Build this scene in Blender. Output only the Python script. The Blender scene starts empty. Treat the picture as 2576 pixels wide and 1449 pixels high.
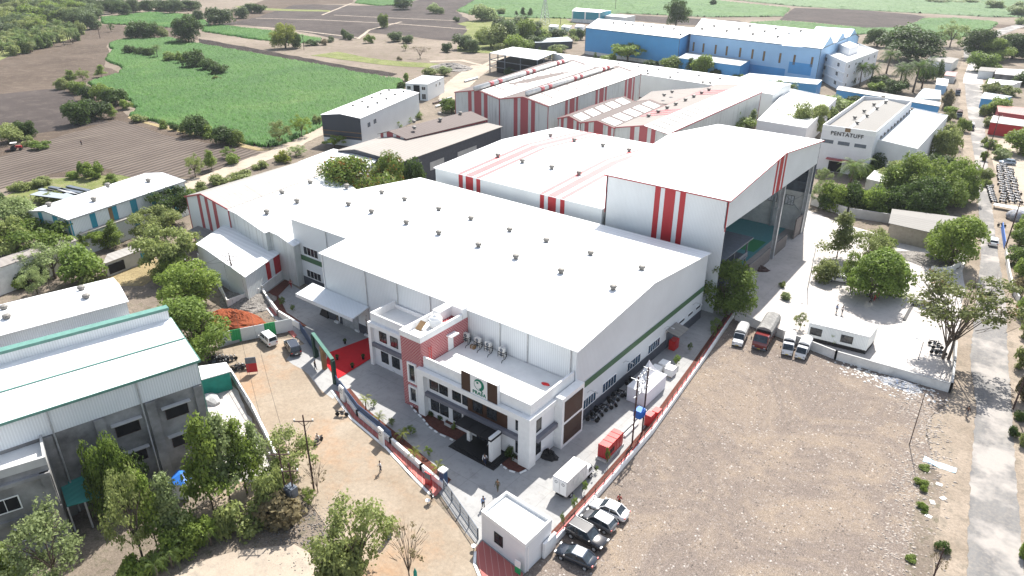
import bpy, bmesh, math, random
import numpy as np
from mathutils import Vector, Matrix
random.seed(7); rng = np.random.default_rng(11)
R = math.radians
# ------------------------------------------------------------------ camera, sky, sun, exposure
HC = 58.0; FP = 1798.333; TH = R(25.96929); RO = R(0.20284); YA = R(37.83674)
def _axes():
    f = Vector((0, math.cos(TH), -math.sin(TH))); r = Vector((1, 0, 0)); u = r.cross(f)
    r2 = r*math.cos(RO)+u*math.sin(RO); u2 = -r*math.sin(RO)+u*math.cos(RO)
    c, s = math.cos(YA), math.sin(YA)
    m = Matrix(((c, -s, 0), (s, c, 0), (0, 0, 1)))
    return m @ r2, m @ u2, m @ f
AR, AU, AF = _axes()
scn = bpy.context.scene
cam = bpy.data.cameras.new('camera'); camo = bpy.data.objects.new('camera', cam)
scn.collection.objects.link(camo); scn.camera = camo
cam.sensor_width = 36; cam.lens = 36*FP/2576; cam.clip_end = 6000; cam.clip_start = .5
camo.matrix_world = Matrix(((AR.x, AU.x, -AF.x, 0), (AR.y, AU.y, -AF.y, 0), (AR.z, AU.z, -AF.z, HC), (0, 0, 0, 1)))
SUN_EL = R(50.5); SUN_AZ_H = R(20.5)          # azimuth to the right of the camera heading
sh = Vector((math.sin(SUN_AZ_H), math.cos(SUN_AZ_H), 0))
c_, s_ = math.cos(YA), math.sin(YA)
sw = Vector((c_*sh.x-s_*sh.y, s_*sh.x+c_*sh.y, 0))
SUN_DIR = Vector((sw.x*math.cos(SUN_EL), sw.y*math.cos(SUN_EL), math.sin(SUN_EL)))
world = bpy.data.worlds.new('World'); scn.world = world; world.use_nodes = True
wn = world.node_tree; wn.nodes.clear()
sky = wn.nodes.new('ShaderNodeTexSky'); sky.sky_type = 'NISHITA'; sky.sun_disc = False
sky.sun_elevation = SUN_EL; sky.sun_rotation = math.atan2(sw.x, sw.y); sky.dust_density = 1.6; sky.ozone_density = 1.0
bg = wn.nodes.new('ShaderNodeBackground'); bg.inputs[1].default_value = 0.115
wo = wn.nodes.new('ShaderNodeOutputWorld'); hs = wn.nodes.new('ShaderNodeHueSaturation'); hs.inputs['Saturation'].default_value = .62; wn.links.new(sky.outputs[0], hs.inputs['Color']); wn.links.new(hs.outputs[0], bg.inputs[0]); wn.links.new(bg.outputs[0], wo.inputs[0])
sun = bpy.data.lights.new('sun', 'SUN'); sun.energy = 4.6; sun.angle = R(0.5); sun.color = (1, .955, .885)
suno = bpy.data.objects.new('sun', sun); scn.collection.objects.link(suno)
suno.rotation_euler = SUN_DIR.to_track_quat('Z', 'Y').to_euler(); suno.location = (0, 0, 200)
vs = scn.view_settings; vs.view_transform = 'Standard'; vs.look = 'None'; vs.exposure = 1.1; vs.gamma = 1; vs.use_curve_mapping = False
scn.cycles.max_bounces = 6; scn.cycles.diffuse_bounces = 3; scn.cycles.transparent_max_bounces = 8

def at(px, py, z=0.0):
    """pixel of the photograph (2576 wide) -> world point on the level z"""
    d = AF*FP + AR*(px-1288) - AU*(py-724.5)
    t = (z-HC)/d.z
    return Vector((d.x*t, d.y*t, z))
def pix(p):
    q = Vector((p[0], p[1], p[2]-HC)); k = q.dot(AF)
    return 1288+FP*q.dot(AR)/k, 724.5-FP*q.dot(AU)/k
def height_at(base, topy):
    lo, hi = 0, 60
    for _ in range(30):
        m = (lo+hi)/2
        if pix((base.x, base.y, m))[1] > topy: lo = m
        else: hi = m
    return lo
def mpp(p): return (Vector((p[0], p[1], (p[2] if len(p) > 2 else 0)-HC)).dot(AF))/FP
# ------------------------------------------------------------------ materials
MATS = {}
def newmat(name):
    m = bpy.data.materials.new(name); m.use_nodes = True
    nt = m.node_tree; b = nt.nodes['Principled BSDF']; MATS[name] = m
    return m, nt, b
def N(nt, t, **k):
    n = nt.nodes.new(t)
    for a, v in k.items():
        if a in n.inputs: n.inputs[a].default_value = v
        else: setattr(n, a, v)
    return n
def mixcol(nt, fac, a, b, mode='MIX'):
    n = nt.nodes.new('ShaderNodeMix'); n.data_type = 'RGBA'; n.blend_type = mode
    for i, v in ((0, fac), (6, a), (7, b)):
        if isinstance(v, bpy.types.NodeSocket): nt.links.new(v, n.inputs[i])
        else: n.inputs[i].default_value = v if i == 0 else (*v, 1) if len(v) == 3 else v
    return n.outputs[2]
def ramp(nt, src, stops):
    n = nt.nodes.new('ShaderNodeValToRGB'); nt.links.new(src, n.inputs[0])
    e = n.color_ramp.elements
    while len(e) < len(stops): e.new(.5)
    for i, (p, c) in enumerate(stops):
        e[i].position = p; e[i].color = (*c, 1) if not isinstance(c, (int, float)) else (c, c, c, 1)
    return n.outputs[0]
def pos(nt, scale=(1, 1, 1), rot=(0, 0, 0)):
    g = nt.nodes.new('ShaderNodeNewGeometry'); m = nt.nodes.new('ShaderNodeMapping')
    m.inputs['Scale'].default_value = scale; m.inputs['Rotation'].default_value = rot
    nt.links.new(g.outputs['Position'], m.inputs[0]); return m.outputs[0]
def noise(nt, vec, scale, detail=4, rough=.6, dist=0):
    n = nt.nodes.new('ShaderNodeTexNoise'); nt.links.new(vec, n.inputs['Vector'])
    n.inputs['Scale'].default_value = scale; n.inputs['Detail'].default_value = detail
    n.inputs['Roughness'].default_value = rough; n.inputs['Distortion'].default_value = dist
    return n.outputs[0]
def bump(nt, b, h, strength=.5, dist=.05):
    n = nt.nodes.new('ShaderNodeBump'); n.inputs['Strength'].default_value = strength; n.inputs['Distance'].default_value = dist
    nt.links.new(h, n.inputs['Height']); nt.links.new(n.outputs[0], b.inputs['Normal'])
def plain(name, c, rough=.6, metal=0, var=.12, vs_=1.5, spec=.3):
    m, nt, b = newmat(name)
    v = noise(nt, pos(nt), vs_, 5)
    lo = tuple(x*(1-var) for x in c); hi = tuple(min(1, x*(1+var)) for x in c)
    nt.links.new(ramp(nt, v, [(.3, lo), (.7, hi)]), b.inputs['Base Color'])
    b.inputs['Roughness'].default_value = rough; b.inputs['Metallic'].default_value = metal
    b.inputs['Specular IOR Level'].default_value = spec
    return m
def sheet_metal(name, c, streak=.25, dark=(.25, .24, .2), rough=.45, period=.25, stain_lo=.55, seam=0.0, vertical=True):
    """corrugated cladding: fine ribs across the run, rust and water streaks"""
    m, nt, b = newmat(name)
    g = nt.nodes.new('ShaderNodeNewGeometry'); s = nt.nodes.new('ShaderNodeSeparateXYZ'); nt.links.new(g.outputs['Position'], s.inputs[0])
    a = N(nt, 'ShaderNodeMath', operation='ADD'); nt.links.new(s.outputs[0], a.inputs[0]); nt.links.new(s.outputs[1], a.inputs[1])
    mu = N(nt, 'ShaderNodeMath', operation='MULTIPLY'); nt.links.new(a.outputs[0], mu.inputs[0]); mu.inputs[1].default_value = 2*math.pi/period
    si = N(nt, 'ShaderNodeMath', operation='SINE'); nt.links.new(mu.outputs[0], si.inputs[0])
    cb = N(nt, 'ShaderNodeCombineXYZ'); nt.links.new(a.outputs[0], cb.inputs[0]); nt.links.new(s.outputs[2], cb.inputs[2])
    mp = N(nt, 'ShaderNodeMapping'); mp.inputs['Scale'].default_value = (1.6, 1, .07); nt.links.new(cb.outputs[0], mp.inputs[0])
    st = noise(nt, mp.outputs[0], 1.1, 6, .7)
    big = noise(nt, pos(nt), .12, 3)
    f = ramp(nt, st, [(stain_lo, 0.0), (min(.95, stain_lo+.25), streak)])
    base = ramp(nt, big, [(.3, tuple(x*.93 for x in c)), (.7, tuple(min(1, x*1.04) for x in c))])
    col = mixcol(nt, f, base, dark)
    # rib shading lines
    rb = ramp(nt, si.outputs[0], [(.0, .9), (.25, 1.0)])
    col = mixcol(nt, 1.0, col, rb, 'MULTIPLY')
    nt.links.new(col, b.inputs['Base Color']); b.inputs['Roughness'].default_value = rough
    b.inputs['Specular IOR Level'].default_value = .35
    bump(nt, b, si.outputs[0], .35, .03)
    return m
def roof_mat(name, c, axis=1, period=1.0, stain=.1, dark=(.3, .26, .22), stain_lo=.5, rough=.45):
    """ribbed sheet roof; ribs run across the ridge (along Y when axis=0 is the ridge)"""
    m, nt, b = newmat(name)
    g = nt.nodes.new('ShaderNodeNewGeometry'); s = nt.nodes.new('ShaderNodeSeparateXYZ'); nt.links.new(g.outputs['Position'], s.inputs[0])
    mu = N(nt, 'ShaderNodeMath', operation='MULTIPLY'); nt.links.new(s.outputs[axis], mu.inputs[0]); mu.inputs[1].default_value = 2*math.pi/period
    si = N(nt, 'ShaderNodeMath', operation='SINE'); nt.links.new(mu.outputs[0], si.inputs[0])
    sc = (1.2, .12, 1) if axis == 0 else (.12, 1.2, 1)
    st = noise(nt, pos(nt, sc), .8, 7, .75); big = noise(nt, pos(nt), .05, 4)
    f = ramp(nt, st, [(stain_lo, 0.0), (min(.98, stain_lo+.3), stain)])
    base = ramp(nt, big, [(.35, tuple(x*.92 for x in c)), (.65, c)])
    col = mixcol(nt, f, base, dark)
    rb = ramp(nt, si.outputs[0], [(.0, .9), (.2, 1.0)])
    col = mixcol(nt, 1.0, col, rb, 'MULTIPLY')
    nt.links.new(col, b.inputs['Base Color']); b.inputs['Roughness'].default_value = rough
    bump(nt, b, si.outputs[0], .25, .03)
    return m
def ground_mat(name, c1, c2, c3=None, s1=.05, s2=1.2, bmp=.4, fine=6.0, fine_amt=.35, rough=.95, bd=.1):
    m, nt, b = newmat(name); p = pos(nt)
    a = noise(nt, p, s1, 5, .6, .4); d = noise(nt, p, s2, 6, .7); e = noise(nt, p, fine, 4, .8)
    col = ramp(nt, a, [(.35, c1), (.65, c2)])
    if c3: col = mixcol(nt, ramp(nt, d, [(.5, 0.0), (.68, .8)]), col, c3)
    k = ramp(nt, e, [(.3, 1-fine_amt), (.7, 1+fine_amt*.4)])
    col = mixcol(nt, 1.0, col, k, 'MULTIPLY')
    nt.links.new(col, b.inputs['Base Color']); b.inputs['Roughness'].default_value = rough; b.inputs['Specular IOR Level'].default_value = .1
    s = N(nt, 'ShaderNodeMath', operation='ADD'); nt.links.new(d, s.inputs[0]); nt.links.new(e, s.inputs[1])
    bump(nt, b, s.outputs[0], bmp, bd)
    return m
def row_mat(name, c1, c2, ang, period, amt=.6, c3=(.3, .26, .2)):
    m, nt, b = newmat(name); p = pos(nt)
    w = nt.nodes.new('ShaderNodeTexWave'); w.bands_direction = 'X'; nt.links.new(pos(nt, rot=(0, 0, ang)), w.inputs['Vector'])
    w.inputs['Scale'].default_value = 2*math.pi/(20*period)*1.0; w.inputs['Distortion'].default_value = .8; w.inputs['Detail'].default_value = 2; w.inputs['Detail Scale'].default_value = .6
    a = noise(nt, p, .03, 5); d = noise(nt, p, 3, 5, .8); e = noise(nt, pos(nt, (1, .08, 1), (0, 0, ang)), .7, 5, .7)
    col = ramp(nt, a, [(.35, c1), (.65, c2)])
    col = mixcol(nt, ramp(nt, e, [(.55, 0.0), (.75, .5)]), col, c3)
    k = ramp(nt, w.outputs[1] if False else w.outputs['Fac'], [(.2, 1-amt), (.7, 1.1)])
    col = mixcol(nt, 1.0, col, k, 'MULTIPLY')
    k2 = ramp(nt, d, [(.3, .75), (.7, 1.1)]); col = mixcol(nt, 1.0, col, k2, 'MULTIPLY')
    nt.links.new(col, b.inputs['Base Color']); b.inputs['Roughness'].default_value = .95; b.inputs['Specular IOR Level'].default_value = .1
    bump(nt, b, w.outputs['Fac'], .8, .25)
    return m
def leaf_mat(name, c1, c2, extra=None, trans=.45, spot=.5):
    m, nt, b = newmat(name)
    oi = nt.nodes.new('ShaderNodeObjectInfo'); p = pos(nt)
    n1 = noise(nt, p, .9, 4, .7)
    col = ramp(nt, n1, [(.3, c1), (.7, c2)])
    if extra:
        n2 = noise(nt, p, .55, 5, .8); col = mixcol(nt, ramp(nt, n2, [(spot, 0.0), (spot+.06, .9)]), col, extra)
    k = ramp(nt, oi.outputs['Random'], [(0, .8), (1, 1.2)]); col = mixcol(nt, 1.0, col, k, 'MULTIPLY')
    nt.links.new(col, b.inputs['Base Color']); b.inputs['Roughness'].default_value = .55; b.inputs['Specular IOR Level'].default_value = .25
    t = nt.nodes.new('ShaderNodeBsdfTranslucent'); nt.links.new(col, t.inputs[0])
    mx = nt.nodes.new('ShaderNodeMixShader'); mx.inputs[0].default_value = trans
    out = nt.nodes['Material Output']
    nt.links.new(b.outputs[0], mx.inputs[1]); nt.links.new(t.outputs[0], mx.inputs[2]); nt.links.new(mx.outputs[0], out.inputs[0])
    return m
def glass(name, c=(.015, .018, .022), rough=.08):
    m, nt, b = newmat(name); v = noise(nt, pos(nt), 2.0, 2)
    nt.links.new(ramp(nt, v, [(.4, c), (.7, tuple(x*2.2 for x in c))]), b.inputs['Base Color'])
    b.inputs['Roughness'].default_value = rough; b.inputs['Specular IOR Level'].default_value = .5
    return m
def brick_mat(name, c1, c2, mortar, sx=.55, sz=.16, ms=.03):
    m, nt, b = newmat(name)
    g = nt.nodes.new('ShaderNodeNewGeometry'); s = nt.nodes.new('ShaderNodeSeparateXYZ'); nt.links.new(g.outputs['Position'], s.inputs[0])
    a = N(nt, 'ShaderNodeMath', operation='ADD'); nt.links.new(s.outputs[0], a.inputs[0]); nt.links.new(s.outputs[1], a.inputs[1])
    cb = N(nt, 'ShaderNodeCombineXYZ'); nt.links.new(a.outputs[0], cb.inputs[0]); nt.links.new(s.outputs[2], cb.inputs[1])
    br = nt.nodes.new('ShaderNodeTexBrick'); nt.links.new(cb.outputs[0], br.inputs['Vector'])
    br.inputs['Color1'].default_value = (*c1, 1); br.inputs['Color2'].default_value = (*c2, 1); br.inputs['Mortar'].default_value = (*mortar, 1)
    br.inputs['Scale'].default_value = 1; br.inputs['Brick Width'].default_value = sx; br.inputs['Row Height'].default_value = sz; br.inputs['Mortar Size'].default_value = ms
    br.inputs['Mortar Smooth'].default_value = .1; br.inputs['Bias'].default_value = 0
    nt.links.new(br.outputs[0], b.inputs['Base Color']); b.inputs['Roughness'].default_value = .8
    bump(nt, b, br.outputs[1], -.3, .02)
    return m
# colours
white = plain('white_paint', (.78, .78, .77), .55, var=.05)
white_dirty = plain('white_dirty', (.66, .65, .62), .7, var=.16, vs_=.7)
wall_white = sheet_metal('cladding_white', (.72, .75, .75), .16, (.42, .42, .38), stain_lo=.56)
wall_clean = sheet_metal('cladding_clean', (.70, .73, .745), .06, (.4, .4, .38), stain_lo=.55, period=.33)
wall_old = sheet_metal('cladding_old', (.62, .64, .62), .75, (.2, .19, .16), stain_lo=.5)
wall_plain = plain('wall_plaster_white', (.72, .72, .73), .7, var=.05, vs_=.4)
wall_dark = sheet_metal('cladding_charcoal', (.045, .055, .075), .3, (.12, .11, .1))
wall_grey = plain('concrete_wall', (.215, .212, .21), .85, var=.5, vs_=.35)
wall_teal = sheet_metal('cladding_teal', (.035, .27, .36), .2, (.2, .2, .2))
wall_blue = sheet_metal('cladding_blue', (.09, .34, .66), .25, (.15, .2, .3))
wall_sky = sheet_metal('cladding_pale_blue', (.36, .57, .80), .2, (.3, .32, .35))
roof_white = roof_mat('roof_white', (.82, .83, .83), 1, 1.0, .05)
roof_whiteX = roof_mat('roof_white_x', (.82, .83, .83), 0, 1.0, .05)
roof_worn = roof_mat('roof_worn', (.33, .31, .285), 1, 1.0, .85, (.15, .12, .10), .52)
roof_asb = roof_mat('roof_fibre_cement', (.27, .245, .225), 1, 1.1, .55, (.17, .12, .10), .5, .9)
roof_pale = roof_mat('roof_weathered_pale', (.30, .275, .25), 1, 1.1, .45, (.19, .15, .125), .55, .9)
roof_brown = roof_mat('roof_brown_stained', (.115, .088, .08), 1, 1.1, .6, (.07, .05, .042), .5, .8)
roof_pink = roof_mat('roof_pinkish', (.30, .235, .22), 0, 1.1, .5, (.16, .1, .09), .42, .9)
roof_grey = roof_mat('roof_grey', (.215, .205, .19), 1, 1.0, .3, (.2, .18, .15), .5, .8)
roof_bluew = roof_mat('roof_blueish', (.29, .33, .36), 0, 1.0, .3, (.3, .35, .4), .5)
roof_rust = roof_mat('roof_rust_red', (.30, .10, .08), 0, .8, .4, (.2, .1, .08))
concrete = plain('concrete_light', (.42, .42, .41), .9, var=.15, vs_=.5)
slab_white = plain('slab_white', (.7, .7, .68), .85, var=.08, vs_=.5)
red_paint = sheet_metal('red_paint', (.42, .018, .025), .15, (.2, .02, .02))
red_dull = sheet_metal('red_faded', (.40, .09, .10), .3, (.25, .12, .12))
red_gloss = plain('red_gloss', (.5, .02, .02), .35, var=.08)
pink_skin = plain('roof_stripe_pink', (.68, .15, .15), .5, var=.08)
green_stripe = plain('green_band', (.06, .13, .065), .5, var=.08)
green_trim = plain('green_trim', (.11, .235, .20), .45, var=.15)
green_sheet = sheet_metal('green_sheet', (.02, .36, .12), .15, (.1, .2, .1), period=.5)
teal_roof = roof_mat('teal_roof', (.05, .30, .27), 0, .6, .25, (.03, .15, .14), .5)
teal_wall = plain('teal_wall', (.01, .22, .17), .6, var=.15)
dark_grey = plain('dark_grey', (.07, .075, .09), .7, var=.15)
grey_band = plain('grey_band', (.16, .16, .185), .7, var=.08)
black = plain('black_matt', (.012, .012, .014), .6, var=.1)
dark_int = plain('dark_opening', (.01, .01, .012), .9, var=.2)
wood = sheet_metal('wood_louvre', (.05, .022, .012), .2, (.02, .01, .008), period=.18)
steel = plain('steel', (.45, .46, .47), .4, .3, var=.2)
steel_dk = plain('steel_dark', (.12, .14, .17), .5, .2, var=.2)
navy = plain('navy_panel', (.035, .07, .15), .45, var=.12)
rust = plain('rusty_steel', (.07, .04, .035), .7, var=.35, vs_=4)
brick = brick_mat('red_patterned_brick', (.33, .032, .042), (.28, .025, .035), (.56, .38, .37), .44, .22, .03)
paver_red = brick_mat('red_paver', (.42, .12, .10), (.36, .10, .09), (.5, .3, .26), .9, .9, .03)
rough_brick = brick_mat('rough_brick', (.16, .13, .12), (.12, .1, .1), (.22, .21, .2), .5, .25, .03)
carpet = plain('red_carpet', (.42, .008, .014), .95, var=.06)
mulch = plain('red_soil_bed', (.10, .035, .025), .98, var=.4, vs_=5)
red_soil = ground_mat('red_earth', (.22, .058, .028), (.28, .085, .04), None, .5, 2, .8)
win_glass = glass('window_glass'); blue_glass = glass('blue_glass', (.02, .045, .075)); car_glass = glass('car_glass', (.02, .028, .035), .05)
tyre = plain('tyre', (.02, .02, .02), .9); canvas = plain('canvas_grey', (.42, .42, .41), .85, var=.25, vs_=2)
tent_cloth = plain('tent_cloth', (.80, .80, .82), .8, var=.03)
int_floor = plain('painted_floor_teal', (.09, .30, .33), .35, var=.08); int_green = plain('painted_floor_green', (.03, .26, .10), .35, var=.1)
int_wall = sheet_metal('inner_wall', (.22, .26, .28), .3, (.1, .12, .13))
tarp_blue = plain('blue_tarp', (.03, .16, .55), .5, var=.15); gold = plain('ply_brown', (.22, .14, .07), .8, var=.2)
# ground
g_base = ground_mat('dry_earth', (.185, .15, .12), (.26, .215, .175), (.12, .115, .065), .02, .25, .5, 3, .3)
g_dirt = ground_mat('scrub_dirt', (.17, .14, .115), (.27, .225, .18), (.10, .10, .06), .06, .8, .8, 4, .45)
g_sand = ground_mat('sandy_street', (.265, .215, .162), (.32, .27, .212), (.32, .205, .125), .13, .10, .3, 1.8, .22)
g_sand2 = ground_mat('light_sand', (.34, .285, .23), (.42, .36, .29), (.26, .23, .195), .09, .5, .3, 6, .15)
g_shoulder = ground_mat('road_shoulder_dirt', (.22, .18, .14), (.33, .275, .22), (.17, .15, .12), .12, .6, .5, 3, .3)
g_orange = ground_mat('orange_earth', (.38, .21, .11), (.41, .27, .16), (.36, .28, .20), .2, 1.2, .3, 6, .15)
g_soil = ground_mat('brown_soil', (.088, .066, .051), (.13, .10, .078), (.175, .14, .108), .035, .25, .8, 2, .35, bd=.3)
g_soil2 = ground_mat('dark_soil', (.055, .045, .042), (.085, .07, .064), (.12, .10, .088), .03, .2, .8, 2, .3, bd=.3)
g_rows = row_mat("ploughed_rows", (.105, .084, .072), (.155, .127, .108), R(-13.3), 2.1, .42)
g_dark = ground_mat('turned_black_soil', (.035, .028, .026), (.07, .055, .05), None, .1, 1, 1.0, 1.5, .6, bd=.5)
g_grass = ground_mat('weedy_grass', (.13, .16, .05), (.22, .24, .09), (.28, .24, .17), .1, .5, .8, 2.5, .4, bd=.3)
g_drygrass = ground_mat('dry_grass', (.30, .24, .13), (.40, .32, .18), (.22, .17, .1), .15, .9, .9, 5, .4, bd=.2)
def gravel():
    m, nt, b = newmat('crushed_stone'); p = pos(nt)
    v = nt.nodes.new('ShaderNodeTexVoronoi'); nt.links.new(p, v.inputs['Vector']); v.inputs['Scale'].default_value = 3.4; v.inputs['Randomness'].default_value = 1
    v2 = nt.nodes.new('ShaderNodeTexVoronoi'); nt.links.new(p, v2.inputs['Vector']); v2.inputs['Scale'].default_value = 8.5
    sp = nt.nodes.new('ShaderNodeSeparateColor'); nt.links.new(v.outputs['Color'], sp.inputs[0])
    big = noise(nt, p, .075, 6, .7, 1.2); mid = noise(nt, p, .6, 5, .7)
    base = ramp(nt, big, [(.32, (.31, .25, .195)), (.45, (.215, .178, .155)), (.55, (.28, .228, .185)), (.72, (.34, .27, .20))])
    sand = ramp(nt, mid, [(.38, 0.0), (.6, 1.0)])
    stone = ramp(nt, sp.outputs[0], [(0, (.10, .085, .075)), (.5, (.25, .21, .185)), (.9, (.36, .32, .285)), (1, (.6, .56, .52))])
    mask = ramp(nt, v.outputs['Distance'], [(.32, 1.0), (.5, 0.0)])
    mm = N(nt, 'ShaderNodeMath', operation='MULTIPLY'); nt.links.new(sand, mm.inputs[0]); nt.links.new(mask, mm.inputs[1])
    col = mixcol(nt, mm.outputs[0], base, stone)
    gap = ramp(nt, v2.outputs['Distance'], [(.1, 1.12), (.6, .62)]); col = mixcol(nt, 1.0, col, gap, 'MULTIPLY')
    nt.links.new(col, b.inputs['Base Color']); b.inputs['Roughness'].default_value = .95; b.inputs['Specular IOR Level'].default_value = .1
    s = N(nt, 'ShaderNodeMath', operation='ADD'); nt.links.new(v.outputs['Distance'], s.inputs[0]); nt.links.new(v2.outputs['Distance'], s.inputs[1])
    bump(nt, b, s.outputs[0], -.9, .12)
    return m
g_gravel = gravel()
def slabs(name, c1, c2, c3, joint=4.5, lo=.5, dk=.82):
    m, nt, b = newmat(name); p = pos(nt)
    big = noise(nt, p, .12, 5, .65, .5); mid = noise(nt, p, .9, 6, .7)
    col = ramp(nt, big, [(.35, c1), (.65, c2)]); col = mixcol(nt, ramp(nt, mid, [(lo, 0.0), (lo+.22, .6)]), col, c3)
    br = nt.nodes.new('ShaderNodeTexBrick'); nt.links.new(p, br.inputs['Vector']); br.offset = 0
    br.inputs['Color1'].default_value = (1, 1, 1, 1); br.inputs['Color2'].default_value = (.96, .96, .96, 1); br.inputs['Mortar'].default_value = (dk, dk, dk, 1)
    br.inputs['Scale'].default_value = 1; br.inputs['Brick Width'].default_value = joint; br.inputs['Row Height'].default_value = joint; br.inputs['Mortar Size'].default_value = .04
    col = mixcol(nt, 1.0, col, br.outputs[0], 'MULTIPLY')
    nt.links.new(col, b.inputs['Base Color']); b.inputs['Roughness'].default_value = .9; b.inputs['Specular IOR Level'].default_value = .2
    bump(nt, b, mid, .2, .03)
    return m
g_conc = slabs('yard_concrete', (.285, .285, .285), (.35, .347, .34), (.215, .21, .205))
g_conc2 = slabs('bright_concrete', (.42, .395, .375), (.52, .49, .465), (.31, .285, .27), 7)
def road_mat():
    m, nt, b = newmat('worn_asphalt'); p = pos(nt)
    s1 = noise(nt, pos(nt, (1, .15, 1), (0, 0, R(-3))), .5, 6, .7); s2 = noise(nt, p, 2.5, 6, .75); s3 = noise(nt, p, .15, 4)
    col = ramp(nt, s1, [(.35, (.115, .112, .112)), (.65, (.175, .17, .163))])
    col = mixcol(nt, ramp(nt, s2, [(.45, 0.0), (.65, .8)]), col, (.22, .20, .178)); col = mixcol(nt, ramp(nt, s3, [(.48, 0.0), (.6, .7)]), col, (.36, .33, .30))
    nt.links.new(col, b.inputs['Base Color']); b.inputs['Roughness'].default_value = .9; bump(nt, b, s2, .4, .04); return m
g_road = road_mat()
def crop_mat(name, c1, c2, c3):
    m, nt, b = newmat(name); p = pos(nt)
    a = noise(nt, p, .035, 5, .6, .5); d = noise(nt, pos(nt, (1, .4, 1), (0, 0, R(-70))), .9, 5, .8)
    col = ramp(nt, a, [(.3, c1), (.6, c2), (.8, c3)]); k = ramp(nt, d, [(.3, .6), (.7, 1.3)]); col = mixcol(nt, 1.0, col, k, 'MULTIPLY')
    nt.links.new(col, b.inputs['Base Color']); b.inputs['Roughness'].default_value = .7; b.inputs['Specular IOR Level'].default_value = .15
    bump(nt, b, d, .6, .4); return m
crop_g = crop_mat('sugarcane_green', (.026, .088, .013), (.048, .122, .02), (.085, .145, .036))
crop_p = crop_mat('sugarcane_pale', (.055, .115, .04), (.08, .145, .052), (.12, .165, .075))
# leaves
L_dark = leaf_mat('leaf_dark', (.034, .062, .016), (.095, .15, .03))
L_mid = leaf_mat('leaf_mid', (.12, .18, .035), (.27, .35, .07))
L_bright = leaf_mat('leaf_bright', (.095, .155, .03), (.22, .30, .06))
L_olive = leaf_mat('leaf_olive', (.15, .19, .06), (.31, .35, .12))
L_grey = leaf_mat('leaf_greygreen', (.17, .22, .085), (.33, .40, .17))
L_flame = leaf_mat('leaf_flame', (.10, .17, .03), (.22, .28, .06), (.40, .13, .045), spot=.56)
L_sparse = leaf_mat('leaf_sparse_flame', (.12, .16, .045), (.24, .26, .09), (.34, .12, .06), spot=.6)
L_far = leaf_mat('leaf_far', (.075, .11, .045), (.16, .21, .085))
L_dry = leaf_mat('leaf_dry', (.16, .13, .07), (.26, .22, .12))
L_palm = leaf_mat('leaf_palm', (.07, .12, .03), (.18, .24, .07))
L_yellow = leaf_mat('leaf_yellow', (.14, .18, .03), (.32, .34, .07))
bark = plain('bark', (.12, .095, .075), .95, var=.3, vs_=4); bark_dk = plain('bark_dark', (.045, .035, .03), .95, var=.3, vs_=4)
from mathutils.geometry import tessellate_polygon
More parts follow.
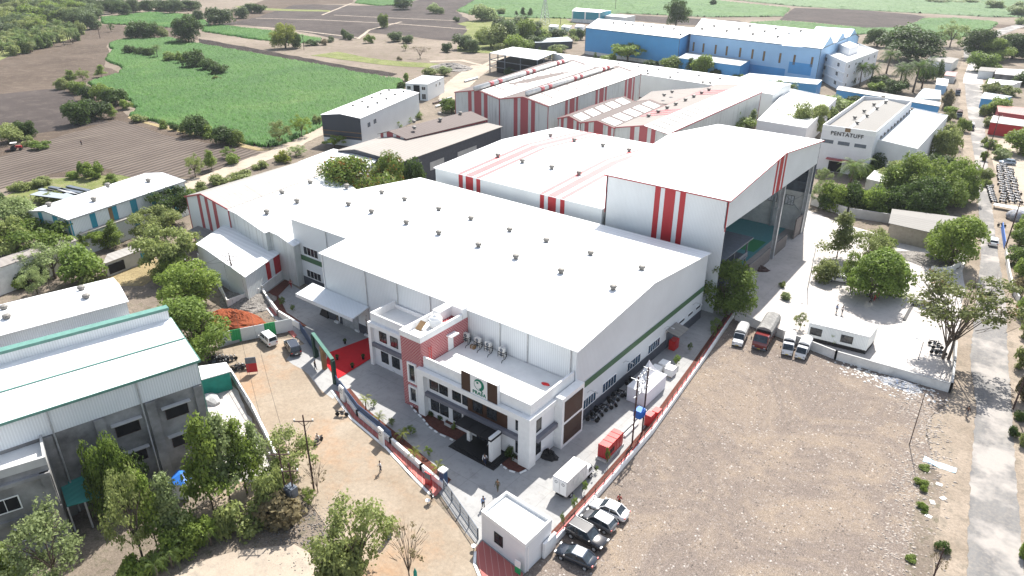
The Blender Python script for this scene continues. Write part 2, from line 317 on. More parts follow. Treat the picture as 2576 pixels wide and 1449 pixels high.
# ------------------------------------------------------------------ builders
COL = scn.collection
OFF = {}
class MB:
    def __init__(s): s.v = []; s.f = []
    def face(s, pts):
        n = len(s.v); s.v += [tuple(p) for p in pts]; s.f.append(tuple(range(n, n+len(pts))))
    def box(s, a, b, rot=0, c=None):
        x0, y0, z0 = a; x1, y1, z1 = b; n = len(s.v)
        P = [(x0, y0, z0), (x1, y0, z0), (x1, y1, z0), (x0, y1, z0), (x0, y0, z1), (x1, y0, z1), (x1, y1, z1), (x0, y1, z1)]
        if rot:
            cx, cy = c if c else ((x0+x1)/2, (y0+y1)/2); C, S = math.cos(rot), math.sin(rot)
            P = [(cx+(x-cx)*C-(y-cy)*S, cy+(x-cx)*S+(y-cy)*C, z) for x, y, z in P]
        s.v += P; s.f += [tuple(n+i for i in q) for q in ((0, 3, 2, 1), (4, 5, 6, 7), (0, 1, 5, 4), (1, 2, 6, 5), (2, 3, 7, 6), (3, 0, 4, 7))]
        return s
    def bar(s, p, q, w, h=None):
        """rectangular bar between two points"""
        h = h or w; p, q = Vector(p), Vector(q); d = (q-p).normalized()
        up = Vector((0, 0, 1)) if abs(d.z) < .9 else Vector((1, 0, 0))
        a = d.cross(up).normalized()*w/2; b = a.cross(d).normalized()*h/2; n = len(s.v)
        s.v += [tuple(p+i*a+j*b) for i, j in ((-1, -1), (1, -1), (1, 1), (-1, 1))]+[tuple(q+i*a+j*b) for i, j in ((-1, -1), (1, -1), (1, 1), (-1, 1))]
        s.f += [tuple(n+i for i in k) for k in ((0, 3, 2, 1), (4, 5, 6, 7), (0, 1, 5, 4), (1, 2, 6, 5), (2, 3, 7, 6), (3, 0, 4, 7))]
        return s
    def tube(s, path, rad, seg=6):
        path = [Vector(p) for p in path]
        rs = rad if isinstance(rad, (list, tuple)) else [rad]*len(path); n0 = len(s.v)
        for i, p in enumerate(path):
            d = (path[min(i+1, len(path)-1)]-path[max(i-1, 0)]).normalized()
            up = Vector((0, 0, 1)) if abs(d.z) < .9 else Vector((1, 0, 0))
            a = d.cross(up).normalized(); b = a.cross(d)
            for k in range(seg):
                t = 2*math.pi*k/seg; s.v.append(tuple(p+a*math.cos(t)*rs[i]+b*math.sin(t)*rs[i]))
        for i in range(len(path)-1):
            for k in range(seg):
                k2 = (k+1) % seg; s.f.append((n0+i*seg+k, n0+i*seg+k2, n0+(i+1)*seg+k2, n0+(i+1)*seg+k))
        s.f.append(tuple(n0+k for k in range(seg))[::-1]); s.f.append(tuple(n0+(len(path)-1)*seg+k for k in range(seg)))
        return s
    def loft(s, rings, cap=True):
        n0 = len(s.v); m = len(rings[0])
        for r in rings: s.v += [tuple(p) for p in r]
        for i in range(len(rings)-1):
            for k in range(m):
                k2 = (k+1) % m; s.f.append((n0+i*m+k, n0+i*m+k2, n0+(i+1)*m+k2, n0+(i+1)*m+k))
        if cap: s.f.append(tuple(n0+k for k in range(m))[::-1]); s.f.append(tuple(n0+(len(rings)-1)*m+k for k in range(m)))
        return s
    def prism(s, poly, z0, z1):
        n = len(poly); n0 = len(s.v)
        zz0 = z0 if isinstance(z0, (list, tuple)) else [z0]*n; zz1 = z1 if isinstance(z1, (list, tuple)) else [z1]*n
        s.v += [(p[0], p[1], zz0[i]) for i, p in enumerate(poly)]+[(p[0], p[1], zz1[i]) for i, p in enumerate(poly)]
        for i in range(n): j = (i+1) % n; s.f.append((n0+i, n0+j, n0+n+j, n0+n+i))
        s.f.append(tuple(range(n0, n0+n))[::-1]); s.f.append(tuple(range(n0+n, n0+2*n))); return s
    def ball(s, c, r, seg=8, rings=5, sz=1):
        rr = []
        for i in range(rings+1):
            t = math.pi*i/rings; q = max(.001, math.sin(t))
            rr.append([(c[0]+r*q*math.cos(2*math.pi*k/seg), c[1]+r*q*math.sin(2*math.pi*k/seg), c[2]+r*sz*math.cos(t)) for k in range(seg)])
        return s.loft(rr[::-1])
    def build(s, name, mat, parent=None, smooth=False, fix=True):
        me = bpy.data.meshes.new(name); o = Vector((0, 0, 0))
        if parent is not None: o = OFF.get(parent.name, o)
        me.from_pydata([(v[0]-o.x, v[1]-o.y, v[2]-o.z) for v in s.v], [], s.f)
        if fix:
            bm = bmesh.new(); bm.from_mesh(me); bmesh.ops.recalc_face_normals(bm, faces=bm.faces); bm.to_mesh(me); bm.free()
        me.materials.append(mat)
        if smooth: me.polygons.foreach_set('use_smooth', [True]*len(me.polygons))
        ob = bpy.data.objects.new(name, me); COL.objects.link(ob)
        if parent is not None:
            ob.parent = parent; OFF[ob.name] = o
        return ob
def tag(o, label=None, cat=None, group=None, kind=None):
    if label: o['label'] = label
    if cat: o['category'] = cat
    if group: o['group'] = group
    if kind: o['kind'] = kind
    return o
def thing(name, label, cat, loc=(0, 0, 0), group=None, world=False, rz=0):
    o = bpy.data.objects.new(name, None); o.empty_display_size = .3; COL.objects.link(o)
    o.location = loc; o.rotation_euler = (0, 0, rz)
    OFF[o.name] = Vector(loc) if world else Vector((0, 0, 0))
    return tag(o, label, cat, group)
def clone(root, loc, rz=None, label=None, group=None, scale=None):
    r = root.copy(); COL.objects.link(r); r.location = loc
    if rz is not None: r.rotation_euler = (0, 0, rz)
    if scale is not None: r.scale = scale if hasattr(scale, '__len__') else (scale,)*3
    if label: r['label'] = label
    if group: r['group'] = group
    for ch in root.children:
        c = ch.copy(); COL.objects.link(c); c.parent = r
        for g in ch.children: d = g.copy(); COL.objects.link(d); d.parent = c
    return r
def struct(name, mb, mat, smooth=False):
    return tag(mb.build(name, mat, None, smooth), kind='structure')
ORD = ['first', 'second', 'third', 'fourth', 'fifth', 'sixth', 'seventh', 'eighth', 'ninth', 'tenth', 'eleventh', 'twelfth']
def nth(i):
    if i < 12: return ORD[i]
    n = i+1; return '%d%s' % (n, 'th' if 10 <= n % 100 <= 20 else {1: 'st', 2: 'nd', 3: 'rd'}.get(n % 10, 'th'))
# turbine ventilator mesh shared by the roofs
def vent_mesh():
    m = MB()
    m.loft([[(r*math.cos(2*math.pi*k/10), r*math.sin(2*math.pi*k/10), z) for k in range(10)] for z, r in ((0, .34), (.3, .3), (.32, .46), (.5, .52), (.66, .46), (.74, .3), (.76, .12))])
    o = m.build('ventilator', plain('vent_metal', (.20, .19, .175), .6, .2, var=.25, vs_=5)); me = o.data; bpy.data.objects.remove(o); return me
VENT = vent_mesh()
def add_vent(parent, p, s=1.0):
    o = bpy.data.objects.new('ventilator', VENT); COL.objects.link(o); o.parent = parent
    o.location = Vector(p)-OFF[parent.name]; o.scale = (s, s, s); return o

class Shed:
    """building on a plan quad A(near left) B(near right) C(far right) D(far left); ridge 'u' runs parallel to AB, 'v' parallel to BC"""
    def __init__(s, name, label, A, B, C, D, ze, zr=None, ridge='u', rf=.5, cat='building', wall=wall_white, roof=roof_white, oh=.25,
                 zlow=None, base=None, trim=None, group=None, flat=False, parapet=.7, ze2=None, z0=0, rt=.14, tskip=()):
        s.P = [Vector((p[0], p[1])) for p in (A, B, C, D)]; s.ze = ze; s.zr = zr if zr is not None else ze; s.ridge = ridge; s.rf = rf; s.ze2 = ze2 if ze2 is not None else ze; s.flat = flat
        a = s.P[0]; s.root = thing(name, label, cat, (a.x, a.y, 0), group, True); s.z0 = z0
        m = MB(); L = [(0, 0), (1, 0), (1, 1), (0, 1)]
        for i in range(4):
            (u0, v0), (u1, v1) = L[i], L[(i+1) % 4]; ts = [0, 1]
            if not flat and ((ridge == 'u' and u0 == u1) or (ridge == 'v' and v0 == v1)):
                ts = [0, rf if (v1 > v0 or u1 > u0) else 1-rf, 1]
            top = []; bot = []
            for t in ts:
                u, v = u0+(u1-u0)*t, v0+(v1-v0)*t; top.append(s.pt(u, v, s.top(u, v))); 
            bot = [s.pt(u0, v0, z0), s.pt(u1, v1, z0)]
            m.face(bot+top[::-1])
        if flat:
            s.wall = m.build('wall', wall, s.root)
            r = MB(); zt = ze-parapet; r.prism([s.pt(*q, 0) for q in s.inset(.12)], zt-.2, zt); s.roof = r.build('roof', roof, s.root)
            p = MB(); o = [s.pt(*q, 0) for q in s.inset(-.03)]; i_ = [s.pt(*q, 0) for q in s.inset(.2)]
            for k in range(4):
                j = (k+1) % 4; p.prism([o[k], o[j], i_[j], i_[k]], zt-.1, ze+.04)
            s.par = p.build('parapet', trim or white, s.root)
        else:
            s.wall = m.build('wall', wall, s.root)
            W_ = (s.P[1]-s.P[0]).length; H_ = (s.P[3]-s.P[0]).length; ou, ov = oh/W_, oh/H_
            rr = MB(); cuts = [(-1, rf), (rf, 2)]
            for k in range(2):
                if ridge == 'u':
                    v0, v1 = (-ov, rf) if k == 0 else (rf, 1+ov); q = [(-ou, v0), (1+ou, v0), (1+ou, v1), (-ou, v1)]
                else:
                    u0, u1 = (-ou, rf) if k == 0 else (rf, 1+ou); q = [(u0, -ov), (u1, -ov), (u1, 1+ov), (u0, 1+ov)]
                pp = [s.pt(u, v, 0) for u, v in q]; zz = [s.top(u, v) for u, v in q]
                rr.prism(pp, [z+.01 for z in zz], [z+rt for z in zz])
            s.roof = rr.build('roof', roof, s.root)
            if trim:
                t = MB()
                e = [(-ou*1.05, -ov*1.05), (1+ou*1.05, -ov*1.05), (1+ou*1.05, 1+ov*1.05), (-ou*1.05, 1+ov*1.05)]
                for i in range(4):
                    if i in tskip: continue
                    (u0, v0), (u1, v1) = e[i], e[(i+1) % 4]
                    ts = [0, 1]
                    if (ridge == 'u' and abs(u0-u1) < .5) or (ridge == 'v' and abs(v0-v1) < .5): ts = [0, rf if (v1 > v0+.1 or u1 > u0+.1) else 1-rf, 1]
                    pp = [s.pt(u0+(u1-u0)*t_, v0+(v1-v0)*t_, s.top(u0+(u1-u0)*t_, v0+(v1-v0)*t_)+.04) for t_ in ts]
                    for a_, b_ in zip(pp, pp[1:]): t.bar(a_, b_, .1, .3)
                for (u, v) in L:
                    p = s.pt(u, v, 0); t.box((p.x-.09, p.y-.09, z0+.1), (p.x+.09, p.y+.09, s.top(u, v)))
                t.build('trim', trim, s.root)
        if base:
            h, bm_ = base; b = MB(); o = [s.pt(*q, 0) for q in s.inset(-.05)]; b.prism(o, z0, h); b.build('plinth', bm_, s.root)
    def inset(s, d):
        W_ = (s.P[1]-s.P[0]).length; H_ = (s.P[3]-s.P[0]).length; a, b = d/W_, d/H_
        return [(a, b), (1-a, b), (1-a, 1-b), (a, 1-b)]
    def pt(s, u, v, z):
        p = s.P[0]*(1-u)*(1-v)+s.P[1]*u*(1-v)+s.P[2]*u*v+s.P[3]*(1-u)*v
        return Vector((p.x, p.y, z))
    def top(s, u, v):
        if s.flat: return s.ze
        t = v if s.ridge == 'u' else u
        if t < s.rf: return s.ze+(s.zr-s.ze)*t/max(s.rf, 1e-4)
        return s.zr+(s.ze2-s.zr)*(t-s.rf)/max(1-s.rf, 1e-4)
    def side(s, k):
        L = [(0, 0), (1, 0), (1, 1), (0, 1)]; (u0, v0), (u1, v1) = L[k], L[(k+1) % 4]
        a, b = s.pt(u0, v0, 0), s.pt(u1, v1, 0); d = (b-a); ln = d.length; d.normalize(); n = Vector((d.y, -d.x, 0))
        return a, d, n, ln, (u0, v0, u1, v1)
    def band(s, k, t0, t1, mat, z0=0.0, z1=None, name='stripe', off=.03):
        a, d, n, ln, (u0, v0, u1, v1) = s.side(k); ts = [t0, t1]
        r = None
        if not s.flat and ((s.ridge == 'u' and u0 == u1) or (s.ridge == 'v' and v0 == v1)):
            r = s.rf if (v1 > v0 or u1 > u0) else 1-s.rf
            if t0 < r*ln < t1: ts = [t0, r*ln, t1]
        tp = [z1 if z1 is not None else s.top(u0+(u1-u0)*t/ln, v0+(v1-v0)*t/ln)-.03 for t in ts]
        m = MB(); f = [a+d*t0+n*off+Vector((0, 0, z0)), a+d*t1+n*off+Vector((0, 0, z0))]+[a+d*t+n*off+Vector((0, 0, z)) for t, z in zip(ts, tp)][::-1]
        bk = [p-n*(off-.002) for p in f]; q = len(f); m.v += [tuple(p) for p in f+bk]
        m.f += [tuple(range(q)), tuple(range(q, 2*q))[::-1]]+[(i, (i+1) % q, q+(i+1) % q, q+i) for i in range(q)]
        return m.build(name, mat, s.root)
    def window(s, k, t, z, w, h, frame=None, pane=None, nm='window', bars=1, depth=.07, fw=.08):
        a, d, n, ln, _ = s.side(k); c = a+d*t+Vector((0, 0, z)); return window(s.root, c, d, n, w, h, frame or white, pane or win_glass, nm, bars, depth, fw)
    def vents(s, pts, sc=1.0):
        for u, v in pts: p = s.pt(u, v, 0); add_vent(s.root, (p.x, p.y, s.top(u, v)+.1), sc)
def window(root, c, d, n, w, h, frame, pane, nm='window', bars=1, depth=.07, fw=.08):
    up = Vector((0, 0, 1)); m = MB()
    def bx(x0, x1, z0, z1, o0, o1):
        P = [c+d*x+up*z+n*o for o in (o0, o1) for x, z in ((x0, z0), (x1, z0), (x1, z1), (x0, z1))]; q = len(m.v); m.v += [tuple(p) for p in P]
        m.f += [tuple(q+i for i in k) for k in ((0, 3, 2, 1), (4, 5, 6, 7), (0, 1, 5, 4), (1, 2, 6, 5), (2, 3, 7, 6), (3, 0, 4, 7))]
    x, z = w/2, h/2
    bx(-x-fw, x+fw, z, z+fw, .002, depth); bx(-x-fw, x+fw, -z-fw, -z, .002, depth); bx(-x-fw, -x, -z, z, .002, depth); bx(x, x+fw, -z, z, .002, depth)
    for i in range(bars):
        q = -x+w*(i+1)/(bars+1); bx(q-.03, q+.03, -z, z, .002, depth-.015)
    fr = m.build(nm, frame, root); m2 = MB(); m = m2; bx(-x, x, -z, z, .001, .03); m2.build('pane', pane, fr)
    return fr
# ------------------------------------------------------------------ ground
def jitter(pts, amp):
    out = []
    for i, p in enumerate(pts):
        q = pts[(i+1) % len(pts)]; L = (q-p).length; n = max(1, min(40, int(L/(amp*6+.01)))); nr = Vector((-(q-p).y, (q-p).x, 0)).normalized() if L > 0 else Vector((0, 0, 0))
        for k in range(n):
            t = k/n; o = p.lerp(q, t)
            if k: o = o+nr*random.uniform(-amp, amp)
            out.append(o)
    return out
ZC = [0]
def zone(name, mat, lvl, pts, amp=.5, world=False, kind='structure'):
    P = [Vector((*p[:2], 0)) if world else at(*p) for p in pts]
    if amp: P = jitter(P, amp)
    ZC[0] += 1; zz = lvl*.012+ZC[0]*.00015
    tris = tessellate_polygon([[Vector((p.x, p.y, 0)) for p in P]]); F = []
    for t in tris:
        a, b, c = (P[i] for i in t)
        cr = (b.x-a.x)*(c.y-a.y)-(b.y-a.y)*(c.x-a.x)
        if abs(cr) < 1e-7: continue
        F.append(tuple(t) if cr > 0 else tuple(t)[::-1])
    m = bpy.data.meshes.new(name); m.from_pydata([(p.x, p.y, zz) for p in P], [], F); m.materials.append(mat)
    o = bpy.data.objects.new(name, m); COL.objects.link(o); o['kind'] = kind; return o
def strip(name, mat, lvl, pts, w, world=False, amp=.3):
    P = [Vector((*p[:2], 0)) if world else at(*p) for p in pts]; Lf = []; Rt = []
    for i, p in enumerate(P):
        d = (P[min(i+1, len(P)-1)]-P[max(i-1, 0)]).normalized(); n = Vector((-d.y, d.x, 0)); ww = w[i] if isinstance(w, list) else w
        Lf.append(p+n*ww/2); Rt.append(p-n*ww/2)
    return zone(name, mat, lvl, Lf+Rt[::-1], amp, True)
def inside(xs, ys, poly):
    r = np.zeros(xs.shape, bool); n = len(poly)
    for i in range(n):
        x0, y0 = poly[i][:2]; x1, y1 = poly[(i+1) % n][:2]
        c = ((y0 > ys) != (y1 > ys)) & (xs < (x1-x0)*(ys-y0)/(y1-y0+1e-12)+x0); r ^= c
    return r
def crop(name, mat, pts, h, cell, label=None):
    """standing crop: a dense uneven canopy of leaf tips, cut off at the field edge"""
    P = jitter([at(*p) for p in pts], .8); X = [p.x for p in P]; Y = [p.y for p in P]
    gx = np.arange(min(X), max(X), cell); gy = np.arange(min(Y), max(Y), cell); xs, ys = np.meshgrid(gx, gy)
    ins = inside(xs, ys, P); ny, nx = xs.shape
    jx = xs+rng.uniform(-.45, .45, xs.shape)*cell; jy = ys+rng.uniform(-.45, .45, ys.shape)*cell
    z = h*(.55+.45*rng.random(xs.shape)); z[((np.arange(ny)[:, None]+np.arange(nx)[None]) % 2) == 0] *= .45
    er = ins.copy(); er[1:] &= ins[:-1]; er[:-1] &= ins[1:]; er[:, 1:] &= ins[:, :-1]; er[:, :-1] &= ins[:, 1:]
    z[~er] = .02
    idx = np.arange(ny*nx).reshape(ny, nx); ok = ins[:-1, :-1] & ins[1:, :-1] & ins[:-1, 1:] & ins[1:, 1:]
    a, b, c, d = idx[:-1, :-1][ok], idx[:-1, 1:][ok], idx[1:, 1:][ok], idx[1:, :-1][ok]
    F = np.stack([a, b, c, d], 1); used = np.unique(F); mp_ = np.full(ny*nx, -1); mp_[used] = np.arange(len(used)); F = mp_[F]
    V = np.stack([jx.ravel(), jy.ravel(), z.ravel()], 1)[used]
    o = np_mesh(name, V, F, mat); tag(o, label or 'green sugarcane', 'crop', kind='stuff'); return o
def np_mesh(name, V, F, mat, link=True, smooth=False):
    me = bpy.data.meshes.new(name); k = F.shape[1]
    me.vertices.add(len(V)); me.vertices.foreach_set('co', V.astype('f').ravel()); me.loops.add(F.size); me.loops.foreach_set('vertex_index', F.astype('i').ravel())
    me.polygons.add(len(F)); me.polygons.foreach_set('loop_start', np.arange(len(F), dtype='i')*k); me.polygons.foreach_set('loop_total', np.full(len(F), k, 'i'))
    if smooth: me.polygons.foreach_set('use_smooth', np.ones(len(F), bool))
    me.update(); me.validate(); me.materials.append(mat)
    if not link: return me
    o = bpy.data.objects.new(name, me); COL.objects.link(o); return o
# base sheet
g = MB(); g.face([(-3500, -1500, -.05), (2500, -1500, -.05), (2500, 4500, -.05), (-3500, 4500, -.05)]); struct('ground', g, g_base)
zone('brown_soil_field', g_soil, 1, [(-400, 480), (-300, 140), (0, 150), (205, 85), (235, 65), (280, 60), (330, 66), (490, 70), (500, 100), (430, 97), (300, 100), (270, 112), (275, 128), (265, 150), (262, 165), (300, 185), (217, 205), (215, 215), (310, 262), (320, 290), (400, 312), (450, 330), (600, 368), (690, 390), (600, 422), (480, 446), (250, 440), (130, 445), (60, 455)], 1.0)
zone('fallow_soil_field', g_soil2, 2, [(-300, 345), (-300, 235), (0, 237), (150, 222), (210, 262), (230, 290), (280, 308), (170, 325), (0, 350)], 1.0)
zone('ploughed_field', g_rows, 3, [(-300, 560), (-200, 430), (0, 395), (130, 350), (290, 302), (440, 345), (600, 373), (660, 384), (600, 417), (490, 443), (310, 458), (280, 425), (190, 425), (120, 440), (0, 475)], 1.0)
zone('dark_ploughed_field', g_soil2, 2, [(530, 62), (600, 40), (700, 8), (890, 14), (1010, 14), (1060, -4), (1210, -8), (1145, 28), (1180, 52), (1240, 80), (1160, 107), (1040, 92), (925, 82), (895, 97), (850, 97), (800, 88), (700, 70), (590, 62)], 1.5)
zone('soil_field', g_soil, 2, [(560, 30), (650, 5), (720, -20), (900, -20), (885, 10), (740, 12), (640, 45), (520, 66), (500, 60)], 1.5)
zone('soil_strip', g_soil2, 3, [(1560, 36), (1700, 44), (1800, 50), (1860, 52), (1880, 60), (1850, 66), (1700, 62), (1600, 52)], 1)
zone('dark_fallow_field', g_soil2, 3, [(1962, 50), (1975, 38), (2000, 20), (2150, 24), (2300, 37), (2330, 43), (2300, 56), (2265, 68), (2180, 70), (2050, 56)], 1)
zone('road_verge_soil', g_soil, 2, [(2290, 68), (2420, 60), (2560, 62), (2700, 60), (2700, 75), (2520, 70), (2400, 74), (2300, 76)], 1)
zone('turned_soil_strip', g_dark, 5, [(500, 97), (560, 108), (640, 122), (700, 133), (800, 152), (900, 170), (1000, 186), (985, 192), (900, 182), (800, 168), (700, 148), (560, 122), (500, 108)], 1.0)
zone('weed_patch', g_grass, 4, [(780, 140), (850, 130), (960, 150), (1100, 160), (1150, 175), (1020, 168), (900, 155)], 2)
zone('weed_patch', g_grass, 4, [(1150, 60), (1260, 40), (1420, 45), (1450, 60), (1390, 72), (1260, 75), (1190, 72)], 2)
zone('weed_patch', g_grass, 4, [(590, 15), (700, 22), (830, 26), (835, 30), (700, 27), (600, 22)], 2)
for pts in ([(810, 38), (850, 22), (885, 8)], [(644, 46), (800, 50), (1000, 60), (1180, 74)], [(840, 38), (1000, 46), (1145, 52)], [(900, 98), (930, 75), (1010, 55)], [(644, 68), (760, 78), (900, 95)]):
    strip('field_path', g_sand2, 6, pts, 2.2)
strip('dirt_track', g_sand2, 6, [(1080, 155), (1160, 152), (1215, 165), (1250, 150), (1300, 140)], 5)
strip('dirt_track', g_sand2, 6, [(1215, 165), (1180, 190), (1150, 215), (1140, 250)], 12)
strip('dirt_lane', g_sand2, 7, [(380, 500), (470, 470), (540, 444), (610, 415), (700, 383), (760, 352), (820, 325), (860, 300)], 6.5)
G1 = [(272, 112), (310, 100), (427, 97), (493, 110), (644, 137), (831, 170), (911, 187), (1017, 203), (1015, 235), (960, 270), (860, 290), (811, 320), (760, 345), (700, 368), (660, 372), (610, 362), (540, 340), (453, 325), (400, 312), (322, 293), (345, 275), (320, 253), (217, 210), (300, 187), (303, 170), (262, 150), (283, 130)]
zone('weed_patch', g_grass, 3, [(-300, 170), (-300, -20), (235, -20), (240, 45), (200, 88), (0, 152)], 3)
zone('weed_patch', g_grass, 3, [(1150, 130), (1180, 60), (1420, 60), (1430, 120), (1380, 140), (1240, 135)], 2)
crop('sugarcane_field', crop_g, G1, 1.5, .62, 'large green sugarcane field behind the white sheds')
crop('sugarcane_field', crop_g, [(250, 45), (380, 32), (500, 40), (530, 62), (420, 70), (330, 64), (255, 60)], 1.5, 1.0, 'small green cane field beyond the dark round trees')
crop('sugarcane_field', crop_g, [(505, 67), (560, 65), (690, 80), (812, 98), (800, 108), (740, 110), (640, 100), (510, 80)], 1.5, .9, 'narrow green cane field behind the yellow-green tree')
crop('sugarcane_field', crop_g, [(890, 8), (905, -8), (1000, -8), (1060, -4), (1010, 14), (950, 15)], 1.5, 1.4, 'green cane field at the far edge of the brown plots')
crop('sugarcane_field', crop_g, [(1145, 28), (1210, -8), (1700, -14), (1830, 5), (1990, 22), (1970, 42), (1800, 44), (1700, 40), (1560, 34), (1470, 48), (1290, 45), (1190, 38)], 1.5, 1.6, 'long green cane field behind the teal and white shed')
crop('sugarcane_field', crop_p, [(1840, 0), (1990, -12), (2750, -14), (2750, 44), (2500, 44), (2400, 38), (2200, 28), (2000, 16)], 1.6, 1.8, 'pale green cane fields along the top right')
crop('sugarcane_field', crop_g, [(1880, 58), (1960, 54), (2050, 60), (2180, 73), (2265, 71), (2320, 48), (2400, 47), (2515, 58), (2490, 78), (2400, 100), (2330, 105), (2250, 82), (2130, 90), (2000, 82)], 1.5, 1.1, 'green cane field behind the big dark trees on the right')
# near ground
zone('industrial_ground', g_dirt, 1, [(-900, 1700), (-500, 700), (-250, 560), (0, 485), (150, 450), (420, 470), (620, 425), (760, 362), (860, 300), (1020, 225), (1130, 185), (1230, 150), (1500, 130), (1930, 200), (2180, 120), (2420, 110), (2500, 150), (2700, 200), (2900, 900), (2900, 1700)], 1)
zone('lane_verge_grass', g_grass, 3, [(0, 500), (130, 450), (300, 440), (470, 470), (380, 505), (200, 500)], 1.2)
zone('dry_grass_plot', g_drygrass, 3, [(250, 690), (330, 650), (380, 640), (420, 680), (360, 720), (300, 720), (255, 740)], .7)
zone('brown_yard', g_dirt, 4, [(300, 760), (430, 700), (520, 800), (560, 860), (430, 870)], .7)
zone('concrete_yard', g_conc, 5, [(-111.5, 74), (-106, 62.5), (-97, 59.5), (-86.5, 57.5), (-73, 52.5), (-65.3, 49.6), (-57, 48.4), (-48, 46.5), (-37.2, 41.9), (-31.2, 41), (-31.2, 56), (-32, 71), (-36.4, 111), (-44, 108), (-44, 60), (-108, 70)], 0, True)
zone('back_yard_concrete', g_conc2, 4, [(1840, 800), (1860, 740), (1800, 700), (1900, 600), (2010, 520), (2110, 560), (2250, 600), (2440, 640), (2425, 700), (2440, 760), (2390, 990), (2100, 905)], 0)
zone('hangar_apron', g_conc2, 6, [(-62, 108), (-40, 108), (-39.8, 170), (-62, 170)], 0, True)
zone('gravel_lot', g_gravel, 6, [(1290, 1475), (1383, 1392), (1440, 1320), (1500, 1245), (1625, 1087), (1725, 968), (1850, 806), (2100, 905), (2390, 990), (2330, 1060), (2345, 1150), (2310, 1260), (2290, 1400), (2290, 1600), (1200, 1600)], .5)
zone('sandy_street', g_sand, 5, [(560, 880), (640, 860), (740, 850), (800, 900), (850, 985), (905, 1060), (990, 1150), (1080, 1245), (1120, 1290), (1160, 1330), (1200, 1370), (1300, 1465), (1200, 1650), (960, 1650), (900, 1449), (845, 1360), (790, 1280), (730, 1220), (690, 1170), (640, 1060), (590, 960)], .6)
zone('gateway_apron', g_conc, 6, [(755, 870), (800, 855), (850, 985), (838, 1005), (760, 930), (720, 905)], .3)
zone('lower_sandy_patch', g_sand2, 5, [(380, 1500), (480, 1420), (600, 1385), (740, 1370), (850, 1430), (900, 1650), (200, 1700)], .8)
zone('back_track_sand', g_sand, 4, [(350, 1460), (500, 1290), (560, 1240), (620, 1200), (680, 1220), (560, 1310), (420, 1449)], .6)
zone('side_yard_concrete', g_conc2, 5, [(500, 1020), (575, 960), (600, 985), (690, 1190), (630, 1215), (520, 1190)], .2)
RD = [(2420, 1600), (2432, 1449), (2440, 1200), (2455, 1030), (2440, 900), (2455, 760), (2468, 640), (2462, 540), (2455, 420), (2440, 330), (2430, 250), (2425, 190), (2440, 150), (2462, 150), (2470, 200), (2472, 260), (2478, 330), (2485, 420), (2495, 520), (2510, 640), (2530, 760), (2535, 900), (2545, 1030), (2555, 1200), (2575, 1449), (2590, 1600)]
zone('road_shoulder', g_shoulder, 4, [(2300, 1600), (2330, 1400), (2345, 1150), (2330, 1060), (2400, 980), (2395, 900), (2420, 760), (2435, 640), (2430, 540), (2425, 420), (2410, 330), (2412, 250), (2405, 190), (2425, 140), (2470, 140), (2490, 200), (2520, 260), (2560, 330), (2600, 420), (2640, 600), (2640, 1600)], .8)
zone('road', g_road, 8, RD, .12)
zone('bright_concrete_road', g_conc2, 9, [(2424, 195), (2440, 152), (2464, 152), (2472, 200), (2474, 212), (2422, 210)], 0)
strip('far_road', g_road, 6, [(2450, 152), (2445, 120), (2480, 95), (2540, 72), (2620, 50)], 9)
zone('vacant_lot_sand', g_sand2, 6, [(2520, 350), (2640, 330), (2640, 560), (2560, 560), (2500, 420), (2495, 400)], .8)
zone('vacant_lot_sand', g_sand, 5, [(2490, 330), (2640, 300), (2640, 330), (2500, 345)], .8)
strip('scrub_verge', g_dirt, 6, [(2332, 1180), (2328, 1300), (2312, 1420), (2310, 1500)], 2.6, amp=.6)
strip('field_margin', g_drygrass, 6, [(811, 324), (760, 349), (700, 373), (655, 377), (605, 366), (535, 344), (450, 329), (398, 316), (330, 296), (345, 278)], 2.5, amp=.9)
strip('field_margin', g_drygrass, 6, [(640, 139), (831, 173), (911, 190), (1017, 206)], 2.5, amp=.9)

# ------------------------------------------------------------------ buildings
def ray(px, py): return AF*FP+AR*(px-1288)-AU*(py-724.5)
def on_x(px, py, X):
    d = ray(px, py); t = X/d.x; return Vector((X, d.y*t, HC+d.z*t))
def on_y(px, py, Y):
    d = ray(px, py); t = Y/d.y; return Vector((d.x*t, Y, HC+d.z*t))
oc = lambda x, y: (.3704*x+912.3, .3704*y+697.7)
gc = lambda x, y: (.2778*x+469.6, .2778*y+724.5)
sc_ = lambda x, y: (.3241*x+1314.8, .3241*y+737.9)
pc = lambda x, y: (.2777*x+1999, .2777*y+201.2)
lc = lambda x, y: (.4906*x, .4906*y+738)
q1 = lambda x, y: (x/3+644, y/3)
q2 = lambda x, y: (x/3+1288, y/3)
q3 = lambda x, y: (x/3+1932, y/3)
m0 = lambda x, y: (x/3, y/3+429.3)
m1 = lambda x, y: (x/3+644, y/3+429.3)
m2_ = lambda x, y: (x/3+1288, y/3+429.3)
m3 = lambda x, y: (x/3+1932, y/3+429.3)
b0 = lambda x, y: (x/3, y/3+966)
b1 = lambda x, y: (x/3+644, y/3+966)
b2 = lambda x, y: (x/3+1288, y/3+966)
def shed_px(name, label, pts, ze, *a, close=False, **k):
    z2 = k.get('ze2', ze) if k.get('ridge', 'u') == 'u' else ze
    P = [at(p[0], p[1], ze if i < 2 or k.get('ridge', 'u') != 'u' else z2) for i, p in enumerate(pts)]
    if len(P) == 3: P.append(P[0]+P[2]-P[1])
    return Shed(name, label, *P, ze, *a, **k)
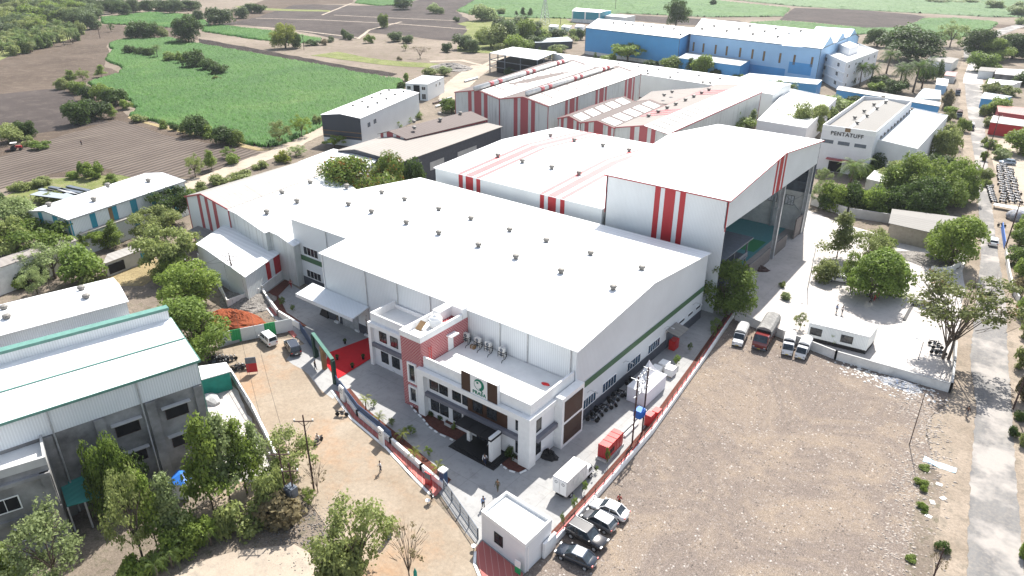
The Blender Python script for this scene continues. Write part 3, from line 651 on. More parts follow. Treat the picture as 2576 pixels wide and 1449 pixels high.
def text_obj(name, txt, size, mat, parent, loc, rotz, up=True, depth=.03, spacing=1.0):
    c = bpy.data.curves.new(name, 'FONT'); c.body = txt; c.size = size; c.extrude = depth; c.align_x = 'CENTER'; c.align_y = 'CENTER'; c.space_character = spacing; c.offset = size*.018
    c.materials.append(mat); o = bpy.data.objects.new(name, c); COL.objects.link(o)
    dg = bpy.context.evaluated_depsgraph_get(); me = bpy.data.meshes.new_from_object(o.evaluated_get(dg)); bpy.data.objects.remove(o)
    me.materials.clear(); me.materials.append(mat); o = bpy.data.objects.new(name, me); COL.objects.link(o); o.parent = parent
    o.location = Vector(loc)-OFF.get(parent.name, Vector((0, 0, 0))); o.rotation_euler = (R(90), 0, rotz); return o
# --- main factory
F1 = Shed('factory', 'largest white factory hall with huge pale roof and green wall band behind the office', (-90.2, 65.5), (-40.6, 65.5), (-40.6, 104.6), (-90.2, 104.6), 12, 14, wall=wall_clean, base=(1.7, dark_grey), oh=.35)
root = F1.root
m = MB(); y0, ya, yb = 71.5, 85.05, 104.6; x0 = -106.2; zf = 12+2*(y0-65.5)/19.55
for f in ([(x0, y0, 0), (-90.2, y0, 0), (-90.2, y0, zf), (x0, y0, zf)], [(x0, yb, 0), (x0, y0, 0), (x0, y0, zf), (x0, ya, 14), (x0, yb, 12)], [(-90.2, yb, 0), (x0, yb, 0), (x0, yb, 12), (-90.2, yb, 12)]): m.face(f)
m.build('wall', wall_clean, root)
m = MB(); xa, xb = x0-.35, -90.56
for (a, b, za, zb) in ((y0-.35, ya, zf-.03, 14), (ya, yb+.35, 14, 11.97)):
    m.prism([(xa, a), (xb, a), (xb, b), (xa, b)], [za+.01, za+.01, zb+.01, zb+.01], [za+.14, za+.14, zb+.14, zb+.14])
m.build('roof', roof_white, root)
m = MB(); m.box((x0-.06, y0-.06, 0), (-90.3, y0-.001, 1.7)); m.build('plinth', dark_grey, root)
g = MB(); g.box((-40.55, 65.7, 5.35), (-40.5, 104.5, 6.25)); g.build('green_band', green_stripe, root)
g = MB(); g.box((x0, y0-.05, 5.0), (-90.3, y0-.002, 6.0)); g.build('green_band', green_stripe, root)
def winX(rt, c0, c1, X, nm='window', fr=white, pane=win_glass, bars=2, z=None, fw=.08):
    p, q = on_x(*c0, X), on_x(*c1, X); zz = z or (min(p.z, q.z), max(p.z, q.z))
    return window(rt, Vector((X, (p.y+q.y)/2, (zz[0]+zz[1])/2)), Vector((0, 1, 0)), Vector((1, 0, 0)), abs(q.y-p.y), zz[1]-zz[0], fr, pane, nm, bars, fw=fw)
def winY(rt, c0, c1, Y, nm='window', fr=white, pane=win_glass, bars=1, z=None, fw=.08):
    p, q = on_y(*c0, Y), on_y(*c1, Y); zz = z or (min(p.z, q.z), max(p.z, q.z))
    return window(rt, Vector(((p.x+q.x)/2, Y, (zz[0]+zz[1])/2)), Vector((1, 0, 0)), Vector((0, -1, 0)), abs(q.x-p.x), zz[1]-zz[0], fr, pane, nm, bars, fw=fw)
for a, b in ((478, 575), (628, 742), (818, 925), (983, 1075)):
    ya_, yb_ = {478: (67.7, 70.8), 628: (72.6, 76.2), 818: (79.4, 83.2), 983: (85.7, 89.3)}[a]
    window(root, Vector((-40.6, (ya_+yb_)/2, 2.55)), Vector((0, 1, 0)), Vector((1, 0, 0)), yb_-ya_, 1.45, white, blue_glass, 'window', 4)
for ya_, yb_ in ((95.9, 97.9), (99.2, 101.0), (102.2, 103.9)):
    window(root, Vector((-40.6, (ya_+yb_)/2, 2.75)), Vector((0, 1, 0)), Vector((1, 0, 0)), yb_-ya_, .45, white, win_glass, 'window', 0, fw=.04)
winY(root, m1(360, 590), m1(468, 645), y0, bars=3, z=(6.4, 7.9)); winY(root, m1(390, 790), m1(494, 830), y0, bars=3, z=(1.9, 3.3))
for px_, py_ in (q for q in (m1(800, 760), m1(1045, 850), m1(1290, 950), oc(920, 310), oc(1105, 385), oc(1405, 497))):
    x = at(px_, py_, 12).x; m = MB(); m.tube([(x, 65.38, .2), (x, 65.38, 11.9)], .08); m.build('downpipe', steel, root)
x = at(*m1(490, 465), zf).x; m = MB(); m.tube([(x, y0-.12, .2), (x, y0-.12, zf-.1)], .08); m.build('downpipe', steel, root)
m = MB(); m.tube([(-90.1, 65.38, 4.8), (-90.1, 65.38, 11.9)], .1); m.build('downpipe', white, root)
for y in (68.5, 77.8, 90.5, 100.6):   # wall lamps
    m = MB(); m.tube([(-40.5, y, 4.2), (-40.1, y, 4.75), (-39.3, y, 4.8)], .04); m.box((-39.4, y-.12, 4.7), (-38.9, y+.12, 4.8)); m.build('wall_lamp', steel, root)
vp = [m1(950, 180), m1(1122, 232), m1(1380, 306), m1(1622, 378), m1(1914, 465), m1(699, 268), m1(873, 325), m1(1135, 408), m1(1380, 487), m1(1679, 580), m2_(258, 545), m2_(592, 643), m2_(978, 755), m2_(28, 670), m2_(370, 778), m2_(763, 903)]
for p in vp:
    z = 13.5
    for _ in range(6):
        w = at(*p, z); z = 12+2*(1-abs(w.y-85.05)/19.55)
    add_vent(root, (w.x, w.y, z+.1), 1.05)
# cantilever canopy over the decorated doorway
m = MB(); A_, B_ = at(*m1(450, 862), 5), at(*m1(885, 1058), 5); m.prism([(A_.x, 66-.0), (A_.x-.6+1.2, 65.45), (B_.x+.4, 65.45), (B_.x, 65.46-3.4), (A_.x, 65.46-3.4)][1:], [5.5, 5.5, 4.95, 4.95], [5.7, 5.7, 5.2, 5.2])
cx0, cx1 = -93.5, -79.4
m = MB(); m.prism([(cx0, 65.4), (cx1, 65.4), (cx1, 61.9), (cx0, 61.9)], [5.55, 5.55, 4.9, 4.9], [5.75, 5.75, 5.1, 5.1]); m.box((cx0, 61.8, 4.55), (cx1, 61.9, 5.15)); m.build('canopy', wall_clean, root)
m = MB(); m.box((-86.5, 65.38, 0), (-82.5, 65.46, 3.9)); m.build('shutter', steel, root)
m = MB(); m.prism([(-40.5, 91.2), (-40.5, 94.6), (-38.3, 94.6), (-38.3, 91.2)], [3.5, 3.5, 3.1, 3.1], [3.62, 3.62, 3.22, 3.22]); m.build('door_canopy', roof_grey, root)
m = MB(); m.box((-40.55, 91.6, .3), (-40.48, 94.0, 2.9)); m.build('door', steel_dk, root)
# --- office block
O = thing('office_building', 'white two storey office with round green logo sign and red patterned stair tower', 'office building', (-58.7, 56.1, 0), None, True)
m = MB(); m.box((-58.5, 56.1, 0), (-40.6, 65.4, 7.3)); m.box((-73.3, 60.45, 0), (-62.3, 65.4, 7.6)); m.build('wall', wall_plain, O)
m = MB(); m.box((-58.4, 56.3, 7.3), (-40.8, 65.38, 7.36)); m.box((-73.1, 60.6, 7.6), (-62.3, 65.38, 7.66)); m.build('roof', slab_white, O)
m = MB()
m.box((-58.3, 56.15, 7.37), (-40.75, 56.4, 8.95)); m.box((-41.0, 56.4, 7.37), (-40.75, 65.4, 8.95))
for (a, b) in (((-73.32, 60.43, 7.6), (-62.3, 60.65, 8.8)), ((-73.32, 60.65, 7.6), (-73.1, 65.4, 8.8)), ((-73.1, 65.15, 7.67), (-62.4, 65.37, 8.3))): m.box(a, b)
m.build('parapet', white, O)
m = MB()   # projecting frames
m.box((-58.95, 55.35, 0), (-57.75, 56.09, 7.35)); m.box((-42.0, 55.35, 0), (-40.3, 56.7, 7.35)); m.box((-57.75, 55.35, 6.6), (-42.0, 56.09, 7.35)); m.box((-40.59, 56.7, 6.6), (-40.3, 61, 7.3))
m.box((-73.6, 59.95, 0), (-73.0, 60.44, 7.35)); m.box((-73.0, 59.95, 6.75), (-66, 60.44, 7.35)); m.box((-63.3, 59.95, 0), (-62.3, 60.44, 7.35))
m.build('facade_frame', white, O)
m = MB(); m.box((-57.75, 55.55, 3.35), (-42.0, 56.08, 3.95)); m.box((-40.58, 56.75, 3.35), (-40.0, 60.9, 3.95)); m.box((-73.0, 60.0, 3.4), (-63.3, 60.43, 4.0)); m.build('grey_ledge', grey_band, O)
m = MB(); m.box((-40.59, 61.0, 0), (-39.45, 65.9, 7.6)); m.build('side_wing', white, O)
for z0, z1 in ((.6, 3.55), (4.0, 7.0)):
    m = MB(); m.box((-39.44, 61.45, z0), (-39.38, 65.5, z1)); m.build('wood_louvre', wood, O)
# tower
m = MB(); m.box((-62.25, 56.0, 0), (-58.55, 65.38, 10.9)); m.build('stair_tower', brick, O)
m = MB()
for a, b in (((-62.3, 55.95, 10.9), (-58.5, 56.3, 11.75)), ((-58.85, 56.3, 10.9), (-58.5, 64.2, 11.75)), ((-62.3, 56.3, 10.9), (-61.95, 65.3, 11.75)), ((-61.95, 62.0, 10.9), (-60.6, 65.3, 12.3)), ((-60.6, 64.3, 10.9), (-58.5, 65.3, 12.5))): m.box(a, b)
m.build('parapet', white, O)
m = MB(); m.box((-61.94, 56.31, 10.9), (-58.86, 62, 10.96)); m.build('roof', slab_white, O)
m = MB(); m.box((-58.54, 61.2, 7.4), (-58.45, 62.2, 9.6)); m.build('roof_door', white, O)
m = MB(); m.box((-58.54, 60.9, 9.75), (-57.6, 62.5, 9.95)); m.build('door_hood', white, O)
for (a, b) in ((4.2, 7.3), (.9, 3.6)):
    window(O, Vector((-60.3, 56.0, (a+b)/2)), Vector((1, 0, 0)), Vector((0, -1, 0)), 1.1, b-a-.5, white, win_glass, 'window', 0, .22, .28)
Y1 = 56.1
for c0, c1 in (((455, 665), (512, 735)), ((520, 692), (576, 765)), ((610, 732), (666, 808)), ((678, 764), (736, 840))): winY(O, oc(*c0), oc(*c1), Y1, fr=black, z=(4.55, 6.2), fw=.05)
for c0, c1 in (((465, 817), (520, 890)), ((527, 848), (582, 922)), ((615, 890), (672, 960)), ((688, 925), (740, 990))): winY(O, oc(*c0), oc(*c1), Y1, fr=black, z=(1.2, 2.9), fw=.05)
for z in ((4.5, 6.2), (1.1, 2.9)): winY(O, oc(1043, 935), oc(1090, 1005), Y1, fr=black, z=z, fw=.05)
m = MB(); m.box((-50.6, 56.02, 4.0), (-44.2, 56.09, 6.58)); m.build('wood_panel', wood, O)
for xx in (-48.9, -46.6): window(O, Vector((xx, 56.02, 5.2)), Vector((1, 0, 0)), Vector((0, -1, 0)), 1.5, 1.5, black, win_glass, 'window', 1, fw=.05)
for z in ((4.5, 6.2), (1.1, 2.9)): window(O, Vector((-40.6, 57.6, sum(z)/2)), Vector((0, 1, 0)), Vector((1, 0, 0)), .95, z[1]-z[0], black, win_glass, 'window', 0, fw=.05)
Y2 = 60.45
for c0, c1 in (((112, 355), (162, 425)), ((188, 388), (238, 455))): winY(O, oc(*c0), oc(*c1), Y2, fr=black, z=(4.6, 6.2), fw=.05)
for c0, c1 in (((127, 500), (176, 570)), ((200, 535), (252, 605))): winY(O, oc(*c0), oc(*c1), Y2, fr=black, z=(1.1, 2.8), fw=.05)
# sign
m = MB(); m.box((-51.0, 55.5, 7.36), (-45.3, 56.12, 10.1)); sg = m.build('logo_sign', white, O)
for xa, xb in ((-51.02, -49.6), (-46.8, -45.28)): m = MB(); m.box((xa, 55.44, 7.4), (xb, 55.499, 10.05)); m.build('sign_side_panel', wood, sg)
LG = plain('logo_green', (.0, .17, .10), .5, var=.03)
def arc_plate(cx, cz, y, ro, ri, a0, a1, off=(0, 0), seg=28):
    m = MB(); P = []
    for i in range(seg+1):
        t = R(a0+(a1-a0)*i/seg); P.append((cx+ro*math.cos(t), cz+ro*math.sin(t)))
    for i in range(seg+1):
        t = R(a1+(a0-a1)*i/seg); P.append((cx+off[0]+ri*math.cos(t), cz+off[1]+ri*math.sin(t)))
    n = len(P); m.v = [(x, y, z) for x, z in P]+[(x, y-.03, z) for x, z in P]
    h = seg+1
    for i in range(seg): a, b, c, d = i, i+1, n-2-i, n-1-i; m.f += [(a, b, c, d), (n+a, n+d, n+c, n+b)]
    for i in range(n): j = (i+1) % n; m.f.append((i, j, n+j, n+i))
    return m
arc_plate(-48.15, 9.05, 55.49, .80, .52, -75, 150, (-.13, .0)).build('logo_ring', LG, sg)
arc_plate(-48.15, 9.05, 55.49, .80, .74, 150, 285, (-.02, .0)).build('logo_ring', LG, sg)
m = MB(); m.prism([(0, 0)], 0, 0) if False else None
m = MB(); P = [(-48.2, 8.55), (-47.95, 8.5), (-47.5, 8.15), (-47.75, 8.1)]; m.v = [(x, 55.49, z) for x, z in P]+[(x, 55.46, z) for x, z in P]; m.f = [(0, 1, 2, 3), (7, 6, 5, 4), (0, 1, 5, 4), (1, 2, 6, 5), (2, 3, 7, 6), (3, 0, 4, 7)]; m.build('logo_tail', LG, sg)
m = MB(); m.prism([(-48.55, 55.49), (-48.25, 55.49), (-48.25, 55.46), (-48.55, 55.46)], 9.15, 9.4); m.build('logo_dot', LG, sg)
t_ = text_obj('sign_lettering', 'PRASA', .66, LG, sg, (-48.15, 55.48, 7.78), 0, spacing=1.15)
# entrance canopy, posts, steps
m = MB(); m.box((-50.4, 53.3, 3.45), (-44.5, 55.34, 3.6)); 
for i in range(4): m.box((-50.4+i*1.93, 53.3, 3.6), (-50.3+i*1.93, 55.34, 3.66))
m.build('entrance_canopy', black, O)
for a, b in (((-45.0, 53.4, 0), (-44.6, 55.3, 3.9)), ((-49.8, 54.8, 0), (-49.3, 55.3, 3.44))): m = MB(); m.box(a, b); m.build('canopy_pillar', white, O)
m = MB(); m.box((-51, 52.6, 0), (-43.6, 56.0, .17)); m.box((-50.6, 53.1, .17), (-44, 56.05, .34)); m.build('steps', black, O)
m = MB(); m.box((-49.2, 56.0, .34), (-45.2, 56.07, 2.9)); m.build('entrance_door', win_glass, O)
# --- tall open hangar
H1 = thing('hangar', 'tallest hall with an open gable end and three red stripes on its pale side', 'hangar', (-62.2, 107.6, 0), None, True)
hx0, hx1, hy0, hy1, he, hr = -62.2, -39.6, 107.6, 156.0, 20.5, 23.0; hm = (hy0+hy1)/2
def htop(y): return he+(hr-he)*(1-abs(y-hm)/(hm-hy0))
m = MB()
def vwall(m, pts, nrm, th=.2):
    """closed slab from an outline of 3-D points, thickened along nrm"""
    n = Vector(nrm)*th; k = len(pts); b = len(m.v); m.v += [tuple(Vector(p)) for p in pts]+[tuple(Vector(p)+n) for p in pts]
    m.f += [tuple(b+i for i in range(k)), tuple(b+k+i for i in range(k))[::-1]]+[(b+i, b+(i+1) % k, b+k+(i+1) % k, b+k+i) for i in range(k)]
vwall(m, [(hx0, hy0, 0), (hx1, hy0, 0), (hx1, hy0, he), (hx0, hy0, he)], (0, 1, 0))
vwall(m, [(hx0, hy0, 0), (hx0, hy1, 0), (hx0, hy1, he), (hx0, hm, hr), (hx0, hy0, he)], (1, 0, 0))
m.build('wall', wall_white, H1)
zh = on_x(1832, 570, hx1).z; zh2 = on_x(2050, 412, hx1).z
zh = 15.7
m = MB(); vwall(m, [(hx1, hy0, zh), (hx1, hy1, zh), (hx1, hy1, he), (hx1, hm, hr), (hx1, hy0, he)], (-1, 0, 0)); m.build('gable_hood', wall_clean, H1)
m = MB(); vwall(m, [(hx0, hy1, 0), (hx1, hy1, 0), (hx1, hy1, 9), (hx0, hy1, 9)], (0, -1, 0)); m.build('back_wall', white_dirty, H1)
m = MB(); vwall(m, [(hx0, hy1, 9), (hx1, hy1, 9), (hx1, hy1, he), (hx0, hy1, he)], (0, -1, 0)); 
for z in (11, 13, 15, 17, 19): m.box((hx0, hy1-.5, z), (hx1, hy1-.2, z+.25))
m.build('back_cladding', steel_dk, H1)
for x in (-59, -55, -51.5, -47.5, -43.8):
    window(H1, Vector((x, hy1-.2, 6.8)), Vector((1, 0, 0)), Vector((0, -1, 0)), 1.8, 2.0, rust, tent_cloth, 'window', 2, .09)
m = MB()
for (a, b, za, zb) in ((hy0-.4, hm, he-.04, hr), (hm, hy1+.4, hr, he-.04)):
    m.prism([(hx0-.3, a), (hx1+.45, a), (hx1+.45, b), (hx0-.3, b)], [za, za, zb, zb], [za+.18, za+.18, zb+.18, zb+.18])
m.build('roof', roof_white, H1)
m = MB()
m.box((hx0-.32, hy0-.46, he-.1), (hx1+.5, hy0-.41, he+.06)); m.box((hx1-.0, hy0-.12, zh-.5), (hx1+.12, hy0+.05, he-.05))
m.bar((hx1+.5, hy0-.4, he+.06), (hx1+.5, hm, hr+.1), .06, .14); m.bar((hx1+.5, hm, hr+.1), (hx1+.5, hy1+.4, he+.06), .06, .14); m.box((hx0-.08, hy0-.1, 13.5), (hx0+.04, hy0-.002, he-.1)); m.build('trim', red_paint, H1)
for c0, c1 in ((1085, 1125), (1160, 1240), (1278, 1320)):
    xa = on_y(*m2_(c0, 110), hy0).x; xb = on_y(*m2_(c1, 125), hy0).x; m = MB(); m.box((xa, hy0-.03, .1), (xb, hy0-.001, he-.2)); m.build('stripe', red_paint, H1)
ys = [on_x(*p, hx1).y for p in ((1941, 425), (1948, 420), (1953, 414), (1968, 402), (1970, 396), (1976, 390))]
for ya_, yb_ in ((hm-2.6, hm-1.7), (hm-.9, hm+.9), (hm+1.7, hm+2.6)):
    m = MB(); m.v = [(hx1+.03, ya_, zh), (hx1+.03, yb_, zh), (hx1+.03, yb_, htop(yb_)-.1), (hx1+.03, ya_, htop(ya_)-.1)]; m.v += [(a-.028, b, c) for a, b, c in m.v]; m.f = [(0, 1, 2, 3), (7, 6, 5, 4), (0, 1, 5, 4), (1, 2, 6, 5), (2, 3, 7, 6), (3, 0, 4, 7)]; m.build('stripe', red_paint, H1)
m = MB()
for x in (-40.2,):
    for y in (137.5, hy1-1.2): 
        m.box((x-.35, y-.12, 0), (x+.35, y+.12, zh+.3)); m.box((x-.4, y-.35, 0), (x-.3, y+.35, zh)); m.box((x+.3, y-.35, 0), (x+.4, y+.35, zh))
for x in (-47, -54): m.box((x-.25, hy1-.8, 0), (x+.25, hy1-.3, he-.5))
m.bar((-40.3, hy1-1.2, 9.2), (-46.5, hy1-.6, 4.2), .15); m.bar((-40.3, hy1-1.2, 4.5), (-46.5, hy1-.6, 9.4), .15)
m.bar((-40.2, 137.5, 10), (-47, hy1-1, 10), .25); m.build('steel_column', steel, H1)
m = MB()
for y in (114, 120.5, 127, 133.5, 140, 146.5, 151): 
    m.bar((hx0+.3, y, htop(y)-.3), (hx1-.3, y, htop(y)-.3), .15, .3)
m.box((hx0+.2, hy1-1.3, 11.2), (hx1-1, hy1-.9, 11.7)); m.build('crane_beam', steel_dk, H1)
m = MB(); m.box((hx0+.3, 114, 0), (-43.5, hy1-.3, .17)); m.build('painted_floor', int_floor, H1)
m = MB(); m.box((-58, 138, .17), (-44, 145, .21)); m.build('painted_walkway', int_green, H1)
m = MB()
for z in (.2, 3.2, 6.2): m.box((-45.5, 109.0, z+2.9), (-39.7, 121.5 if z < 6 else 123, z+3.1))
for x in (-45.3, -40.0):
    for y in (109.5, 115, 121): m.box((x-.12, y-.12, 0), (x+.12, y+.12, 9.1))
m.box((-40.0, 109, 3.1), (-39.85, 121.5, 4.0)); m.box((-40.0, 109, 6.1), (-39.85, 121.5, 7.0)); m.build('mezzanine', steel_dk, H1)
m = MB(); m.box((-40.3, 124.5, 0), (-40.05, 135.8, 3.0)); m.box((-40.3, 139, 0), (-40.05, 145.5, 2.8)); m.box((-40.3, 150.5, 0), (-40.05, 154.5, 4.6)); m.build('brick_infill', rough_brick, H1)
# --- red striped hall behind
H2 = Shed('factory', 'white hall with triple red stripes on wall and roof, attached left of the tall hangar', (-104.4, 107.5), (-62.75, 107.5), (-62.75, 154), (-104.4, 154), 14, 15.4, wall=wall_white, oh=.3)
def xat(p, Y): return on_y(*p, Y).x
for grp in (((m1(1530, 60)), m1(1560, 60), m1(1583, 70), m1(1638, 70), m1(1663, 80), m1(1692, 80)), (m2_(212, 190), m2_(243, 190), m2_(272, 200), m2_(333, 200), m2_(365, 225), m2_(398, 225))):
    for a, b in zip(grp[::2], grp[1::2]):
        xa, xb = at(*a, 14).x, at(*b, 14).x; xa, xb = xat(a, 107.5), xat(b, 107.5); o = 104.4
        H2.band(0, xa+o, xb+o, red_paint)
        m = MB()
        for (ya_, yb_, za, zb) in ((107.3, 130.75, 14, 15.4), (130.75, 154.2, 15.4, 14)): m.prism([(xa, ya_), (xb, ya_), (xb, yb_), (xa, yb_)], [za+.12]*2+[zb+.12]*2, [za+.17]*2+[zb+.17]*2)
        m.build('roof_stripe', pink_skin, H2.root)
def vents_px(S, pts, zg, sc=1.0, ysc=1.1):
    for p in pts: w = at(*p, zg); add_vent(S.root, w, sc)
vents_px(H2, [q2(290, 1032), q2(470, 1068), q2(685, 1108), q2(883, 1145), q2(78, 1228), q2(300, 1275), q2(505, 1320), q1(1825, 1185)], 14.9, 1.15)
# --- twin gable halls with ridge tubes
Z = 13
T1 = shed_px('factory', 'cream twin-ridged factory with red striped gables and long tubes along its two ridges', [(1145, 232), (1256, 249), (1497, 170), (1383, 155)], Z, Z+1.7, ridge='v', rf=.52, wall=wall_old, roof=roof_brown, trim=red_dull, tskip=(1, 3))
T2 = shed_px('x', 'x', [(1257, 249), (1379, 268), (1612, 187), (1498, 170)], Z, Z+1.7, ridge='v', rf=.5, wall=wall_old, roof=roof_brown, trim=red_dull, tskip=(1, 3))
def merge(dst, src):
    d = OFF[dst.root.name]-OFF[src.root.name]
    for ch in list(src.root.children):
        ch.parent = dst.root; ch.location = Vector(ch.location)-d
        OFF[ch.name] = OFF[dst.root.name]
    src.off0 = OFF[src.root.name]; bpy.data.objects.remove(src.root)
    src.root = dst.root
for S in (T1, T2):
    L0 = (S.P[1]-S.P[0]).length
    for a, b in ((.30, .38), (.44, .60), (.66, .74)): S.band(0, L0*a, L0*b, red_dull, z0=2.6 if S is T1 else 0)
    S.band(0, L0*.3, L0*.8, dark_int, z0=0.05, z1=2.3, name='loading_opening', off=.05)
    # skylight panels
    m = MB()
    for i in range(8):
        v0 = .01+i*.122
        for u0, u1 in ((.58, .80), (.82, 1.005)): m.prism([S.pt(u, v, 0) for u, v in ((u0, v0), (u1, v0), (u1, v0+(.105 if u0 < .7 else .122)), (u0, v0+(.105 if u0 < .7 else .122)))], [S.top(u0, 0)+.14, S.top(u1, 0)+.14]+[S.top(u1, 0)+.14, S.top(u0, 0)+.14], [S.top(u0, 0)+.2, S.top(u1, 0)+.2]+[S.top(u1, 0)+.2, S.top(u0, 0)+.2])
    m.build('skylight', white, S.root)
    a, b = S.pt(S.rf, -.02 if S is T1 else .03, S.zr+.75), S.pt(S.rf, .93, S.zr+.75); m = MB(); m.tube([a, b], .8, 12); m.build('ridge_tube', white_dirty, S.root, True)
    for t in (.12, .2, .48, .55, .84, .9):
        m = MB(); m.tube([a.lerp(b, t), a.lerp(b, t+.035)], .83, 12); m.build('tube_band', red_dull, S.root, True)
W2 = (T2.P[2]-T2.P[1]).length
for c in (.215, .52, .86):
    for a, b in ((-.06, -.035), (-.018, .03), (.045, .065)): T2.band(1, W2*(c+a), W2*(c+b), red_dull)
merge(T1, T2)
# --- saw-roof striped hall behind the hangar
Z = 11
S1 = shed_px('factory', 'striped hall with several ridges and brown stained roof, partly hidden by the tall hangar', [(1546, 321), (1681, 337), (1915, 232), (1800, 214)], Z, Z+1.5, ridge='v', rf=.56, wall=wall_old, roof=roof_asb, trim=red_dull)
L0 = (S1.P[1]-S1.P[0]).length
for a, b in ((.30, .38), (.47, .62), (.69, .77)): S1.band(0, L0*a, L0*b, red_dull)
m = MB(); u0, u1 = .57, 1.01
for i in range(12):
    va, vb = -.01+i*1.01/12, -.01+(i+1)*1.01/12; m.prism([S1.pt(u, v, 0) for u, v in ((u0, va), (u1, va), (u1, vb), (u0, vb))], [S1.top(u0, 0)+.16, S1.top(u1, 0)+.16, S1.top(u1, 0)+.16, S1.top(u0, 0)+.16], [S1.top(u0, 0)+.24, S1.top(u1, 0)+.24, S1.top(u1, 0)+.24, S1.top(u0, 0)+.24])
m.build('white_roof_slope', roof_white, S1.root)
m = MB()
for i in range(16):
    v0 = .03+i*.06; u0, u1 = .63, .88; z_ = lambda u: S1.top(u, 0)
    m.prism([S1.pt(u, v, 0) for u, v in ((u0, v0), (u1, v0), (u1, v0+.012), (u0, v0+.012))], [z_(u0)+.2, z_(u1)+.2, z_(u1)+.2, z_(u0)+.2], [z_(u0)+.34, z_(u1)+.34, z_(u1)+.34, z_(u0)+.34])
m.build('skylight_joint', roof_grey, S1.root)
p = text_obj('wall_lettering', 'BR', 1.5, black, S1.root, S1.pt(.93, 0, 8.7)+Vector((0, -.12, 0)), math.atan2((S1.P[1]-S1.P[0]).y, (S1.P[1]-S1.P[0]).x))
for pts, e2 in (([(1405, 298), (1461, 309), (1596, 257), (1541, 249)], 0), ([(1461, 309), (1545, 322), (1671, 266), (1598, 257)], 0)):
    S = shed_px('x', 'x', pts, Z, Z+1.2, ridge='v', rf=.5, wall=wall_old, roof=roof_brown, trim=red_dull)
    l0 = (S.P[1]-S.P[0]).length
    for a, b in ((.12, .24), (.4, .68), (.82, .92)): S.band(0, l0*a, l0*b, red_dull)
    m = MB()
    for i in range(5):
        v0 = .04+i*.19; m.prism([S.pt(u, v, 0) for u, v in ((.55, v0), (.95, v0), (.95, v0+.14), (.55, v0+.14))], [S.top(.55, 0)+.14, S.top(.95, 0)+.14, S.top(.95, 0)+.14, S.top(.55, 0)+.14], [S.top(.55, 0)+.2, S.top(.95, 0)+.2, S.top(.95, 0)+.2, S.top(.55, 0)+.2])
    m.build('skylight', white, S.root); merge(S1, S)
S = shed_px('x', 'x', [(1599, 258), (1735, 266), (1840, 218), (1641, 231)], 10.2, 10.4, ridge='v', rf=.9, wall=wall_old, roof=roof_asb); merge(S1, S)
for c in (.25, .75):
    for d_ in (-.05, 0, .05):
        m = MB(); v0 = c+d_; m.prism([S1.pt(u, v, 0) for u, v in ((0, v0), (.55, v0+.02), (.55, v0+.045), (0, v0+.025))], [S1.top(0, 0)+.15, S1.top(.55, 0)+.15, S1.top(.55, 0)+.15, S1.top(0, 0)+.15], [S1.top(0, 0)+.19, S1.top(.55, 0)+.19, S1.top(.55, 0)+.19, S1.top(0, 0)+.19]); m.build('roof_stripe', red_dull, S1.root)
for p in (q2(1030, 885), q2(1103, 853), q2(1170, 822), q2(1235, 795), q2(1308, 763), q2(1371, 737), q2(1430, 710), q2(1485, 685), q2(1147, 727), q2(1207, 702)):
    w = at(*p, 11.6); add_vent(S1.root, w, 1.3)
# --- brown fibre cement hall
B1 = shed_px('warehouse', 'low brown-grey fibre cement warehouse with a raised ridge roof and dark side wall', [(850, 379), (1009, 408), (1260, 319)], 8, 9.2, ridge='v', rf=.3, wall=dark_grey, roof=roof_pale, oh=.4)
M1 = shed_px('x', 'x', [(957, 336), (1022, 348), (1222, 300), (1156, 286)], 9.4, 10.6, ridge='v', rf=.4, wall=red_dull, roof=roof_brown, z0=8.3, oh=.6)
l0 = (M1.P[1]-M1.P[0]).length
for a, b in ((.12, .25), (.5, .62), (.78, .9)): M1.band(0, l0*a, l0*b, white, z0=8.4)
merge(B1, M1)
vents_px(B1, [q1(1195, 975), q1(1390, 912), q1(1192, 928), q1(1385, 868), q1(1542, 865)], 10.6, 1.2)
m = MB(); a, d, n, ln, _ = B1.side(1)
for t, w in ((ln*.25, 6), (ln*.52, 9)): P = [a+d*t+n*.03+Vector((0, 0, 3)), a+d*(t+w)+n*.03+Vector((0, 0, 3)), a+d*(t+w)+n*.03+Vector((0, 0, 5.2)), a+d*t+n*.03+Vector((0, 0, 5.2))]; b_ = len(m.v); m.v += [tuple(p) for p in P]+[tuple(p-n*.028) for p in P]; m.f += [tuple(b_+i for i in k) for k in ((0, 1, 2, 3), (7, 6, 5, 4), (0, 1, 5, 4), (1, 2, 6, 5), (2, 3, 7, 6), (3, 0, 4, 7))]
m.build('grey_panel', concrete, B1.root)
shed_px('shed', 'low white-roofed shed between the charcoal gabled hall and the flame trees', [(735, 415), (885, 462), (946, 404), (838, 376)], 7.4, 7.8, ridge='v', rf=.5, wall=white_dirty, roof=roof_white)
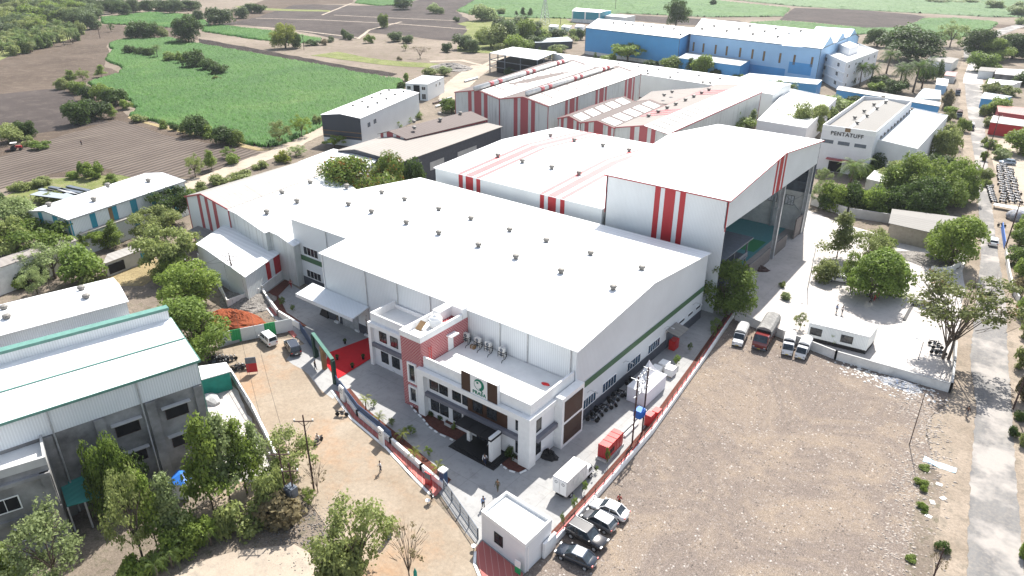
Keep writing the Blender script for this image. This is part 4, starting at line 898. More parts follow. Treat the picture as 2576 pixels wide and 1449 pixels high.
# --- charcoal gable
C1 = shed_px('warehouse', 'white warehouse with a charcoal gable end at the corner of the cane field', [(808, 289), (906, 298), (1053, 234), (966, 227)], 9, 9.8, ridge='v', rf=.5, wall=wall_clean, roof=roof_white, oh=.25)
l0 = (C1.P[1]-C1.P[0]).length; C1.band(0, 0, l0, wall_dark, z0=2.2, name='charcoal_cladding'); 
for z in (2.9, 4.3): C1.band(0, 0, l0, gold, z0=z, z1=z+.22, name='tan_band', off=.06)
C1.window(1, 5.0, 6.0, 1.8, 1.4, pane=blue_glass); C1.window(1, 9.0, 6.2, 1.8, 1.4, pane=blue_glass)
vents_px(C1, [q1(732, 805), q1(803, 775), q1(875, 743), q1(942, 715), q1(1005, 687), q1(845, 815), q1(917, 783), q1(985, 752), q1(1050, 722), q1(1114, 697)], 9.5, .95)
C2 = shed_px('small_building', 'small pale box-like building with a dark central doorway beside the cane field', [(1020, 209), (1075, 212), (1117, 193), (1064, 189)], 6.5, flat=True, wall=wall_clean, roof=roof_white, parapet=.1, cat='building')
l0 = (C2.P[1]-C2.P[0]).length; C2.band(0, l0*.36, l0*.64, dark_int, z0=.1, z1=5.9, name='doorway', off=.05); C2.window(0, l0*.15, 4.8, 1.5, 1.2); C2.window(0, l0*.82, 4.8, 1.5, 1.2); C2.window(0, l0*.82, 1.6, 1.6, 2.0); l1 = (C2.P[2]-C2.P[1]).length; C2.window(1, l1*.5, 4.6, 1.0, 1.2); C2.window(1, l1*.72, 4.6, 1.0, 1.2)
# --- left red striped pair
A1 = shed_px('factory', 'old hall with red striped gable and rust-marked roof left of the biggest factory', [(469, 494), (573, 525), (828, 432), (776, 401)], 10, 11.6, ridge='v', rf=.42, wall=wall_white, roof=roof_worn, trim=red_dull, oh=.3, tskip=(1, 2, 3))
l0 = (A1.P[1]-A1.P[0]).length
for a, b in ((.28, .35), (.46, .53), (.64, .72)): A1.band(0, l0*a, l0*b, red_dull, z0=3.9)
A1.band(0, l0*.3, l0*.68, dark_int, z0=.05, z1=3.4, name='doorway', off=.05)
m = MB(); a, d, n, ln, _ = A1.side(0); p0 = a+d*l0*.15; p1 = a+d*l0*.75; m.prism([p0, p1, p1+n*2.6, p0+n*2.6], [3.8, 3.8, 3.5, 3.5], [3.95, 3.95, 3.65, 3.65]); m.build('door_canopy', roof_grey, A1.root)
A2 = shed_px('x', 'x', [(573, 526), (666, 577), (912, 488), (830, 433)], 9.8, 10.0, ridge='v', rf=.3, wall=wall_old, roof=roof_white, ze2=9.2, oh=.4)
A3 = shed_px('x', 'x', [(667, 577), (736, 607), (890, 535), (872, 500)], 9.1, 9.1, ridge='v', rf=.5, wall=wall_old, roof=roof_white, ze2=8.2, oh=.3)
merge(A1, A2); merge(A1, A3)
for p in [m1(83, 325), m1(199, 178), m1(311, 242), m1(411, 102), m1(685, 130)]: add_vent(A1.root, at(*p, 9.9), 1.2)
A4 = shed_px('shed', 'white-roofed lean shed with red striped wall in front of the old striped hall', [(617, 697), (740, 611), (575, 560), (495, 615)], 5.2, 5.9, ridge='u', rf=.8, ze2=5.8, wall=wall_white, roof=roof_white, oh=.2)
l0 = (A4.P[1]-A4.P[0]).length
for a, b in ((.38, .46), (.54, .72), (.80, .88)): A4.band(0, l0*a, l0*b, red_paint)
# --- blue complex behind
BL = shed_px('factory', 'bright blue factory hall with white roof behind the row of cypress trees', [(1474, 70), (1710, 97), (1762, 80), (1507, 55)], 14, 16, rf=.9, wall=wall_blue, roof=roof_white, trim=steel_dk)
l0 = (BL.P[1]-BL.P[0]).length; BL.band(0, 0, l0, white_dirty, z0=0, z1=1.8, name='plinth_wall')
BR = shed_px('factory', 'longest pale blue factory with narrow slit windows and white roof at the back', [(1737, 86), (2066, 123), (2160, 92), (1770, 52)], 15, 17, rf=.85, wall=wall_sky, roof=roof_white, trim=steel_dk)
l0 = (BR.P[1]-BR.P[0]).length
for x in (1384, 1467, 1567, 1656, 1760, 1853): BR.window(0, l0*((x/3+1288-1737)/(2066-1737))**1.0*1.02, 9.2, .9, 4.2, frame=steel_dk, pane=gold, bars=0)
for x in (12, 128, 228, 347): BR.window(0, l0*((x/3+1932-1737)/(2066-1737))*1.01, 9.0, .9, 4.2, frame=steel_dk, pane=gold, bars=0)
BR.band(0, l0*.80, l0*.96, wall_blue, z0=3, z1=8, name='blue_panel'); BR.band(0, 0, l0*.78, wall_blue, z0=0, z1=4.5, name='blue_panel', off=.02)
m = MB()
for i in range(3):   # sawtooth gable ends
    p0 = BR.pt(1, .02+i*.32, 0); p1 = BR.pt(1, .02+(i+1)*.32-.02, 0); pm = p0.lerp(p1, .5)
    m.v += [(p.x+.2, p.y, z) for p, z in ((p0, 14.9), (p1, 14.9), (pm, 19.5))]; k = len(m.v); m.v += [(p.x-18, p.y, z) for p, z in ((p0, 14.9), (p1, 14.9), (pm, 19.5))]
    b_ = k-3; m.f += [(b_, b_+1, b_+2), (b_+3, b_+5, b_+4), (b_, b_+2, b_+5, b_+3), (b_+1, b_+4, b_+5, b_+2), (b_, b_+3, b_+4, b_+1)]
m.build('sawtooth_gable', wall_sky, BR.root)
for k, row in enumerate((((1434, 227), (1525, 205), (1620, 243), (1712, 228), (1795, 205), (1817, 267), (1905, 245)),)):
    vents_px(BR, [q2(*p) for p in row]+[q3(*p) for p in ((57, 225), (72, 286), (160, 263), (245, 243), (292, 305), (373, 286), (455, 263))], 16.5, 1.6)
vents_px(BL, [q2(*p) for p in ((765, 178), (857, 182), (912, 190), (993, 195), (1050, 207), (1145, 210), (1222, 224), (1272, 268))], 15.5, 1.3)
AN = shed_px('annex', 'low blue annex with bluish lean-to roof in front of the pale blue factory', [(1706, 146), (1862, 166), (1887, 154), (1735, 133)], 6, 6.6, rf=.9, wall=wall_blue, roof=roof_bluew)
AN = shed_px('annex', 'long low blue canopy roof along the foot of the pale blue factory', [(1860, 196), (2055, 213), (2068, 203), (1890, 186)], 5, 5.4, rf=.9, wall=wall_blue, roof=roof_bluew)
WO = shed_px('office_building', 'white three storey office with roof terrace at the end of the pale blue factory', [(2070, 131), (2130, 157), (2210, 127), (2152, 106)], 12, flat=True, wall=wall_plain, roof=slab_white, parapet=.9, cat='office building')
l0 = (WO.P[1]-WO.P[0]).length; l1 = (WO.P[2]-WO.P[1]).length
for z in (2.2, 6, 9.8):
    for t in (.2, .72): WO.window(0, l0*t, z, 2.6, 1.5, bars=2)
    for t in (.1, .3, .5, .7, .9): WO.window(1, l1*t, z, 1.6, 1.2)
for z in (3.4, 7.4): WO.band(0, 0, l0, white, z0=z, z1=z+.35, name='ledge', off=.6)
m = MB(); m.prism([WO.pt(u, v, 0) for u, v in ((.1, .35), (.6, .35), (.6, .65), (.1, .65))], 11.1, 14.5); m.build('stair_cabin', wall_plain, WO.root)
# far sheds
TS = shed_px('shed', 'teal walled shed with white roof at the edge of the far green field', [(1439, 28), (1510, 32), (1537, 27), (1450, 20)], 8, 8.4, wall=wall_teal, roof=roof_white)
l0 = (TS.P[1]-TS.P[0]).length
for a, b in ((0, .04), (.45, .5), (.95, 1)): TS.band(0, l0*a, l0*b, white)
TS.band(0, 0, l0, white_dirty, z0=0, z1=2.5, name='plinth_wall', off=.04)
shed_px('shed', 'low white shed touching the teal walled shed', [(1521, 40), (1574, 44), (1598, 40), (1530, 35)], 5, 5.3, wall=wall_white, roof=roof_white)
for i, (x, y, lb) in enumerate(((1392, 66, 'white hut on the left of three beyond the tree belt'), (1424, 67, 'white hut in the middle of three beyond the tree belt'), (1458, 66, 'white hut on the right of three beyond the tree belt'))):
    h = shed_px('hut', lb, [(x-12, y), (x+8, y+2), (x+14, y-3)], 3, flat=True, wall=wall_white, roof=roof_white, parapet=.05, cat='hut', group='white huts beyond the tree belt'); h.window(0, 3, 1.7, 1.2, 1)
shed_px('shed', 'low open shed with pale sheet roof left of the bright blue hall', [(1346, 108), (1440, 104), (1428, 93), (1348, 98)], 4, 4.3, wall=dark_grey, roof=roof_bluew)
LW = shed_px('warehouse', 'very long white-roofed warehouse in the middle distance in front of the blue factories', [(1437, 160), (1945, 238), (1990, 212), (1390, 133)], 9, 10, rf=.5, wall=wall_white, roof=roof_white)
vents_px(LW, [q2(*p) for p in ((955, 512), (1105, 535), (1252, 555), (1410, 578), (1570, 602), (1025, 563), (1193, 590), (1440, 628), (1495, 634), (805, 490), (1022, 538))], 9.6, 1.1)
OP = thing('open_shed', 'unfinished white-roofed shed standing on a dark open steel frame', 'shed', at(1232, 180), None, True)
P = [at(1232, 134, 9), at(1352, 152, 9), at(1400, 132, 9), at(1290, 119, 9)]; m = MB(); m.prism(P, 9, 9.25); m.build('roof', roof_white, OP)
m = MB()
for i in range(4):
    for t in (0, .33, .66): p = P[i].lerp(P[(i+1) % 4], t); m.box((p.x-.2, p.y-.2, 0), (p.x+.2, p.y+.2, 9))
for z in (3, 6): 
    for i in range(4): a, b = P[i].copy(), P[(i+1) % 4].copy(); a.z = b.z = z; m.bar(a, b, .3)
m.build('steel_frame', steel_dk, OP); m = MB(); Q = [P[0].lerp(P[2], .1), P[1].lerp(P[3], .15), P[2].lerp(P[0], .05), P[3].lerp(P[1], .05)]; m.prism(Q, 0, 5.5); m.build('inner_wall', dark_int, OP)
# --- parapet hall with lettering
PT = shed_px('factory', 'white parapet-walled hall lettered PENTATUFF with a lower wing on its right', [pc(258, 405), pc(740, 470), pc(1065, 190), pc(630, 145)], 12.5, flat=True, wall=wall_plain, roof=roof_grey, parapet=1.3, cat='factory')
l0 = (PT.P[1]-PT.P[0]).length
for a, b in ((.03, .26), (.345, .57), (.66, .88)): PT.window(0, l0*(a+b)/2, 8.2, l0*(b-a), 1.0, frame=white, pane=steel_dk, bars=0)
m = MB()
for (u0, u1, za, zb) in ((.03, .5, 11.25, 12.3), (.5, .97, 12.3, 11.25)): m.prism([PT.pt(u, v, 0) for u, v in ((u0, .03), (u1, .03), (u1, .97), (u0, .97))], [za-.1, zb-.1, zb-.1, za-.1], [za, zb, zb, za])
m.build('ridged_roof', roof_grey, PT.root)
m = MB(); m.prism([PT.pt(u, v, 0) for u, v in ((.475, .03), (.525, .03), (.525, .97), (.475, .97))], 12.26, 12.36); m.build('ridge_strip', white, PT.root)
vents_px(PT, [pc(*p) for p in ((543, 352), (628, 292), (717, 232), (563, 400), (652, 335), (742, 268), (822, 210), (800, 165))], 12.2, 1.15)
dd = (PT.P[1]-PT.P[0]); text_obj('wall_lettering', 'PENTATUFF', 1.45, black, PT.root, PT.pt(.485, 0, 10.6)+Vector((0, -.08, 0)), math.atan2(dd.y, dd.x), spacing=1.12)
m = MB(); p = PT.pt(.485, 0, 0); m.box((p.x-.7, p.y-.12, 11.4), (p.x+.7, p.y+.02, 12.45)); m.build('emblem_plate', gold, PT.root)
PW = shed_px('x', 'x', [pc(745, 536), pc(1112, 623), pc(1390, 320), pc(1062, 252)], 9.3, flat=True, wall=wall_plain, roof=roof_bluew, parapet=.15); 
m = MB()
for i in range(8): v0 = .08+i*.11; m.prism([PW.pt(u, v, 0) for u, v in ((.3, v0), (.6, v0), (.6, v0+.03), (.3, v0+.03))], 9.17, 9.22)
m.build('skylight', white, PW.root)
for i in range(11): p = PW.pt(.04, .05+i*.09, 9.2); add_vent(PW.root, p, .9)
merge(PT, PW)
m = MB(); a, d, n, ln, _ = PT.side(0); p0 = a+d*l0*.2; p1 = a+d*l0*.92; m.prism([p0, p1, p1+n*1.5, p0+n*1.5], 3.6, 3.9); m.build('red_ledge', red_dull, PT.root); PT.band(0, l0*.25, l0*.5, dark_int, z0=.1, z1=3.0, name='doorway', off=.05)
# --- near-left grey building
G = shed_px('factory', 'bare grey concrete building with green-edged white roof filling the left edge', [(-260, 1147), (493, 907), (425, 806), (-260, 992)], 14, 15.6, ridge='u', rf=1.0, ze2=15.6, wall=wall_grey, roof=roof_whiteX, trim=green_trim, oh=.35)
gl = (G.P[1]-G.P[0]).length
G.band(0, 0, gl, wall_clean, z0=10.9, name='upper_cladding', off=.12); G.band(1, 0, (G.P[2]-G.P[1]).length, wall_clean, z0=10.9, name='upper_cladding', off=.12)
m = MB(); m.prism([G.pt(u, v, 0) for u, v in ((-.01, 1.001), (1.005, 1.001), (1.005, 1.08), (-.01, 1.08))], 13, 17.0); m.build('raised_wall', wall_clean, G.root)
m = MB(); m.prism([G.pt(u, v, 0) for u, v in ((-.012, .985), (1.01, .985), (1.01, 1.1), (-.012, 1.1))], 17.0, 17.35); m.prism([G.pt(u, v, 0) for u, v in ((-.01, .48), (1.01, .48), (1.01, .50), (-.01, .50))], 14.9, 15.05); m.build('green_ridge', green_trim, G.root)
a, d, n, ln, _ = G.side(0)
def gt(px, py, z=12): 
    w = at(px, py, z); return (w-a).dot(d)
for tx, w_ in ((gt(*lc(1010, 520), 9), .9), (gt(*lc(765, 560), 10.5), 1.0), (gt(*lc(500, 640), 10.5), 1.0), (gt(*lc(235, 725), 10.5), .9), (2, 1)):
    G.band(0, tx-w_/2, tx+w_/2, wall_grey, z0=0, z1=10.8, name='pilaster', off=.35)
for c, z in ((lc(905, 597), 8.4), (lc(652, 682), 8.4), (lc(945, 750), 4.4), (lc(700, 845), 4.4), (lc(545, 920), 4.4)):
    t = gt(*c, z); G.window(0, t, z, 2.4, 1.5, frame=rust, pane=dark_int, bars=0, fw=.05)
    m = MB(); p0 = a+d*(t-1.6); p1 = a+d*(t+1.6); m.prism([p0, p1, p1+n*.6, p0+n*.6], z+.95, z+1.07); m.build('window_hood', concrete, G.root)
m = MB(); t = gt(*lc(740, 570), 10.5); p = a+d*(t-.3)+n*.25; m.tube([(p.x, p.y, .2), (p.x, p.y, 13.8)], .09); t = gt(*lc(230, 730), 10.5); p = a+d*(t+.8)+n*.25; m.tube([(p.x, p.y, .2), (p.x, p.y, 13.8)], .09); m.build('downpipe', steel, G.root)
m = MB(); t = gt(*lc(640, 1000), 3); p0 = a+d*(t-3); p1 = a+d*(t+11); 
G2 = shed_px('x', 'x', [(-260, 1262), (113, 1150), (101, 1079), (-260, 1205)], 11.2, flat=True, wall=wall_grey, roof=slab_white, parapet=.8, trim=concrete)
l2 = (G2.P[1]-G2.P[0]).length
for t, z in ((l2-4.4, 7.0), (l2-11, 7.0), (l2-3.4, 3.0), (l2-10, 3.0)): G2.window(0, t, z, 2.3, 1.5, frame=white, pane=dark_int, bars=1, fw=.12)
for t in (l2-.5, l2-7.2, l2-14): G2.band(0, t-.4, t+.4, wall_grey, z0=0, z1=9.6, name='pilaster', off=.25)
G2.band(0, 0, l2, wall_grey, z0=4.7, z1=5.2, name='floor_band', off=.3); G2.band(0, 0, l2, wall_grey, z0=9.2, z1=9.6, name='floor_band', off=.45)
merge(G, G2)
LT = thing('lean_to', 'teal sheet lean-to roof against the bare grey concrete building', 'lean-to', at(250, 1290), None, True)
P = [at(169, 1276, 3.6), at(256, 1251, 3.6), at(240, 1168, 4.6), at(143, 1190, 4.6)]; m = MB(); m.prism(P, [p.z for p in P], [p.z+.1 for p in P]); m.build('roof', teal_roof, LT)
m = MB()
for p in P[:2]+[P[0].lerp(P[1], .5)]: m.box((p.x-.08, p.y-.08, 0), (p.x+.08, p.y+.08, 3.6))
m.build('post', steel, LT)
shed_px('warehouse', 'white flat-ridged warehouse roof directly behind the green-edged roof', [(-260, 913), (318, 759), (281, 702), (-260, 832)], 8, 8.8, wall=wall_clean, roof=roof_whiteX, oh=.3)
S = [o for o in bpy.data.objects if o.get('label') == 'white flat-ridged warehouse roof directly behind the green-edged roof'][0]
for p in (m0(618, 905), m0(655, 968), m0(35, 1052), m0(57, 1122)): add_vent(S, at(*p, 8.5), 1.15)
shed_px('shed', 'narrow low white-roofed shed squeezed behind the green-edged roof', [(25, 905), (360, 808), (350, 787), (25, 868)], 5, 5.2, wall=wall_clean, roof=roof_whiteX, oh=.15)
BS = shed_px('warehouse', 'white shed with teal vertical panels beside the ploughed field', [(72, 532), (172, 553), (462, 456), (366, 438)], 8, 8.9, ridge='v', rf=.45, wall=wall_white, roof=roof_white, trim=steel, oh=.3)
l0 = (BS.P[1]-BS.P[0]).length; l1 = (BS.P[2]-BS.P[1]).length
for a_, b_ in ((.24, .34), (.6, .72), (.93, 1.0)): BS.band(0, l0*a_, l0*b_, wall_teal)
for a_, b_ in ((0, .015), (.155, .20), (.335, .375), (.49, .545), (.67, .71), (.86, .90)): BS.band(1, l1*a_, l1*b_, wall_teal)
BS.band(1, l1*.305, l1*.335, gold); vents_px(BS, [m0(372, 270), m0(710, 230), m0(815, 122), m0(1122, 87)], 8.7, 1.2)
shed_px('lean_to', 'long narrow lean-to on the side of the teal panelled shed', [(203, 590), (332, 546), (322, 538), (196, 580)], 4.5, 4.8, rf=.9, wall=wall_white, roof=roof_worn, cat='lean-to')
shed_px('shed', 'old low white shed with mossy roof under the acacia trees at the left edge', [(-160, 730), (190, 606), (172, 595), (-160, 705)], 5, 5.3, wall=white_dirty, roof=roof_asb)
HU = shed_px('hut', 'ramshackle low hut with patched pale roof in the dry grass plot', [(263, 664), (374, 622), (362, 610), (272, 641)], 2.8, 2.9, wall=concrete, roof=roof_worn, cat='hut')
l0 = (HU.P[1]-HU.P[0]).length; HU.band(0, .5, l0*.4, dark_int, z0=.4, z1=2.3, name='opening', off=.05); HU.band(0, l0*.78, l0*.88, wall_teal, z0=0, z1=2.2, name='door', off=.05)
GK = shed_px('kiosk', 'small kiosk with white roof and green tarp sides at the corner of the grey building', [(505, 955), (577, 935), (566, 915), (500, 925)], 3, 3.1, wall=teal_wall, roof=roof_white, cat='kiosk')
# guard house
GH = Shed('gatehouse', 'small white box gatehouse with flat parapet roof beside the sliding gate', (-37.6, 43.3), (-31.2, 42.5), (-31.1, 46.9), (-37.4, 47.3), 4.0, flat=True, wall=wall_plain, roof=slab_white, parapet=.35, trim=white, cat='gatehouse')
GH.window(0, 2.6, 1.9, 1.1, 1.3, frame=black); m = MB(); m.tube([(-31.05, 42.8, .2), (-31.05, 42.8, 3.4)], .06); m.build('downpipe', white, GH.root)
m = MB(); m.box((-37.9, 43.9, 1.2), (-37.62, 45.2, 2.7)); m.build('window', win_glass, GH.root)
# yard buildings on the right
PO = shed_px('portable_cabin', 'white portable site office with two dark windows behind the parked trucks', [(2036, 812), (2187, 848), (2210, 820), (2050, 789)], 3.2, 3.3, wall=wall_white, roof=roof_white, oh=.1, z0=.76, cat='cabin')
l0 = (PO.P[1]-PO.P[0]).length; PO.window(0, l0*.14, 1.9, 1.6, 1.1, frame=black); PO.window(0, l0*.66, 1.9, 1.6, 1.1, frame=black)
m = MB(); m.prism([PO.pt(u, v, 0) for u, v in ((.005, .02), (.995, .02), (.995, .98), (.005, .98))], 0, .75); m.build('undercarriage', black, PO.root)
YS = shed_px('shed', 'long cream shed with a weathered grey roof by the roadside tree', [(2239, 562), (2350, 586), (2410, 548), (2249, 528)], 3.8, 4.3, wall=plain('cream_sheet', (.36, .32, .26), .8, var=.15), roof=roof_grey, oh=.3)
shed_px('hut', 'small flat white-roofed hut among the trees near the lettered hall', [(2180, 449), (2235, 462), (2262, 440), (2200, 429)], 3.6, flat=True, wall=white_dirty, roof=slab_white, parapet=.15, cat='hut')
for nm, lb, pts, z, wl, rf_, ct in (
    ('shed', 'red roofed shed on the right beyond the road, the farther one', [(2512, 282), (2640, 300), (2640, 280), (2508, 264)], 4, red_dull, roof_rust, 'shed'),
    ('shed', 'red roofed shed with white front edge right of the road, the nearer one', [(2492, 308), (2640, 327), (2640, 312), (2500, 291)], 4, red_paint, roof_worn, 'shed'),
    ('shed', 'blue and white walled shop right of the road near the bend', [(2468, 248), (2520, 253), (2545, 243), (2478, 233)], 3.5, wall_blue, roof_bluew, 'shop'),
    ('hut', 'white roofed hut right of the road below the round tree', [(2462, 178), (2500, 181), (2510, 172), (2468, 169)], 3.5, wall_white, roof_grey, 'hut'),
    ('shed', 'grey walled shed behind the white roofed roadside hut', [(2503, 186), (2580, 193), (2620, 178), (2510, 172)], 3.5, wall_grey, roof_worn, 'shed'),
    ('shed', 'white flat shed right of the road in front of the grey walled shed', [(2485, 210), (2545, 215), (2570, 206), (2490, 199)], 3.2, white_dirty, roof_white, 'shed'),
    ('shop', 'long white shop left of the road by the dark tree', [(2332, 151), (2395, 160), (2412, 148), (2345, 138)], 4.2, wall_white, roof_grey, 'shop'),
    ('hut', 'pale blue hut left of the road with white roof', [(2355, 213), (2382, 217), (2385, 200), (2358, 197)], 3.5, wall_sky, roof_white, 'hut'),
    ('shed', 'shed with pale blue sheet roof left of the road', [(2302, 248), (2365, 250), (2366, 228), (2325, 222)], 3.5, white_dirty, roof_bluew, 'shed'),
    ('hut', 'red and white roadside stall left of the far road', [(2376, 190), (2402, 193), (2408, 182), (2382, 180)], 3, white_dirty, roof_rust, 'stall')):
    Sx = shed_px(nm, lb, pts, z, z+.3, wall=wl, roof=rf_, cat=ct, oh=.2)
LB = shed_px('shed', 'very long low blue-walled shed with a strip roof behind the lettered hall', [(2105, 226), (2362, 268), (2366, 258), (2112, 217)], 4, 4.2, wall=wall_blue, roof=roof_worn)
shed_px('shed', 'flat white-roofed building with roof clutter between the striped hall and the lettered hall', [(1905, 302), (2030, 322), (2105, 247), (1985, 222)], 7, flat=True, wall=wall_plain, roof=slab_white, parapet=.3)
# ------------------------------------------------------------------ vegetation
def leaf_cloud(n, centers, radii, size, flat=1.0, shell=.75, droop=0.0, elong=1.0):
    """leaf clumps: n small quads spread over and inside the given lobes"""
    centers = np.array(centers, float); radii = np.array(radii, float)
    w = (radii.max(1) if radii.ndim == 2 else radii)**2; k = rng.choice(len(centers), n, p=w/w.sum())
    d = rng.normal(size=(n, 3)); d /= np.linalg.norm(d, axis=1)[:, None]; d[:, 2] = np.where(d[:, 2] < -.35, -d[:, 2]*.6, d[:, 2])
    r = shell+(1.05-shell)*rng.random(n)**.7; inner = rng.random(n) < .22; r[inner] *= rng.random(inner.sum())
    rad = radii[k] if radii.ndim == 2 else np.repeat(radii[k][:, None], 3, 1)
    p = centers[k]+d*r[:, None]*rad*np.array([1, 1, flat])
    nrm = d*.7+rng.normal(size=(n, 3))*.55+np.array([0, 0, .35]); nrm /= np.linalg.norm(nrm, axis=1)[:, None]
    t = np.cross(nrm, rng.normal(size=(n, 3))); t /= np.linalg.norm(t, axis=1)[:, None]; b = np.cross(nrm, t)
    s = size*(.55+.9*rng.random(n))[:, None]
    P = np.stack([p-t*s*elong, p+b*s*.6, p+t*s*elong+nrm*s*.25, p-b*s*.6], 1)
    P[:, :, 2] -= droop*rng.random((n, 1))
    return P.reshape(-1, 3), np.arange(4*n).reshape(-1, 4)
def lobes(n, rx, rz, zc, lr, bias=0.0):
    c = []; 
    for _ in range(n):
        while True:
            q = rng.uniform(-1, 1, 3)
            if np.linalg.norm(q) < 1 and q[2] > -.75: break
        c.append((q[0]*rx, q[1]*rx, zc+q[2]*rz+bias*abs(q[0])))
    return c, [lr*(.65+.6*rng.random()) for _ in range(n)]
def limbs(mb, top, spread, n, r0, h0, forks=True):
    mb.tube([(0, 0, -.02), (r0*.3, 0, h0*.5), (0, r0*.3, h0)], [r0*1.25, r0, r0*.8], 7)
    for i in range(n):
        a = 2*math.pi*i/n+random.uniform(-.3, .3); q = spread*random.uniform(.55, 1); z = top*random.uniform(.8, 1)
        m_ = (math.cos(a)*q*.45, math.sin(a)*q*.45, h0+(z-h0)*.55); e = (math.cos(a)*q, math.sin(a)*q, z)
        mb.tube([(0, 0, h0*.9), m_, e], [r0*.55, r0*.35, r0*.1], 5)
        if forks: mb.tube([m_, (m_[0]*1.2+q*.3*math.cos(a+1.2), m_[1]*1.2+q*.3*math.sin(a+1.2), z*.98)], [r0*.28, r0*.08], 4)
# unit trees: height 1, crown half width .5
PROTO = {}
def proto(kind, nvar, fn):
    PROTO[kind] = []
    for _ in range(nvar):
        mb = MB(); V, F = fn(mb)
        if kind not in ('palm', 'youngpalm', 'bare', 'sparse'):
            q = np.percentile(np.hypot(V[:, 0], V[:, 1]), 96); V[:, :2] *= .5/q; zt = np.percentile(V[:, 2], 99.7)
            V[:, 2] *= 1.0/zt; zb = np.percentile(V[:, 2], 1); lo_ = dict(round=.07, big=.14, bush=.02, tall=.2, flat=.42, airy=.22, cone=.02)[kind]; V[:, 2] = lo_+(V[:, 2]-zb)*(1-lo_)/(1-zb); V[:, 2] = np.maximum(V[:, 2], .015)
        me = np_mesh(kind+'_crown', V, F, L_mid, link=False)
        t = mb.build('trunk_src', bark, None, True); tm = t.data; bpy.data.objects.remove(t); PROTO[kind].append((me, tm))
def p_round(mb):
    c, r = lobes(18, .33, .32, .55, .2); limbs(mb, .6, .25, 5, .035, .15); return leaf_cloud(4200, c, r, .03)
def p_big(mb):
    c, r = lobes(38, .38, .36, .55, .15); limbs(mb, .7, .32, 7, .03, .15); return leaf_cloud(12000, c, r, .0175)
def p_airy(mb):
    c, r = lobes(30, .42, .34, .56, .12); limbs(mb, .8, .4, 8, .022, .28); return leaf_cloud(3700, c, r, .0175, shell=.3)
def p_sparse(mb):
    limbs(mb, .9, .46, 14, .011, .25)
    for i in range(60):
        a = random.uniform(0, 6.28); q = random.uniform(.12, .38); z = random.uniform(.45, .78); mb.tube([(math.cos(a)*q, math.sin(a)*q, z), (math.cos(a+.2)*q*1.3, math.sin(a+.2)*q*1.3, z+random.uniform(.08, .2))], [.0025, .001], 3)
    c, r = lobes(34, .44, .22, .72, .11); return leaf_cloud(4200, c, r, .0145, flat=.8, shell=.3)
def p_flat(mb):
    c, r = lobes(26, .44, .16, .72, .12); limbs(mb, .82, .42, 9, .028, .3); return leaf_cloud(6500, c, r, .018, flat=.8, shell=.3)
def p_tall(mb):
    c = [(rng.uniform(-.25, .25)*(1.1-z), rng.uniform(-.25, .25)*(1.1-z), z) for z in np.linspace(.25, .9, 24)]; r = [.16*(1.15-.6*q[2])+.03*rng.random() for q in c]
    limbs(mb, .9, .15, 5, .016, .75, False); return leaf_cloud(3600, c, r, .021, shell=.35)
def p_cone(mb):
    c = [(0, 0, z) for z in np.linspace(.08, .93, 14)]; r = [.42*(1-.86*q[2])*.95+.02 for q in c]
    mb.tube([(0, 0, 0), (0, 0, .9)], [.04, .01], 6); return leaf_cloud(2400, c, r, .028, shell=.7)
def p_bush(mb):
    c, r = lobes(11, .34, .3, .42, .22); limbs(mb, .5, .25, 5, .02, .1); return leaf_cloud(2000, c, r, .042, shell=.5)
def p_bare(mb):
    limbs(mb, .95, .4, 9, .016, .18)
    for i in range(46):
        a = random.uniform(0, 6.28); q = random.uniform(.1, .3); z = random.uniform(.4, .75); e = (math.cos(a)*q*1.7, math.sin(a)*q*1.7, z+random.uniform(.1, .25)); mb.tube([(math.cos(a)*q, math.sin(a)*q, z), e], [.005, .002], 3)
    c, r = lobes(14, .42, .3, .65, .08); return leaf_cloud(320, c, r, .02, shell=.2)
def frond(V, F, o, a, L, w, rise, drop, segs=7, seg_leaf=True):
    ca, sa = math.cos(a), math.sin(a); pts = []
    for i in range(segs+1):
        t = i/segs; x = L*t*(1-.12*t); z = rise*math.sin(t*1.7)*L-drop*L*t*t; pts.append(np.array([o[0]+ca*x, o[1]+sa*x, o[2]+z]))
    side = np.array([-sa, ca, 0])
    for i in range(segs):
        t = (i+.5)/segs; ww = w*math.sin(math.pi*min(.98, t*.9+.12))
        for s in (-1, 1):
            for j in range(3):
                p = pts[i]+(pts[i+1]-pts[i])*j/3; q = pts[i]+(pts[i+1]-pts[i])*(j+.7)/3; tip = q+side*s*ww+(pts[i+1]-pts[i])*.8+np.array([0, 0, -ww*.45]); n = len(V); V += [p, q, tip+(q-p)*.3, tip]; F.append((n, n+1, n+2, n+3))
def p_palm(mb):
    mb.tube([(0, 0, 0), (.01, .0, .3), (.03, .01, .6), (.02, 0, .78)], [.035, .026, .022, .026], 7); V, F = [], []
    for i in range(26):
        k = i/26; frond(V, F, (.02, 0, .78), i*2.4, .5*(.75+.3*random.random()), .1, .75-.75*k+.1, .35+.7*k)
    return np.array(V), np.array(F)
def p_youngpalm(mb):
    mb.tube([(0, 0, 0), (0, 0, .5)], [.04, .03], 6); V, F = [], []
    for i in range(11): frond(V, F, (0, 0, .48), i*2.4, .5, .1, .9-.05*i, .5+.04*i, 6)
    return np.array(V), np.array(F)
proto('round', 3, p_round); proto('big', 3, p_big); proto('airy', 3, p_airy); proto('flat', 2, p_flat); proto('tall', 3, p_tall); proto('cone', 1, p_cone)
proto('bush', 3, p_bush); proto('bare', 2, p_bare); proto('sparse', 2, p_sparse); proto('palm', 2, p_palm); proto('youngpalm', 2, p_youngpalm)
CM = {}
